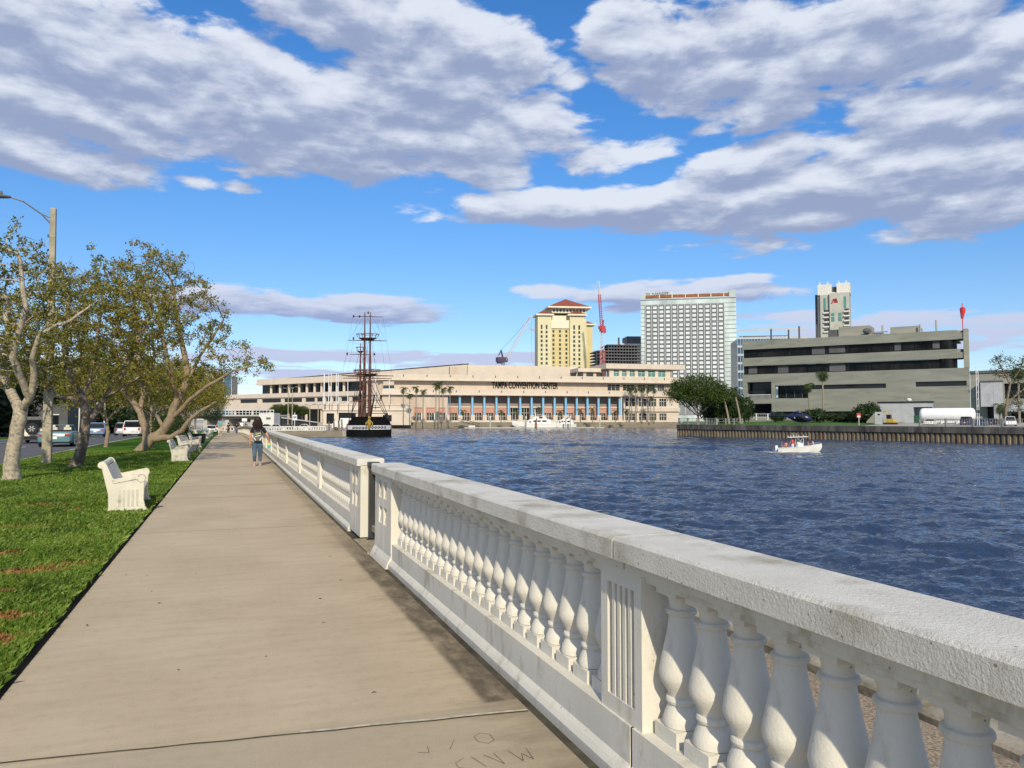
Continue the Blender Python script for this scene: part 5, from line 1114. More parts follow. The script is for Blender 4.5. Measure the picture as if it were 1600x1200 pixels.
for x, w in ((.5,.5),(-.4,.25),(1.1,.2)): MB().box((x,-.985,1.5), (w,.03,.3)).build('marking', 'plate', t)
t = thing('lamp_mast', 'tall thin white twin mast standing by the parking yard fence', 'mast', onyard(1528.5, 146)); 
for x in (-.25,.25): MB().tube([(x,0,0),(x,0,11.4)], .06, 6).build('pole', 'metal_white', t)
b = MB(); 
for k in range(8): b.tube([(-.25,0,1.3*k+1),(.25,0,1.3*k+1.5)], .03, 4)
b.build('bracing', 'metal_white', t); MB().box((0,0,2.8), (.6,.4,.5)).build('speaker_box', 'dark_steel', t)
# ------------------------------------------------------------------ people
def skin_mesh(joints, edges, root=0, sub=2):
    me = bpy.data.meshes.new('tmp'); me.from_pydata([j[0] for j in joints], edges, []); o = bpy.data.objects.new('tmp', me); COL.objects.link(o)
    o.modifiers.new('s', 'SKIN'); 
    for i, j in enumerate(joints): sv = me.skin_vertices[0].data[i]; r = j[1]; sv.radius = (r, r) if isinstance(r, (int, float)) else r; sv.use_root = (i == root)
    s = o.modifiers.new('u', 'SUBSURF'); s.levels = sub; s.render_levels = sub
    dg = bpy.context.evaluated_depsgraph_get(); bpy.context.view_layer.update(); dg.update(); m2 = bpy.data.meshes.new_from_object(o.evaluated_get(dg)); bpy.data.objects.remove(o); return m2
def mobj(me, name, m, parent, smooth=True):
    me.materials.clear(); me.materials.append(M[m]); me.polygons.foreach_set('use_smooth', [smooth]*len(me.polygons)); o = bpy.data.objects.new(name, me); COL.objects.link(o); o.parent = parent; return o
def person(label, loc, rz, top, legs, hair='hair_dark', shoe='cloth_white', h=1.6, stride=.12, arms=((-1,-.06,.0),(1,.10,.10)), seated=False, sleeves=True, skin='skin', long_hair=True, sub=2):
    k = h/1.6; t = thing('person', label, 'person', loc, rz); t.scale = (k,k,k); P_ = []; Eg = []
    def j(p, r): P_.append((p, r)); return len(P_)-1
    hip_z = .80 if not seated else .45
    pel = j((0,0,hip_z+.03), (.125,.10)); wa = j((0,0,hip_z+.18), (.105,.085)); ch = j((0,0,hip_z+.38), (.135,.10)); nk = j((0,.0,hip_z+.52), .05); hd_ = j((0,.015,hip_z+.60), .06); ht = j((0,.01,hip_z+.73), .085)
    Eg += [(pel,wa),(wa,ch),(ch,nk),(nk,hd_),(hd_,ht)]
    for s in (-1,1):
        st = stride*s
        if seated: a = j((s*.09,.02,hip_z), .085); kn = j((s*.10,.40,hip_z+.02), .06); an = j((s*.10,.42,.07), .035); to = j((s*.10,.52,.03), .035)
        else: a = j((s*.085,0,hip_z-.05), .092); kn = j((s*.088,st*.45+.02,.43), .06); an = j((s*.09,st-.03*abs(stride>0),.075), .034); to = j((s*.10,st+.11,.03), .035)
        Eg += [(pel,a),(a,kn),(kn,an),(an,to)]
    for s, fx, out_ in arms:
        sh = j((s*.165,0,hip_z+.455), .048); el_ = j((s*(.225+out_),.0+fx*.3,hip_z+.19), .038); wr = j((s*(.235+out_*1.5),.05+fx,hip_z-.03+abs(fx)*.3), .025); hnd = j((s*(.235+out_*1.6),.06+fx*1.2,hip_z-.10+abs(fx)*.3), .032)
        Eg += [(ch,sh),(sh,el_),(el_,wr),(wr,hnd)]
    body = mobj(skin_mesh(P_, Eg, pel, sub), 'body', skin, t)
    # hands: five fingers each
    for s, fx, out_ in arms:
        hx_, hy_, hz_ = s*(.235+out_*1.6), .06+fx*1.2, hip_z-.10+abs(fx)*.3; b = MB()
        for q, (dx, ln_) in enumerate(((-.024,.055),(-.008,.066),(.008,.062),(.024,.05))): b.tube([(hx_+dx*.5,hy_+dx,hz_-.02),(hx_+dx*.4,hy_+dx+.004,hz_-.02-ln_*.5),(hx_+dx*.3-s*.01,hy_+dx+.01,hz_-.02-ln_)], [.009,.008,.006], 5)
        b.tube([(hx_-s*.02,hy_+.02,hz_+.01),(hx_-s*.035,hy_+.045,hz_-.015),(hx_-s*.03,hy_+.055,hz_-.04)], [.010,.009,.007], 5); b.build('fingers', skin, body, smooth=60)
    # shirt and trousers follow the body, a little fuller
    S = [((0,0,hip_z+.0), (.155,.115)), ((0,0,hip_z+.16), (.135,.108)), ((0,0,hip_z+.37), (.16,.12)), ((0,0,hip_z+.485), (.085,.07))]; Es = [(0,1),(1,2),(2,3)]
    for s, fx, out_ in arms:
        n0 = len(S); S += [((s*.155,0,hip_z+.45), .065), ((s*(.205+out_*.7),fx*.15,hip_z+.28), .062)]; Es += [(2,n0),(n0,n0+1)]
    mobj(skin_mesh(S, Es, 0, sub), 'shirt', top, t)
    J = [((0,-.005,hip_z+.05), (.14,.115)), ((0,-.01,hip_z-.02), (.145,.12))]; Ej = [(0,1)]
    for s in (-1,1):
        st = stride*s; n0 = len(J)
        if seated: J += [((s*.09,.02,hip_z-.0), .10), ((s*.10,.40,hip_z+.02), .075), ((s*.10,.42,.14), .055)]
        else: J += [((s*.088,-.01,hip_z-.12), .108), ((s*.088,st*.45+.02,.43), .073), ((s*.09,st-.03,.13), .054)]
        Ej += [(1,n0),(n0,n0+1),(n0+1,n0+2)]
    mobj(skin_mesh(J, Ej, 0, sub), 'trousers', legs, t)
    for s in (-1,1):
        st = stride*s; y0 = (.42 if seated else st-.03); z0 = 0 if (seated or s > 0 or stride == 0) else .0
        MB().loft([[(s*.095+a*.045*w_, y0+yy, z0+max(0,zz)) for a, zz in ((-1,0),(1,0),(1,hh*.6),(.5,hh),(-.5,hh),(-1,hh*.6))] for yy, w_, hh in ((-.07,.75,.09),(-.03,.95,.12),(.05,1,.09),(.14,1.05,.06),(.20,.7,.035))]).build('shoe', shoe, t, smooth=50)
    # face and hair
    zf = hip_z+.70; b = MB(); b.ball((0,.105,zf-.015), (.014,.022,.02), 8, 6); b.build('nose', skin, body, smooth=60)
    for s in (-1,1): MB().ball((s*.03,.088,zf+.012), (.012,.008,.007), 8, 6).build('eye', 'cloth_white', body); MB().ball((s*.088,.005,zf), (.012,.022,.03), 8, 6).build('ear', skin, body, smooth=60)
    MB().box((0,.096,zf-.052), (.045,.01,.01)).build('mouth', 'cloth_red', body)
    b = MB(); b.ball((0,-.012,zf+.035), (.108,.112,.115), 16, 12)
    if long_hair:
        rr = random.Random(1)
        for q in range(46):
            a = R(rr.uniform(185, 355)); x, y = .095*math.cos(a), .085*math.sin(a)-.005; e = rr.uniform(.14,.25); b.tube([(x*.8,y*.8,zf+.06),(x*1.08,y*1.1,zf-.03),(x*(1.35+rr.uniform(-.1,.3)),y*1.15-.01,zf-.03-e*.5),(x*rr.uniform(.7,1.6),y*1.1-.015,zf-.03-e)], [.034,.038,.034,.008], 5)
    b.build('hair', hair, t, smooth=60)
    return t
w = person('woman walking away in black shirt and blue jeans with a small grey backpack', (.93, 27.0, 0), R(-2), 'shirt_black', 'jeans', shoe='shoe_pink', h=1.60, stride=.10, arms=((-1,.02,.0),(1,.10,.09)))
b = thing('backpack', 'small grey backpack with yellow and white patches on the walking woman', 'backpack', (.93, 26.86, .80), R(-2))
MB().loft([zring(.02,.10,-.10,.0,.03), zring(.06,.135,-.13,.01,.04), zring(.22,.13,-.12,.0,.04), zring(.33,.09,-.06,.01,.03)]).build('bag', 'pack_grey', b, smooth=50, bevel=0)
for zz, x, a, m_ in ((.27,.02,12,'pack_yellow'),(.20,.0,12,'pack_white'),(.235,-.01,12,'shirt_black'),(.10,-.09,-60,'pack_white'),(.10,.09,60,'pack_white')): MB().box((x,-.122,zz), (.17 if abs(a) < 20 else .11,.02,.028), ry=-R(a)).build('patch', m_, b)
for s in (-1,1): MB().tube([(s*.08,-.03,.30),(s*.10,.02,.38),(s*.10,.16,.36),(s*.10,.22,.20)], .014, 5).build('strap', 'pack_grey', b)
c_ = thing('cloth', 'teal and yellow folded cloth held in the walking woman\'s right hand', 'cloth', (1.30, 27.16, .66)); MB().loft([zring(-.09,.03,-.03,.04,.015), zring(-.03,.065,-.04,.05,.02), zring(.02,.05,-.03,.04,.02)]).build('bundle', 'cloth_teal', c_, smooth=50); MB().loft([zring(.02,.05,-.04,.04,.02), zring(.08,.03,-.03,.03,.015)]).build('yellow_part', 'pack_yellow', c_, smooth=50)
for px, y_, lb, tp, lg in ((344,86,'pedestrian in a pale teal shirt by the lawn edge far ahead','cloth_teal','car_cream'),(357,128,'dark-clad pedestrian left one of the far pair at the end of the walk','shirt_black','shirt_black'),(370,126,'dark-clad pedestrian leaning by the balustrade at the far end','shirt_black','cloth_blue')):
    x = ray(px, 655); X = x[0]/x[1]*y_; person(lb, (X,y_,gz(y_)), R(180 if px == 344 else 0), tp, lg, h=1.72, long_hair=False, stride=.12, sub=1)
# ------------------------------------------------------------------ motor boat with its crew
bt = thing('motor_boat', 'white open motor boat with a raised sun top heading right', 'boat', (*XY(1247, 97)[:2], WATER), 0); bz = R(90-128)
bt.rotation_euler = (0, R(-2.5), bz); bt.scale = (.74,.74,.74)
def hullsec(x, w, zk, zc, zs, fl=1.0): return [(x,0,zk),(x,w*.80,zc),(x,w*fl,zs),(x,w*fl-.08,zs+.02),(x,-w*fl+.08,zs+.02),(x,-w*fl,zs),(x,-w*.80,zc)]
HS = [(-3.3,1.15,-.35,-.02,.85),(-2.9,1.2,-.38,-.02,.88),(0,1.25,-.40,.0,.95),(1.6,1.15,-.36,.10,1.08),(2.7,.75,-.20,.35,1.22),(3.4,.28,.15,.75,1.33),(3.75,.05,.75,1.0,1.38)]
MB().loft([hullsec(*s) for s in HS]).build('hull', 'boat_white', bt, smooth=35)
b = MB(); b.tube([(x, s_*w*1.0, zs) for s_ in (1,) for x, w, zk, zc, zs in HS], .045, 6).tube([(x, -w, zs) for x, w, zk, zc, zs in HS], .045, 6); b.build('rub_rail', 'metal_white', bt)
MB().loft([rring(-.1,.42,.9,1.85,.08), rring(.75,.38,.9,1.55,.08)]).build('console', 'boat_white', bt).rotation_euler = (0,0,R(-90))
b = MB()
for x, y in ((-.35,-.6),(-.35,.6),(.85,-.55),(.85,.55)): b.tube([(x,y,.95),(x*1.05,y*.9,2.6)], .03, 5)
b.tube([(-.35,-.6,1.0),(.85,-.5,2.5)], .022, 4); b.tube([(-.35,.6,1.0),(.85,.5,2.5)], .022, 4); b.tube([(.85,-.6,1.6),(-.35,-.5,2.55)], .022, 4); b.build('top_frame', 'metal_white', bt)
MB().loft([zring(2.60,.85,-1.7,1.7,.25), zring(2.68,.87,-1.75,1.75,.25), zring(2.72,.7,-1.5,1.5,.25)]).build('sun_top', 'boat_white', bt).rotation_euler = (0,0,R(-90))
b = MB()
for x in (-1.5,-1.1,-.6,.2,1.0): b.tube([(x,.2,2.7),(x-.05,.2,3.0)], .035, 5)
b.tube([(-.7,0,2.7),(-.75,0,3.35)], .03, 4); b.tube([(-.2,0,2.7),(-.22,0,3.3)], .03, 4); b.build('rod_holders', 'metal_white', bt)
MB().loft([rring(-.25,.22,-.2,1.15,.1), rring(.25,.22,-.1,1.25,.1)]).build('outboard_motor', 'boat_white', bt).location = (-3.5,0,.1)
MB().tube([(1.6,-.9,1.08),(1.8,-.85,1.4),(2.9,-.45,1.55),(3.6,0,1.6),(2.9,.45,1.55),(1.8,.85,1.4),(1.6,.9,1.08)], .025, 5).build('bow_rail', 'chrome', bt)
MB().loft([[(2.6,-.55,1.22),(2.6,.55,1.22),(1.9,.9,1.12),(1.9,-.9,1.12)],[(2.5,-.45,1.27),(2.5,.45,1.27),(1.95,.8,1.17),(1.95,-.8,1.17)]]).build('bow_cushion', 'boat_white', bt)
Rb_ = Matrix.Rotation(bz, 3, 'Z')
for (x, y, z, tp, lg, lb, seat, f) in ((-.95,-.35,.55,'cloth_red','cloth_white','standing boat passenger in a red shirt, left of the pair',False,180),(-.55,.3,.55,'cloth_red','cloth_blue','standing boat driver in a red shirt behind the console',False,-90),(-2.0,-.5,.50,'skin_sun','cloth_blue','bare-chested passenger sitting low at the stern of the boat',True,0),(-2.7,.4,.50,'cloth_blue','cloth_white','passenger in dark blue sitting at the very back of the boat',True,-90),(1.5,-.4,.62,'skin_sun','cloth_white','sunbathing passenger sitting just ahead of the console',True,-90),(2.3,.1,.75,'cloth_white','shirt_black','passenger in white sitting up in the bow of the boat',True,90)):
    q = Rb_ @ Vector((x*.74,y*.74,0)); o = bt.location; person(lb, (o.x+q.x, o.y+q.y, WATER+z*.74), bz+R(f), tp, lg, h=1.38, stride=0, seated=seat, skin='skin_sun', long_hair=False, sub=1)
rr = random.Random(4); b = MB()
for i in range(230):                # bow wave and wake foam
    a = rr.random(); x = 2.4-a*13; s_ = rr.choice((-1,1)); y = s_*(.3+max(0,(2.6-x))*.13+rr.uniform(-.12,.12)); q = Rb_ @ Vector((x,y,0)); r_ = rr.uniform(.04,.15)*(1.15-a*.7); b.ball((bt.location.x+q.x, bt.location.y+q.y, WATER+.04), (r_*1.8,r_,r_*.45), 6, 4)
tag(b.build('wake_foam', 'foam'), kind='stuff')
# ------------------------------------------------------------------ the tall ship
sh = thing('tall_ship', 'black and white wooden tall ship with three bare masts, bow towards the viewer', 'ship', (*XY(577, 180.5)[:2], WATER), 0)
sdir = math.atan2(sh.location.x, sh.location.y); sh.rotation_euler = (0,0,-sdir)           # local +Y points away from the viewer
def ssec(y, w, z0, z1, fl=1.0, n=5): return [(-w,y,z0),(w,y,z0),(w*(1+fl)/2+0,y,(z0+z1)/2),(w*fl,y,z1),(-w*fl,y,z1),(-w*(1+fl)/2,y,(z0+z1)/2)]
WL = [(0,1.6),(.8,3.6),(2.2,4.9),(5,5.3),(14,5.35),(26,4.9),(31,3.8)]
MB().loft([ssec(y, w, -.5, 1.75, 1.0) for y, w in WL]).build('lower_hull', 'ship_black', sh, smooth=30)
MB().loft([ssec(y-.05, w+.06, 1.75, 2.75, 1.0) for y, w in WL]).build('white_band', 'ship_white', sh, smooth=30)
MB().loft([ssec(y+.1, w*.98, 2.75, 4.0, .93) for y, w in WL]).build('bulwark', 'ship_black', sh, smooth=30)
MB().loft([ssec(y+.6, w*.84, 4.0, 4.8, .92) for y, w in WL]).build('forecastle', 'ship_black', sh, smooth=30)
for s in (-1,1): MB().loft([[(s*4.3,3.0,1.9),(s*5.5,4,1.9),(s*5.5,9,1.9),(s*4.3,9,1.9)],[(s*4.2,3.2,3.1),(s*5.3,4.2,3.1),(s*5.3,9,3.1),(s*4.2,9,3.1)]]).build('quarter_board', 'ship_brown', sh)
b = MB()
for s in (-1,1):
    for k in range(5):
        c0_ = (s*(.75+.72*k), -.16+.62*k*.0, 2.25); y_ = np.interp(.75+.72*k, [1.6,3.6,4.9], [0,.8,2.2]) - .25
        b.tube([(c0_[0]+.30*math.cos(a)*(1-.03*q), y_, 2.25+.28*math.sin(a)*(1-.05*q)) for q, a in enumerate(np.linspace(0, R(430)*s, 14))], .055, 4)
b.build('scrollwork', 'ship_black', sh)
MB().tube([(0,-.1,1.9),(0,-.5,2.8),(0,-.7,3.6),(0,-.9,4.2)], [.25,.42,.5,.25], 8).ball((0,-1.0,4.55), (.3,.3,.36), 8, 6).tube([(-.1,-.7,3.9),(-.75,-.7,3.3),(-.7,-1.0,2.9)], .13, 5).tube([(.1,-.7,3.9),(.75,-.7,3.3),(.7,-1.0,2.9)], .13, 5).build('figurehead', 'gold', sh, smooth=50)
MB().tube([(.2,1,4.3),(.6,-2.5,6.8),(1.2,-7,9.8)], [.24,.2,.12], 8).build('bowsprit', 'mast_brown', sh); MB().tube([(-1.2,-3,6.9),(2.4,-3,6.9)], .10, 6).build('spritsail_yard', 'rope', sh)
b = MB()
for s in (-1,1):
    for k in range(9): b.tube([(s*4.3*(1-.0*k),1.5+3.2*k,4.4),(s*4.3,1.5+3.2*k,5.6)], .06, 4)
    b.tube([(s*4.3,1.5,5.6),(s*4.3,28,5.6)], .08, 4)
b.tube([(-4.3,1.6,5.6),(4.3,1.6,5.6)], .08, 4); b.build('deck_rail', 'rope', sh)
def mpx(px, d): return (px-577)*d/1200
ZS = lambda y, d: Z(y, d)-WATER
masts = [(577.3,5,490,.36,'fore'),(569,13,490,.40,'main'),(562.8,22,538,.36,'mizzen')]
for px, y, top, r_, nm in masts:
    d = 184+y; x = mpx(px, d); zt_ = ZS(top, d)
    MB().tube([(x,y,2.5),(x,y,zt_*.45),(x,y,zt_*.46),(x,y,zt_*.75),(x,y,zt_)], [r_*1.4,r_*1.2,r_*.8,r_*.6,r_*.25], 8).build('mast', 'mast_brown', sh)
    yl = [(497.5,3.0,.10),(534.5,3.9,.13),(588.5,5.6,.17),(592.5,5.2,.13),(626,3.0,.12)] if nm != 'mizzen' else [(556,2.7,.11),(590,3.4,.12),(628,2.6,.1)]
    for yy, hl_, rr_ in yl: MB().tube([(x-hl_,y-.5,ZS(yy,d)),(x,y-.5,ZS(yy,d)+.05),(x+hl_,y-.5,ZS(yy,d))], [rr_*.6,rr_,rr_*.6], 6).build('yard', 'mast_brown' if yy > 580 else 'rope', sh)
    for yy, w_ in (((531,1.7),(586,2.0)) if nm != 'mizzen' else ((551,.9),(587,1.4))):
        b = MB(); b.lathe((x,y,ZS(yy,d)), [(w_*.45,-.35),(w_*.9,0),(w_*.95,.1)], 10)
        for k in range(8): a = k*math.pi/4; b.tube([(x+w_*.9*math.cos(a),y+w_*.9*math.sin(a),ZS(yy,d)),(x+w_*1.25*math.cos(a),y+w_*1.25*math.sin(a),ZS(yy,d)+1.1)], .06, 4)
        b.tube([(x+w_*1.25*math.cos(a),y+w_*1.25*math.sin(a),ZS(yy,d)+1.1) for a in np.linspace(0,2*math.pi,13)], .06, 4); b.build('top_platform', 'ship_brown', sh)
    b = MB(); zt1 = ZS(587,d); zt2 = ZS(532 if nm != 'mizzen' else 552, d)
    for s in (-1,1):
        for k in range(4): b.tube([(x+s*.6,y+.3*k,zt1),(s*4.9,y-1.5+1.2*k,3.8)], .05, 3, cap=False); b.tube([(x+s*.3,y,zt2),(x+s*1.6,y+.3*k,zt1)], .03, 3, cap=False)
        for k in range(1,9): f_ = k/9; b.tube([(x+s*.6+(s*4.9-x-s*.6)*f_,y-1.5*f_,zt1+(3.8-zt1)*f_),(x+s*.6+(s*4.9-x-s*.6)*f_,y+.9+(1.2)*f_,zt1+(3.8-zt1)*f_)], .025, 3, cap=False)
        b.tube([(x,y,zt_-.5),(x+s*3.9,y,ZS(534,d))], .025, 3, cap=False); b.tube([(x+s*3.0,y,ZS(498,d) if nm != 'mizzen' else zt2),(x+s*5.4,y,ZS(589,d))], .02, 3, cap=False)
    b.tube([(x,y,zt2),(.9,-5,8.2)], .035, 3, cap=False); b.tube([(x,y,zt1),(0,y-8,4.6)], .035, 3, cap=False); tag(b.build('rigging', 'rope', sh), kind='stuff')
for s, px, yy in ((1,552,497),(2,561,497),(3,574,491),(4,552,531),(5,543,555),(6,584,555)): d = 190; MB().ball((mpx(px,d),6,ZS(yy,d)), (.22,.22,.34), 6, 5).build('block', 'rope', sh)
# ------------------------------------------------------------------ yachts, piles and floating docks by the far quay
def yacht(label, px, d, L, rz, s=1.0, tall=True):
    t = thing('motor_yacht', label, 'yacht', (*XY(px, d)[:2], WATER), rz, 'motor yachts moored at the far quay'); t.scale = (s,s,s); h = L/2
    S_ = [(-h,2.2,-.5,.3,2.0),(-h*.5,2.5,-.6,.2,2.0),(h*.3,2.4,-.5,.4,2.5),(h*.75,1.3,-.1,1.2,3.1),(h,.1,1.6,2.2,3.5)]
    MB().loft([hullsec(x,w,a,c,z) for x,w,a,c,z in S_]).build('hull', 'boat_white', t, smooth=35); rot = (0,0,R(-90))
    MB().loft([zring(2.0,2.0,-h*.8,h*.42,.4), zring(4.1,1.8,-h*.75,h*.20,.4)]).build('cabin', 'boat_white', t, smooth=40).rotation_euler = rot
    MB().loft([zring(4.1,1.7,-h*.62,h*.12,.4), zring(5.4 if tall else 4.9,1.45,-h*.5,-h*.02,.4)]).build('flybridge', 'boat_white', t, smooth=40).rotation_euler = rot
    for x0, x1, zz in ((-.55,-.35,3.3),(-.28,-.12,3.3),(-.05,.08,3.3),(.14,.26,2.95),(-.38,-.2,4.9)): MB().box(((x0+x1)/2*h,-1.93 if zz < 4 else -1.62,zz), ((x1-x0)*h,.12,.75)).build('window', 'glass_dark', t)
    MB().tube([(-h*.1,0,5.0),(-h*.02,0,9.2 if tall else 6.5)], [.3,.1], 6).tube([(-h*.1,-.8,6.4),(-h*.1,.8,6.4)], .06, 4).build('mast', 'boat_white', t)
    b = MB(); b.box((-h*.45,0,6.6), (h*.6,3.2,.12)) if not tall else b.box((-h*.3,0,6.3), (h*.35,2.4,.1)); 
    for x in (-.65,-.2): b.tube([(x*h,-1.3,4.3),(x*h,-1.3,6.5)], .05, 4); b.tube([(x*h,1.3,4.3),(x*h,1.3,6.5)], .05, 4)
    b.build('canopy', 'boat_white', t)
    b = MB(); xs = np.linspace(.2,.97,7)
    for x in xs: b.tube([(x*h,-2.1*(1.15-x*.85),2.6+x*.7),(x*h,-2.1*(1.15-x*.85),3.5+x*.7)], .035, 4)
    b.tube([(x*h,-2.1*(1.15-x*.85),3.5+x*.7) for x in xs], .04, 4); b.build('deck_rail', 'metal_white', t); return t
LR = math.atan2(lnq.e.y, lnq.e.x)
yacht('larger white motor yacht with a leaning radar mast, bow to the left', 834, 366, 21, LR+math.pi, 1.0).children
yacht('smaller white motor yacht with a flat canopy, moored right of the larger one', 880, 369, 13.5, LR+R(155), .95, False)
# flip window side so the camera sees them: both yachts carry windows on each side
for y_ in [o for o in COL.objects if o.name.startswith('motor_yacht')]:
    for ch in [c for c in y_.children if c.name.startswith(('window','deck_rail'))]:
        c = ch.copy(); COL.objects.link(c); c.parent = y_; c.scale = (1,-1,1)
for i, px in enumerate((766,822,838,884,891,937)):
    p = XY(px, 361); t = thing('mooring_pile', ['white-topped mooring pile standing alone left of the yachts','white-topped mooring pile before the larger yacht bow','brown mooring pile before the larger yacht cabin','grey mooring pile between the two yachts','white-topped mooring pile at the smaller yacht stern','white-topped mooring pile standing alone right of the yachts'][i], 'mooring pile', (p.x,p.y,-3.4), group='mooring piles off the far quay')
    MB().tube([(0,0,0),(0,0,5.4)], .34, 8).build('shaft', 'ship_brown' if i == 2 else 'far_concrete', t); MB().lathe((0,0,5.4), [(.42,0),(.42,.5),(.05,1.2)], 8).build('cap', 'far_white', t)
t = thing('floating_dock', 'low pale floating dock along the far quay below the yachts', 'dock', (*XY(830, 364)[:2], WATER), LR); MB().bb(-32,36,-1,1,-.1,.45).build('deck', 'far_concrete', t); MB().bb(-30,-27,-.8,.8,.45,1.3).build('dock_box', 'far_white', t)
t = thing('gangway', 'sloping dark gangway frame down to the dock, left of the yachts', 'gangway', (*XY(733, 362)[:2], WATER+.3), LR)
b = MB(); 
for k in range(7): b.tube([(-4+k*1.3,0,2.9-k*.35),(-3+k*1.3,0,4.1-k*.35)], .10, 4)
b.tube([(-5,0,3.1),(5,0,.6)], .14, 5); b.tube([(-5,0,4.3),(5,0,1.8)], .12, 5); b.build('frame', 'dark_steel', t); MB().bb(-5,5,.2,1.4,-.2,.4).build('float', 'dark_steel', t)
# ------------------------------------------------------------------ bridge end
br = thing('bridge', 'low overpass with pale railing crossing behind the end of the promenade', 'bridge', (*XY(330, 232)[:2], -1.2)); FB = Line(60, 240, 428, 228); UB = FB.u
lpart(br, 'deck', 'far_concrete', lambda b: lbox(b, FB, 0, FB.L, 0, 9, Z(650.5,232), Z(648.2,232)))
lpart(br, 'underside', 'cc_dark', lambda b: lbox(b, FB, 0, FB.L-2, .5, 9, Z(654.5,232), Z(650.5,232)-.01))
b = MB(); 
for u in np.arange(0, FB.L, 1.1): lbox(b, FB, u, u+.12, -.1, .02, Z(648.2,232), Z(641.5,232))
lbox(b, FB, 0, FB.L, -.14, .06, Z(641.5,232), Z(640.5,232)); lbox(b, FB, 0, FB.L, -.12, .04, Z(645,232), Z(644.5,232)); b.build('railing', 'metal_white', br, world=True)
for px in (100,160,215,262,318,352,392): lpart(br, 'column', 'far_concrete', lambda b: lbox(b, FB, UB(px)-.6, UB(px)+.6, 1, 7, -1.3, Z(654.5,232)))
hs = thing('bridge_house', 'pale windowless bridge tender block with chairs and rails on its roof', 'building', (*XY(416, 222)[:2], -1.2)); FHs = Line(404.5, 222, 428, 222)
lpart(hs, 'walls', 'far_white', lambda b: lbox(b, FHs, 0, FHs.L, 0, 6, -1.3, Z(645.5,222)), bevel=.05); lpart(hs, 'lamp_bracket', 'far_dark', lambda b: lbox(b, FHs, 2.2, 3.4, -.6, -.01, Z(653.5,222), Z(652.3,222)))
lpart(hs, 'roof_rail', 'far_dark', lambda b: [b.tube([FHs.pt(k*.6,1).to_3d()+Vector((0,0,Z(645.4,222))), FHs.pt(k*.6+.5,1).to_3d()+Vector((0,0,Z(642,222)))], .1, 4) for k in range(3)])
rp = thing('ramp', 'pale-edged road ramp sloping down to the right behind the bridge house', 'ramp', (*XY(460, 245)[:2], -1.2)); a_, c_2 = XY(428, 240), XY(497, 262)
lpart(rp, 'edge', 'far_white', lambda b: b.slab([(a_.x,a_.y,Z(650,240)),(c_2.x,c_2.y,Z(659.5,262)),(c_2.x,c_2.y,Z(660.9,262)),(a_.x,a_.y,Z(652,240))], (.3,1.2,0)))
lpart(rp, 'wall', 'cc_dark', lambda b: b.slab([(a_.x,a_.y+.5,Z(652,240)),(c_2.x,c_2.y+.5,Z(660.9,262)),(c_2.x,c_2.y+.5,-1.25),(a_.x,a_.y+.5,-1.25)], (.2,.6,0)))
# short white balustrade across the end
eb = thing('balustrade', 'far white balustrade with slots along the top of the seawall stub', 'balustrade', (12, 187.6, -1.15))
def ebf(x0, x1, y):
    b = MB(); b.bb(x0,x1,y,y+.35,-1.15,-.95); b.bb(x0,x1,y-.03,y+.4,-.35,-.1); n = int((x1-x0)/.55)
    for i in range(n+1): x = x0+(x1-x0)*i/n; w_ = .13 if i % 9 else .5; b.bb(x-w_,x+w_,y+.03,y+.32,-.95,-.35)
    return b
ebf(2.2, 21.8, 187.3).build('slotted_wall', 'far_white', eb, world=True); ebf(-2.0, 1.2, 187.5).build('slotted_wall', 'far_white', eb, world=True)
for i, (px, d, top, lb) in enumerate(((450,215,608,'bare pale lamp post, left of the pair behind the seawall stub'),(456.5,216,606,'bare pale lamp post, right of the pair behind the seawall stub'),(497,216,633,'short thin lamp post left of the convention center podium'),(484,225,634,'thin short lamp post behind the ramp foot'))):
    p = XY(px, d); t = thing('lamp_post', lb, 'lamp post', (p.x,p.y,-1.2), group='lamp posts near the bridge'); hz = Z(top,d)+1.2
    MB().tube([(0,0,0),(0,0,hz)], [.17,.11], 6).build('pole', 'pole_concrete', t); MB().tube([(0,0,hz),(-.9,0,hz+.3)], .06, 5).box((-1.1,0,hz+.3), (.8,.3,.15)).tube([(0,0,hz),(.9,0,hz+.3)], .06, 5).box((1.1,0,hz+.3), (.8,.3,.15)).build('lamp_head', 'lamp_grey', t)
p = XY(460.5, 212); t = thing('road_sign', 'small blue and white road sign on a post behind the seawall stub', 'sign', (p.x,p.y,-1.2)); MB().tube([(0,0,0),(0,0,4.6)], .09, 5).build('post', 'metal_white', t); MB().box((0,-.08,3.2), (1.2,.05,1.5)).build('board', 'metal_white', t); MB().box((0,-.12,3.3), (.8,.03,.5)).build('blue_field', 'car_blue', t)
p = XY(382, 175); t = thing('road_sign', 'small white rectangular sign left of the walking woman\'s head', 'sign', (p.x,p.y,-1.2)); MB().tube([(0,0,0),(0,0,2.6)], .05, 5).build('post', 'metal_white', t); MB().box((0,-.05,2.6), (1.1,.04,.7)).build('board', 'plate', t)
p = XY(543, 192); t = thing('box_truck', 'white box truck parked on the quay just left of the tall ship', 'truck', (p.x,p.y,-1.2), R(70)); MB().bb(-1.2,1.2,-2.6,1.6,.6,3.0).build('box', 'tank_white', t, bevel=.08); MB().loft([rring(1.7,1.1,.5,2.4,.15), rring(3.0,1.05,.5,2.3,.15), rring(3.7,1.0,.5,1.5,.15)]).build('cab', 'car_white', t, smooth=40); MB().box((0,3.2,1.95), (1.7,.5,.6)).build('windscreen', 'glass_dark', t)
for x in (-1.0,1.0):
    for y in (-1.6,2.6): wheel(t, x, y, .42, .28)
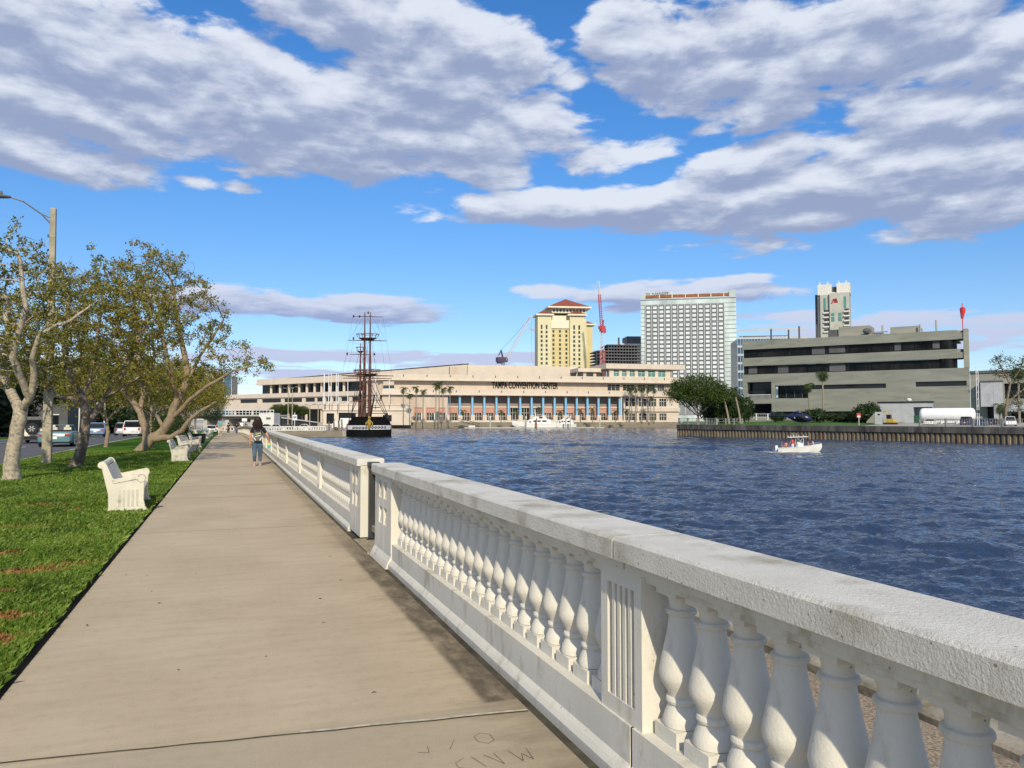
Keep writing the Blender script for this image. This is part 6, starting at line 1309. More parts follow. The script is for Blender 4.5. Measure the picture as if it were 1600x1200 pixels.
for i, px in enumerate((514,521.5,529,534)):
    p = XY(px, 187.6); t = thing('mooring_post', ['first','second','third','fourth'][i]+' dark weathered post from the left, beside the tall ship', 'mooring post', (p.x,p.y,-1.3), group='dark posts beside the tall ship'); MB().tube([(0,0,0),(.05,0,1.3),(0,0,2.2+.35*(i % 2))], [.22,.2,.16], 7).build('shaft', 'bark_dark', t); MB().ball((0,0,2.3+.35*(i % 2)), (.24,.24,.18), 8, 5).build('cap', 'dark_steel', t)
# ------------------------------------------------------------------ street lamp beside the promenade and street furniture
t = thing('street_lamp', 'square concrete street lamp pole with a curved arm rising among the trees', 'street lamp', (-5.87, 30.6, 0)); hz = 8.95
b = MB(); b.loft([[(s1*w_,s2*w_,z_) for s1, s2 in ((-1,-1),(1,-1),(1,1),(-1,1))] for w_, z_ in ((.145,-.1),(.085,hz))]); b.build('pole', 'pole_concrete', t, bevel=.012)
MB().tube([(-.08,0,hz-.55),(-.35,-.05,hz-.25),(-.9,-.15,hz+.12),(-1.35,-.2,hz+.24)], .028, 6).tube([(-.08,0,hz-.35),(-.4,-.05,hz-.22)], .018, 5).build('arm', 'lamp_grey', t)
MB().loft([[(x, -.2+w_*math.cos(a), hz+.22+z_*math.sin(a)) for a in np.linspace(0, 2*math.pi, 11)[:-1]] for x, w_, z_ in ((-1.25,.05,.04),(-1.4,.11,.06),(-1.8,.15,.085),(-2.1,.12,.05),(-2.2,.04,.02))]).build('lamp_head', 'lamp_grey', t, smooth=50); MB().lathe((-1.55,-.2,hz+.28), [(.05,0),(.06,.04),(.045,.12)], 8).build('photocell', 'lamp_grey', t)
MB().box((-.13,-.06,hz-1.0), (.05,.06,.1)).build('bracket', 'dark_steel', t)
p = (-15.5, 60, 0); t = thing('street_lamp', 'pale green lamp post on the median left of the off-road car', 'street lamp', p); MB().tube([(0,0,0),(.35,0,9)], [.16,.09], 8).build('pole', 'pole_concrete', t); MB().tube([(.35,0,9),(1.6,0,9.4)], .05, 5).box((2.0,0,9.4), (.8,.3,.15)).build('lamp_head', 'lamp_grey', t)
for px, y_, lb in ((163,110,'thin pale pole rising behind the light blue sedan'),(124,100,'thin green-signed pole behind the dark bent trunk')):
    x = ray(px,655); X = x[0]/x[1]*y_; t = thing('signal_pole', lb, 'pole', (X,y_,gz(y_)-.1)); MB().tube([(0,0,0),(0,0,6.2)], .09, 6).build('pole', 'metal_white', t)
    MB().box((.45 if px == 124 else -.5,-.1,4.2), (.8,.06,.45)).build('sign_board', 'sign_green' if px == 124 else 'metal_white', t)
# houses behind the far trees
def house(label, x, y, w, d_, h, m, rf, n, st):
    t = thing('house', label, 'house', (x,y,gz(y)), R(-8)); MB().bb(-w/2,w/2,0,d_,0,h).build('wall', m, t); MB().loft([[(-w/2-.4,-.4,h),(w/2+.4,-.4,h),(w/2+.4,d_+.4,h),(-w/2-.4,d_+.4,h)],[(-.5,d_/2-.1,h+rf),(.5,d_/2-.1,h+rf),(.5,d_/2+.1,h+rf),(-.5,d_/2+.1,h+rf)]]).build('roof', 'far_dark', t)
    for i in range(n):
        for k in range(st): xx = -w/2+w*(i+.5)/n; wd = MB().bb(xx-.7,xx+.7,-.06,0.02,1.0+3.1*k,2.7+3.1*k).build('window', 'glass_dark', t); MB().bb(xx-.8,xx+.8,-.10,-.07,2.7+3.1*k,2.85+3.1*k).build('lintel', 'far_white', wd)
    MB().bb(-.6,.6,-.08,0,0,2.2).build('door', 'far_white', t)
house('tall grey house with dark windows showing through the trees at the far left', -31, 78, 14, 12, 12.5, 'house_grey', 3.2, 4, 4)
house('dark low house glimpsed behind the trees between the parked-looking cars', -29, 118, 18, 12, 6.4, 'house_grey', 2.2, 5, 2)
house('sandy apartment block glimpsed between tree trunks beyond the avenue', -34, 168, 30, 14, 13, 'board_pale', 1.2, 8, 4)
t = thing('fence', 'low wooden board fence at the far left behind the avenue', 'fence', (-31,62,0)); MB().bb(-12,4,-.05,.05,0,1.8).build('boards', 'fence_wood', t)
for k in range(9): MB().bb(-12+k*2-.07,-12+k*2+.07,-.12,-.051,0,1.95).build('post', 'fence_wood', t)
p = P(355, 620, 900); t = thing('tower_block', 'tiny distant grey towers showing above the trees by the promenade end', 'building', (*XY(352, 900)[:2], 0)); MB().bb(-13,-3,0,20,0,Z(585,900)).build('tower', 'far_dark', t); MB().bb(-2.5,6,0,20,0,Z(581,900)).build('tower', 'glass_blue', t); MB().bb(6.5,13,0,20,0,Z(588,900)).build('tower', 'far_dark', t)
# ------------------------------------------------------------------ vegetation
def pts_in(ell, n, rg, shell=.35):
    vols = np.array([e[1][0]*e[1][1]*e[1][2] for e in ell]); idx = rg.choice(len(ell), n, p=vols/vols.sum()); u = rg.normal(size=(n,3)); u /= np.linalg.norm(u, axis=1)[:,None]
    r = (shell+(1-shell)*rg.rand(n))**(1/2.2); C = np.array([e[0] for e in ell]); S = np.array([e[1] for e in ell]); return C[idx]+u*r[:,None]*S[idx]
def grow(limbs, attr, step, infl, kill, iters=70, grav=0.02, seed=1):
    """space colonisation: limbs are polylines; attr the points the twigs reach for"""
    rg = np.random.RandomState(seed); pos = []; par = []
    for li, (pl, parent_limb) in enumerate(limbs):
        base = -1
        if pos:
            d = np.linalg.norm(np.array(pos)-np.array(pl[0]), axis=1); base = int(d.argmin())
        prev = base
        for a, b in zip(pl[:-1], pl[1:]):
            a, b = np.array(a, float), np.array(b, float); n = max(1, int(np.linalg.norm(b-a)/step))
            for i in range(n):
                if prev == -1 and not pos: pos.append(a.copy()); par.append(-1); prev = 0
                q = a+(b-a)*(i+1)/n + rg.normal(size=3)*step*.06; pos.append(q); par.append(prev); prev = len(pos)-1
    pos = [np.array(p) for p in pos]; A = attr.copy(); frozen = 0
    P_ = np.array(pos); near = np.full(len(A), -1); nd_ = np.full(len(A), 1e9)
    def upd(s):
        d = np.linalg.norm(A[:,None,:]-P_[None,s:,:], axis=2); m = d.min(1); k = d.argmin(1)+s; b = m < nd_; nd_[b] = m[b]; near[b] = k[b]
    upd(0); alive = np.ones(len(A), bool)
    for it in range(iters):
        act = alive & (nd_ < infl)
        if not act.any(): break
        dirs = {}
        ids = np.where(act)[0]; v = A[ids]-P_[near[ids]]; v /= np.linalg.norm(v, axis=1)[:,None]+1e-9
        acc = np.zeros_like(P_); cnt = np.zeros(len(P_)); np.add.at(acc, near[ids], v); np.add.at(cnt, near[ids], 1); src = np.where(cnt > 0)[0]
        nv = acc[src]/cnt[src][:,None] + rg.normal(size=(len(src),3))*.18; nv[:,2] -= grav; nv /= np.linalg.norm(nv, axis=1)[:,None]+1e-9
        newp = P_[src]+nv*step; s = len(P_); P_ = np.vstack([P_, newp]); par += [int(i) for i in src]; upd(s); alive &= nd_ > kill
        if len(P_) > 9000: break
    return P_, np.array(par)
def radii(P_, par, tip, e=2.35):
    n = len(P_); r = np.zeros(n); kids = [[] for _ in range(n)]
    for i in range(n):
        if par[i] >= 0: kids[par[i]].append(i)
    for i in range(n-1, -1, -1): r[i] = (sum(r[k]**e for k in kids[i]))**(1/e) if kids[i] else tip
    return r, kids
def branches(P_, par, r, kids, minr=0., cap=None):
    b = MB(); stack = [(0, None)]
    done = set()
    while stack:
        i, p0 = stack.pop(); ch = [] if p0 is None else [p0]; cur = i
        while True:
            ch.append(cur); ks = kids[cur]
            if not ks: break
            ks = sorted(ks, key=lambda k: -r[k])
            for k in ks[1:]:
                if r[k] >= minr: stack.append((k, cur))
            if r[ks[0]] < minr: break
            cur = ks[0]
        if len(ch) > 1:
            rr_ = [r[c] if q or p0 is None else min(r[c], r[ch[1]]*1.15) for q, c in enumerate(ch)]
            if cap is not None: rr_ = [min(x, cap) for x in rr_]
            b.tube([tuple(P_[c]) for c in ch], rr_, 9 if rr_[0] > .08 else (5 if rr_[0] > .02 else 3), cap=rr_[0] > .03)
    return b
def leaves(C_, n, spread, size, rg, name, m, parent, aspect=.5, up=.3, zs=1.0):
    aspect = aspect*1.0
    idx = rg.randint(0, len(C_), n); c = C_[idx]+rg.normal(size=(n,3))*spread*np.array([1,1,zs]); d = rg.normal(size=(n,3)); d /= np.linalg.norm(d, axis=1)[:,None]
    nrm = rg.normal(size=(n,3)); nrm[:,2] += up; s = np.cross(d, nrm); s /= np.linalg.norm(s, axis=1)[:,None]+1e-9; L_ = size*(.6+.8*rg.rand(n))[:,None]
    V = np.stack([c-d*L_*.5, c+s*L_*aspect*.5, c+d*L_*.5, c-s*L_*aspect*.5], 1).reshape(-1,3); F = np.arange(n*4).reshape(-1,4)
    return npmesh(name, V, F, m, parent)
def pipe_tree(name, label, base, limbs, ell, natt, nleaf, lsize, seed, bark, leafm, cat='tree', step=.28, tip=.007, flare=1.0, group=None, spread=.10, infl=2.2, kill=.35, minr=0., clump=.8, shell=.35, rtrunk=None):
    rg = np.random.RandomState(seed); t = thing(name, label, cat, base, 0, group); b0 = np.array(base, float)
    Lm = [([np.array(p)-b0 for p in pl[0]], None) for pl in limbs]; E_ = [(np.array(c)-b0, np.array(r_)) for c, r_ in ell]
    A = pts_in(E_, natt, rg, shell); P_, par = grow(Lm, A, step, infl, kill, seed=seed); r, kids = radii(P_, par, tip)
    if rtrunk: m_ = r.max(); r = r*(1+(rtrunk/m_-1)*(r/m_)**.7)
    for pl in limbs:                 # the main limbs keep at least their own girth
        if not pl[1]: continue
        pts = [np.array(p)-b0 for p in pl[0]]; ln_ = sum(np.linalg.norm(b_-a_) for a_, b_ in zip(pts[:-1], pts[1:])); acc = 0
        for a_, b_ in zip(pts[:-1], pts[1:]):
            l = np.linalg.norm(b_-a_); e = (b_-a_)/l; q = (P_-a_)@e; dd = np.linalg.norm(P_-a_-np.clip(q,0,l)[:,None]*e, axis=1); k = (dd < .09) & (q > -.05) & (q < l+.05)
            r[k] = np.maximum(r[k], pl[1]*(1-.78*np.clip((acc+q[k])/ln_,0,1))); acc += l
    if flare: hz = P_[:,2]-P_[0,2]; r = r*(1+flare*np.exp(-np.maximum(hz,0)/.28)*(r > r.max()*.55))
    branches(P_, par, r, kids, minr).build('trunk', bark, t, smooth=60, fix=False)
    tips = P_[(r < tip*3.2)]; tips = tips[rg.rand(len(tips)) < clump]
    leaves(tips, nleaf, spread, lsize, rg, 'crown', leafm, t); return t
def q3(px, py, d, back=0.0): v = P(px, py, d+back); return (v.x, v.y, v.z)
d1_ = 19.3
pipe_tree('tree', 'nearest tree at the left edge, pale mottled trunk with sparse small leaves', tuple(XY(16, d1_, -.03)),
  [([q3(16,757,d1_),q3(20,710,d1_),q3(27,668,d1_),q3(32,640,d1_)],0.17), ([q3(32,640,d1_),q3(20,618,d1_,.2),q3(10,600,d1_,.4),q3(2,565,d1_,.5),q3(12,520,d1_,.6),q3(8,460,d1_,.9)],0.09), ([q3(32,640,d1_),q3(46,622,d1_,-.2),q3(53,598,d1_,-.3),q3(51,560,d1_,-.5),q3(62,520,d1_,-.7),q3(110,500,d1_,-.8),q3(140,480,d1_,-.6)],0.1), ([q3(10,600,d1_,.4),q3(-40,560,d1_,.8),q3(-80,520,d1_,1.)],0.05), ([q3(46,622,d1_,-.2),q3(20,560,d1_,-.8),q3(40,480,d1_,-1.0),q3(30,400,d1_,-1)],0.06), ([q3(2,565,d1_,.5),q3(-20,480,d1_,1.5),q3(-40,400,d1_,1.6)],0.06)],
  [(q3(10,470,d1_), (1.9,2.2,1.7)), (q3(-70,500,d1_), (1.6,2,1.6)), (q3(85,520,d1_), (1.1,1.6,1.1)), (q3(0,545,d1_), (1.6,1.9,.9)), (q3(35,395,d1_), (.8,1,.7)), (q3(130,480,d1_), (.7,.9,.6)), (q3(28,368,d1_), (.3,.3,.6))], 1900, 17500, .078, 3, 'bark_mottled', 'leaf_olive', step=.2, tip=.0055, clump=.5, spread=.06, kill=.26, infl=1.6, rtrunk=.165, flare=.55)
d2_ = 24.6
pipe_tree('tree', 'second tree from the left with a dark crooked trunk right behind the lamp pole', tuple(XY(117, d2_, -.03)),
  [([q3(116,734,d2_),q3(125,712,d2_),q3(130,690,d2_),q3(133,665,d2_),q3(133,640,d2_),q3(129,622,d2_)],0.17), ([q3(131,632,d2_),q3(112,622,d2_,.2),q3(97,622,d2_,.3),q3(84,612,d2_,.4),q3(50,596,d2_,.6),q3(20,560,d2_,.8)],0.08), ([q3(129,622,d2_),q3(116,598,d2_,-.2),q3(104,575,d2_,-.3),q3(100,520,d2_,-.4),q3(110,450,d2_,-.5)],0.1), ([q3(133,665,d2_),q3(150,645,d2_,.3),q3(163,622,d2_,.5),q3(176,605,d2_,.7),q3(205,560,d2_,.9),q3(230,500,d2_,1.0)],0.1), ([q3(129,622,d2_),q3(140,590,d2_,.5),q3(150,540,d2_,.8),q3(160,470,d2_,1)],0.05), ([q3(163,622,d2_,.5),q3(200,600,d2_,.2),q3(240,575,d2_,0)],0.04)],
  [(q3(95,500,d2_), (1.9,2.3,1.8)), (q3(170,490,d2_), (1.9,2.4,1.7)), (q3(230,500,d2_), (1.1,1.6,1.4)), (q3(60,560,d2_), (1.6,1.9,1.0)), (q3(150,425,d2_), (1.0,1.2,.7)), (q3(190,570,d2_), (1.4,1.6,.7)), (q3(146,398,d2_), (.35,.35,.5)), (q3(110,415,d2_), (.3,.3,.6))], 2300, 20000, .090, 5, 'bark_dark', 'leaf_brown', step=.23, tip=.006, clump=.5, spread=.072, kill=.28, infl=1.8, rtrunk=.16, flare=.5)
d3_ = 36.6
pipe_tree('tree', 'forked leaning tree with thick tan limbs spreading over the benches', tuple(XY(222, d3_, -.03)),
  [([q3(219,709,d3_),q3(229,694,d3_),q3(238,686,d3_)],0.26), ([q3(229,694,d3_),q3(226,668,d3_,.3),q3(220,646,d3_,.4),q3(206,625,d3_,.6),q3(192,608,d3_,.8),q3(175,594,d3_,1),q3(150,560,d3_,1.2)],0.2), ([q3(220,646,d3_,.4),q3(224,615,d3_,1),q3(218,580,d3_,1.2),q3(215,520,d3_,1.4),q3(205,440,d3_,1.5)],0.08),
   ([q3(238,686,d3_),q3(256,672,d3_),q3(268,652,d3_),q3(278,625,d3_),q3(287,606,d3_),q3(293,594,d3_),q3(290,565,d3_),q3(282,520,d3_,.3),q3(270,450,d3_,.5)],0.24), ([q3(278,625,d3_),q3(270,600,d3_,-.8),q3(262,570,d3_,-1.2),q3(250,500,d3_,-1.5)],0.09), ([q3(268,652,d3_),q3(285,638,d3_,-.3),q3(298,622,d3_,-.6),q3(330,600,d3_,-.9),q3(365,580,d3_,-1.0),q3(395,572,d3_,-1.0)],0.13),
   ([q3(238,686,d3_),q3(268,684,d3_,-.4),q3(284,672,d3_,-.6),q3(298,655,d3_,-.8),q3(312,642,d3_,-1.0),q3(338,628,d3_,-1.2)],0.18), ([q3(256,672,d3_),q3(248,655,d3_,.8),q3(236,640,d3_,1.2),q3(228,600,d3_,1.8)],0.11), ([q3(293,594,d3_),q3(310,560,d3_,.4),q3(330,530,d3_,.6),q3(350,500,d3_,.6)],0.08)],
  [(q3(250,470,d3_), (2.6,3.0,2.5)), (q3(190,500,d3_), (2.4,2.8,2.2)), (q3(310,500,d3_), (1.6,2.2,1.8)), (q3(350,560,d3_), (1.5,1.8,1.2)), (q3(402,575,d3_), (.8,1.0,.8)), (q3(230,420,d3_), (1.4,1.6,1.2)), (q3(270,585,d3_), (2.6,2.6,.9)), (q3(180,560,d3_), (1.8,2,1.2)), (q3(210,388,d3_), (.35,.35,.8)), (q3(226,392,d3_), (.3,.3,.7)), (q3(283,425,d3_), (.9,.4,.4)), (q3(175,412,d3_), (.4,.4,.6))], 2700, 25000, .112, 8, 'bark_tan', 'leaf_brown', step=.3, tip=.0085, clump=.5, spread=.10, kill=.36, infl=2.6, rtrunk=.24, flare=.35)
# generic trees, copied with their trunk and crown
def gen_tree(name, label, loc, h, w, nleaf, ls, seed, leafm, bark='bark_dark', th=.35, natt=700, dense=.12):
    x, y, z = loc; rg = np.random.RandomState(seed); bh = h*th
    limbs = [([(x,y,z),(x+.1,y,z+bh*.5),(x,y+.1,z+bh)],0)] + [([(x,y,z+bh*(.7+.3*rg.rand())),(x+w*.3*math.cos(a),y+w*.3*math.sin(a),z+bh+h*.22)],0) for a in np.linspace(0,6.28,6)[:-1]+rg.rand()]
    ell = [((x,y,z+h*.66), (w*.5,w*.5,h*.30))] + [((x+w*.32*math.cos(a),y+w*.32*math.sin(a),z+h*(.50+.2*rg.rand())), (w*.26,w*.26,h*.16)) for a in np.linspace(0,6.28,8)[:-1]]
    return pipe_tree(name, label, loc, limbs, ell, natt, nleaf, ls, seed, bark, leafm, step=h*.05, tip=h*.0016, spread=h*.022+dense, infl=h*.35, kill=h*.05, minr=h*.003, flare=.3, shell=.2, clump=1.0)
g1 = gen_tree('tree', 'dark dense tree behind the grey house side at the far left', (-25,56,-.02), 10.5, 9.5, 9000, .30, 21, 'leaf_dark')
g2 = gen_tree('tree', 'olive tree beyond the black planter on the promenade lawn', (-5.2,60,-.02), 6.6, 7.0, 8000, .17, 22, 'leaf_brown', 'bark_tan', .3)
for i, (x, y, s, rz, lb) in enumerate(((-33,66,1.15,1,'tallest dark tree at the far left edge beyond the avenue'),(-21.5,72,.92,2,'dark dense tree right above the off-road car'),(-26,88,1.1,3,'dark dense tree behind the teal convertible'),(-21,102,.85,4,'dark tree beyond the avenue right of the crooked trunk'),(-27,122,1.1,5,'dark tree standing behind the light blue sedan'),(-20,140,.8,.5,'small dark tree above the light blue sedan roof'),(-25,160,1.0,1.5,'dark tree farther down the avenue left of the white car'),(-15,178,.72,2.5,'dark round tree near the overpass, above the white car'),(-22,200,.9,3.5,'dark tree behind the overpass railing on the left'),(-10.5,196,.75,4.5,'dark tree behind the overpass left of the leaning tree fork'),(-4,205,.62,5.5,'small dark tree behind the end of the promenade lawn'))):
    dup(g1, (x,y,gz(y)-.05), rz, lb, s)
for i, (x, y, s, rz, lb) in enumerate(((-4.6,72,1.08,1.1,'second olive tree of the lawn row beyond the planter'),(-5.6,84,1.22,2.2,'third olive tree of the lawn row beyond the planter'),(-4.8,98,1.3,3.3,'fourth olive tree of the lawn row towards the bridge'),(-5.4,114,1.42,4.4,'fifth olive tree of the lawn row towards the bridge'),(-5.0,132,1.5,5.5,'last small olive tree of the lawn row before the bridge'),(-6.3,47.5,.92,.4,'low olive tree behind the forked leaning tree'))):
    dup(g2, (x,y,gz(y)-.05), rz, lb, s)
# clipped round hedge and loose shrubs
def shrub(name, label, loc, r, n, ls, seed, m, cat='shrub'):
    rg = np.random.RandomState(seed); t = thing(name, label, cat, loc); nb_ = 9; C_ = [((rg.rand()-.5)*r[0]*1.1, (rg.rand()-.5)*r[1]*1.1, r[2]*(.75+.35*rg.rand())) for _ in range(nb_)]
    u = rg.normal(size=(n,3)); u /= np.linalg.norm(u,axis=1)[:,None]; k = rg.randint(0, nb_, n); c = np.array(C_)[k] + u*np.array(r)*(.62+.15*rg.rand(n))[:,None]; c[:,2] = np.abs(c[:,2]*1.0)
    b = MB(); [b.ball(tuple(q), (r[0]*.55,r[1]*.55,r[2]*.6), 8, 6) for q in C_]; b.build('twigs', 'hedge_core', t); leaves(c, n, ls*.5, ls, rg, 'leaves', m, t); return t
s1 = shrub('hedge', 'clipped round green hedge ball behind the forked leaning tree', tuple(XY(266, 54, -.05)), (1.15,1.1,1.15), 6500, .13, 31, 'leaf_green', 'hedge')
s2 = shrub('shrub', 'round dark shrub right of the helicopter nose', (*XY(1275, 186)[:2], .9), (2.4,2,1.7), 2600, .45, 32, 'leaf_dark')
for px, d, sc, z, lb in ((1215,196,(.7,.7,.75),1.0,'small square dark shrub at the office corner left of the helicopter'),(1318,186,(2.0,.8,.75),.8,'long low dark hedge along the foot of the office'),(1372-14,180,(1.1,1,1.5),.6,'tall dark shrub left of the pale grey shed'),(1345,182,(1.0,.9,1.1),.6,'dark shrub between the long hedge and the tall shrub'),(1137,200,(1.6,1.2,2.6),.6,'large dark shrub mass under the leaning palms'),(1115,202,(1.5,1.2,2.0),.6,'dark shrub mass right of the big round tree trunk'),(1160,206,(1.0,1,2.2),.8,'dark shrub mass against the left end of the office')):
    dup(s2, (*XY(px, d)[:2], z), random.Random(px).random()*6, lb, sc)
for i, (x, y, sc) in enumerate(((-28,58,(2.6,1.6,1.5)),(-29.5,68,(2.6,1.6,1.9)),(-28,79,(2.4,1.8,2.0)),(-28.5,92,(2.6,1.8,1.8)),(-27,108,(2.6,1.8,1.9)),(-25,128,(2.6,1.8,1.8)),(-19,160,(2.6,1.8,1.7)))):
    dup(s2, (x,y,gz(y)-.05), i*1.3, ['wide dark shrub by the wooden fence beyond the avenue','second dark shrub mass beyond the avenue, above the off-road car','third dark shrub mass beyond the avenue, behind the lamp pole','fourth dark shrub mass beyond the avenue, behind the convertible','fifth dark shrub mass beyond the avenue, by the crooked trunk','sixth dark shrub mass beyond the avenue, left of the blue sedan','last dark shrub mass beyond the avenue, near the overpass'][i], sc)
big = gen_tree('tree', 'big round dark tree on the tip of the island', (*XY(1091, 190)[:2], .1), 13.2, 14.5, 15000, .42, 41, 'leaf_green', th=.22, natt=1500)
dup(big, (*XY(1128, 204)[:2], .3), 2.0, 'second dark tree behind the leaning island palms', (.72,.72,.72))
for px, d, s, lb in ((436,300,.5,'low dark tree above the ramp, left one by the bridge house'),(455,302,.52,'low dark tree above the ramp, middle one'),(472,304,.45,'low dark tree above the ramp, right one')): dup(big, (*XY(px, d)[:2], 1.2), px, lb, s)
d = 150; pipe_tree('tree', 'half-bare thin tree at the right edge behind the parked pickup', tuple(XY(1572, d, .2)), [([q3(1570,664,d),q3(1573,630,d),q3(1578,600,d)],0),([q3(1578,600,d),q3(1565,575,d),q3(1555,556,d)],0),([q3(1578,600,d),q3(1592,580,d),q3(1600,560,d)],0),([q3(1573,630,d),q3(1590,615,d),q3(1610,600,d)],0)],
  [(q3(1565,572,d),(2.6,2.4,2.6)),(q3(1592,580,d),(2.6,2.4,3.0)),(q3(1600,625,d),(3,3,2.5))], 500, 2600, .28, 44, 'bark_dark', 'leaf_dark', step=.5, tip=.035, infl=4, kill=.7, spread=.3, flare=.2)
# palms: trunk, and one mesh of drooping fronds
def palm(name, label, loc, h, r, seed, nf=18, lean=(0,0), group=None, tr=.22, droop=1.0, wd=.28):
    rg = random.Random(seed); t = thing(name, label, 'palm tree', loc, 0, group); tx, ty = lean
    MB().tube([(tx*f_**1.4,ty*f_**1.4,h*f_) for f_ in (0,.15,.35,.6,.85,1.0)], [tr*1.5,tr*1.1,tr,tr*.9,tr*.9,tr*1.1], 8).build('trunk', 'palm_trunk', t, smooth=50)
    b = MB()
    for k in range(nf):
        a = 2*math.pi*k/nf+rg.uniform(-.2,.2); e = rg.uniform(-.75,1.35); L_ = r*rg.uniform(.8,1.1); p = Vector((tx,ty,h)); ca, sa = math.cos(a), math.sin(a); n = 7; el_ = e; sp = [p.copy()]; 
        for i in range(n): el_ -= .27*droop; p = p+Vector((ca*math.cos(el_),sa*math.cos(el_),math.sin(el_)))*L_/n; sp.append(p.copy())
        for i in range(1, n+1):
            for s_ in (-1,1):
                for q in (0,.5):
                    c = sp[i-1].lerp(sp[i], q); f_ = 1-abs(i/n-.55)*1.1; w_ = r*wd*1.5*max(.25,f_); side = Vector((-sa*s_, ca*s_, -.55))*w_ + (sp[i]-sp[i-1]).normalized()*w_*.7; tk = (sp[i]-sp[i-1])*.33
                    b.add([c-tk*.5, c+tk*.5, c+side], [(0,1,2)])
    b.build('fronds', 'leaf_palm', t, fix=False); return t
def pz(px, d, ycr): return Z(ycr, d)
pa = palm('palm_tree', 'leftmost tall thin palm before the plain wall of the convention center', (*XY(630, 352)[:2], 0), 15.5, 2.7, 1, group='tall palms before the plain wall')
for i, (px, y, d, lb) in enumerate(((640,617,352,'second tall palm, slightly lower, by the first pink bay'),(650,606,353,'third tall palm from the left before the plain wall'),(661,611,354,'fourth tall palm from the left before the plain wall'),(681,601,354,'fifth tall palm, start of the cluster before the first blue column'),(686,599,356,'tallest palm of the cluster before the first blue column'),(692,608,354,'low palm in the middle of the cluster by the first blue column'),(703,606,355,'rightmost palm of the cluster, at the first blue column'))):
    h_ = Z(y, d); dup(pa, (*XY(px, d)[:2], 0), px, lb, (1,1,h_/15.5))
for i, (px, y, d, lb) in enumerate(((984,607,395,'leftmost palm of the group before the right wing'),(993,606,396,'second palm of the group before the right wing'),(1003,607,395,'third palm of the group before the right wing'),(1012,606,397,'fourth palm of the group before the right wing'),(1022,607,396,'rightmost tall palm of the group before the right wing'),(1017,621,393,'short palm among the tall group before the right wing'))):
    h_ = Z(y, d); dup(pa, (*XY(px, d)[:2], 0), px*1.3, lb, (1.1,1.1,h_/15.5), group='palms before the right wing')
pb = palm('palm_tree', 'small palm before the windows between the second and third blue columns', (*XY(723, 364)[:2], 0), 5.4, 2.5, 2, 13, group='small palms before the colonnade', tr=.2)
W_ = ['third','fifth','seventh','ninth','eleventh','twelfth','fourteenth','fifteenth']
for i, px in enumerate((783,806,843,876,907,926,962,979)): dup(pb, (*XY(px, 366+i*2.2)[:2], 0), px, 'small palm standing by the '+W_[i]+' blue column of the colonnade', (1,1,1+.12*(i % 3)))
palm('palm_tree', 'tall straight palm in front of the long grey office', (*XY(1286.5, 192)[:2], .8), Z(583,192)-.8, 2.3, 3, 30, droop=1.25, wd=.30)
palm('palm_tree', 'shorter palm with a drooping crown left of the tall office palm', (*XY(1266, 194)[:2], .9), Z(601,194)-.9, 2.3, 4, 30, lean=(-.6,0), droop=1.35, wd=.30)
palm('palm_tree', 'left leaning island palm against the dark trees', (*XY(1139, 192)[:2], .4), Z(606,192), 2.5, 5, 30, lean=(-2.0,.8), tr=.26, droop=1.2)
palm('palm_tree', 'right leaning island palm beside the office corner', (*XY(1157, 192)[:2], .4), Z(610,192), 2.3, 6, 30, lean=(-1.5,.7), tr=.24, droop=1.2)
palm('palm_tree', 'dark palm at the right edge behind the half-bare tree', (*XY(1593, 168)[:2], .3), Z(578,168), 2.6, 7, 30, droop=1.3, wd=.34)
palm('palm_tree', 'pale low palm by the duct box behind the parked cars', (*XY(1563, 160)[:2], .3), 4.2, 2.2, 8, 14, droop=1.2)
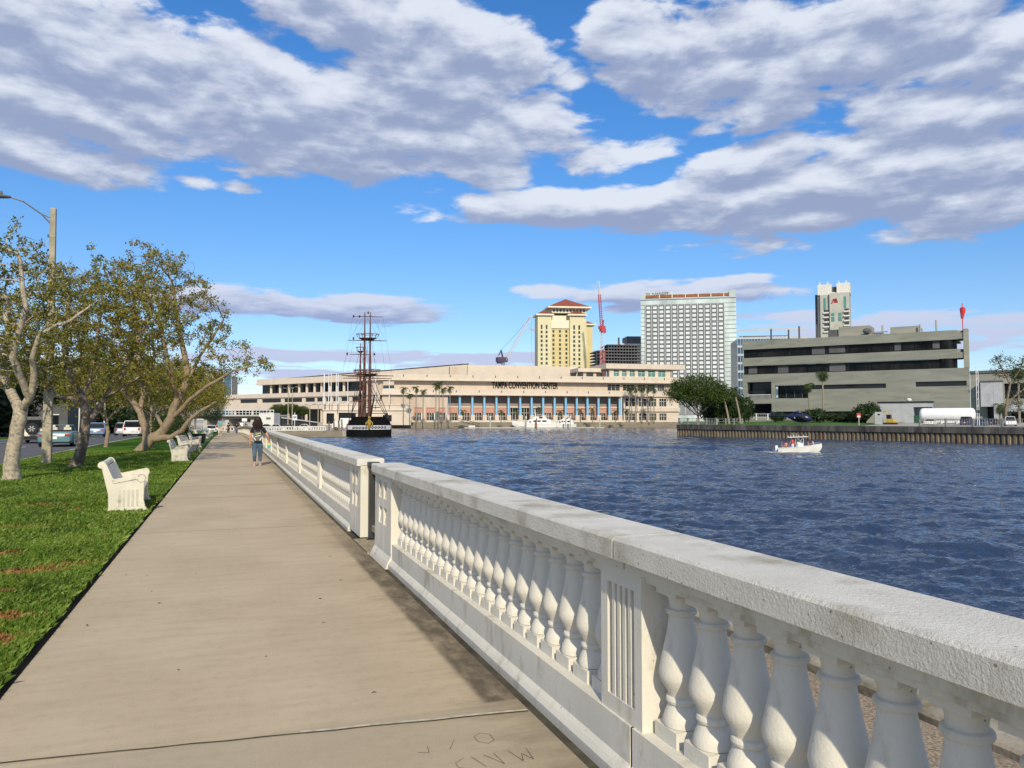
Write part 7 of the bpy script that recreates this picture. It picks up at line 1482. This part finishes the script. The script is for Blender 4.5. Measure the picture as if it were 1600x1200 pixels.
# turf blades on the near lawn
def blades(name, n, ymin, ymax, hgt, wid, m, seed, mask=None, power=1.0, margin=1.2):
    rg = np.random.RandomState(seed); y = ymin+(ymax-ymin)*rg.rand(n)**power; xl = -.262*y-margin; xl = np.maximum(xl, KX+.2); xr = WX0-.045+rg.normal(size=n)*.012; x = xr-(xr-xl)*rg.rand(n)
    if mask is not None: k = mask(x, y, rg); x, y = x[k], y[k]; n = len(x)
    a = rg.rand(n)*6.28; h = hgt*(.5+.8*rg.rand(n)); w = wid*(.7+.6*rg.rand(n)); ln_ = rg.rand(n)*.8; dx, dy = np.cos(a), np.sin(a); z0 = np.array([gz(v) for v in y])+.005 if ymax > 60 else np.full(n, .012)
    lx, ly = dx*h*ln_, dy*h*ln_; px_, py_ = -dy*w/2, dx*w/2
    V = np.stack([np.stack([x-px_,y-py_,z0],1), np.stack([x+px_,y+py_,z0],1), np.stack([x+lx*.4+px_*.8,y+ly*.4+py_*.8,z0+h*.6],1), np.stack([x+lx*1.2,y+ly*1.2,z0+h*(1-.4*ln_)],1)], 1).reshape(-1,3)
    o = npmesh(name, V, np.arange(n*4).reshape(-1,4), m); tag(o, kind='stuff'); return o
patches = [(-1.85,8.9,.62,.26),(-1.5,9.2,.35,.16),(-2.0,7.9,.4,.2),(-1.5,11.0,.25,.18),(-2.7,12.6,.5,.25),(-1.6,6.9,.3,.25),(-1.75,12.3,.4,.2),(-2.4,10.1,.4,.3),(-3.0,15.6,.6,.5),(-2.35,14.6,.3,.35),(-1.45,6.2,.2,.3)]
def dryf(x, y):
    f_ = np.zeros(len(x))
    for cx, cy, rx, ry_ in patches: f_ = np.maximum(f_, 1-((x-cx)/rx)**2-((y-cy)/ry_)**2)
    return f_
blades('grass', 60000, 4.2, 11, .070, .0085, 'blade', 1, lambda x,y,rg: rg.rand(len(x)) > dryf(x,y)*1.1)
blades('grass', 52000, 10.5, 20, .080, .014, 'blade', 2, lambda x,y,rg: rg.rand(len(x)) > dryf(x,y)*.8)
blades('grass', 60000, 19, 42, .075, .024, 'blade', 3, margin=.6)
blades('dry_grass', 60000, 4.2, 18, .055, .010, 'blade_dry', 4, lambda x,y,rg: (rg.rand(len(x)) < np.clip(dryf(x,y)*1.6,0,1)) | (rg.rand(len(x)) < .035))
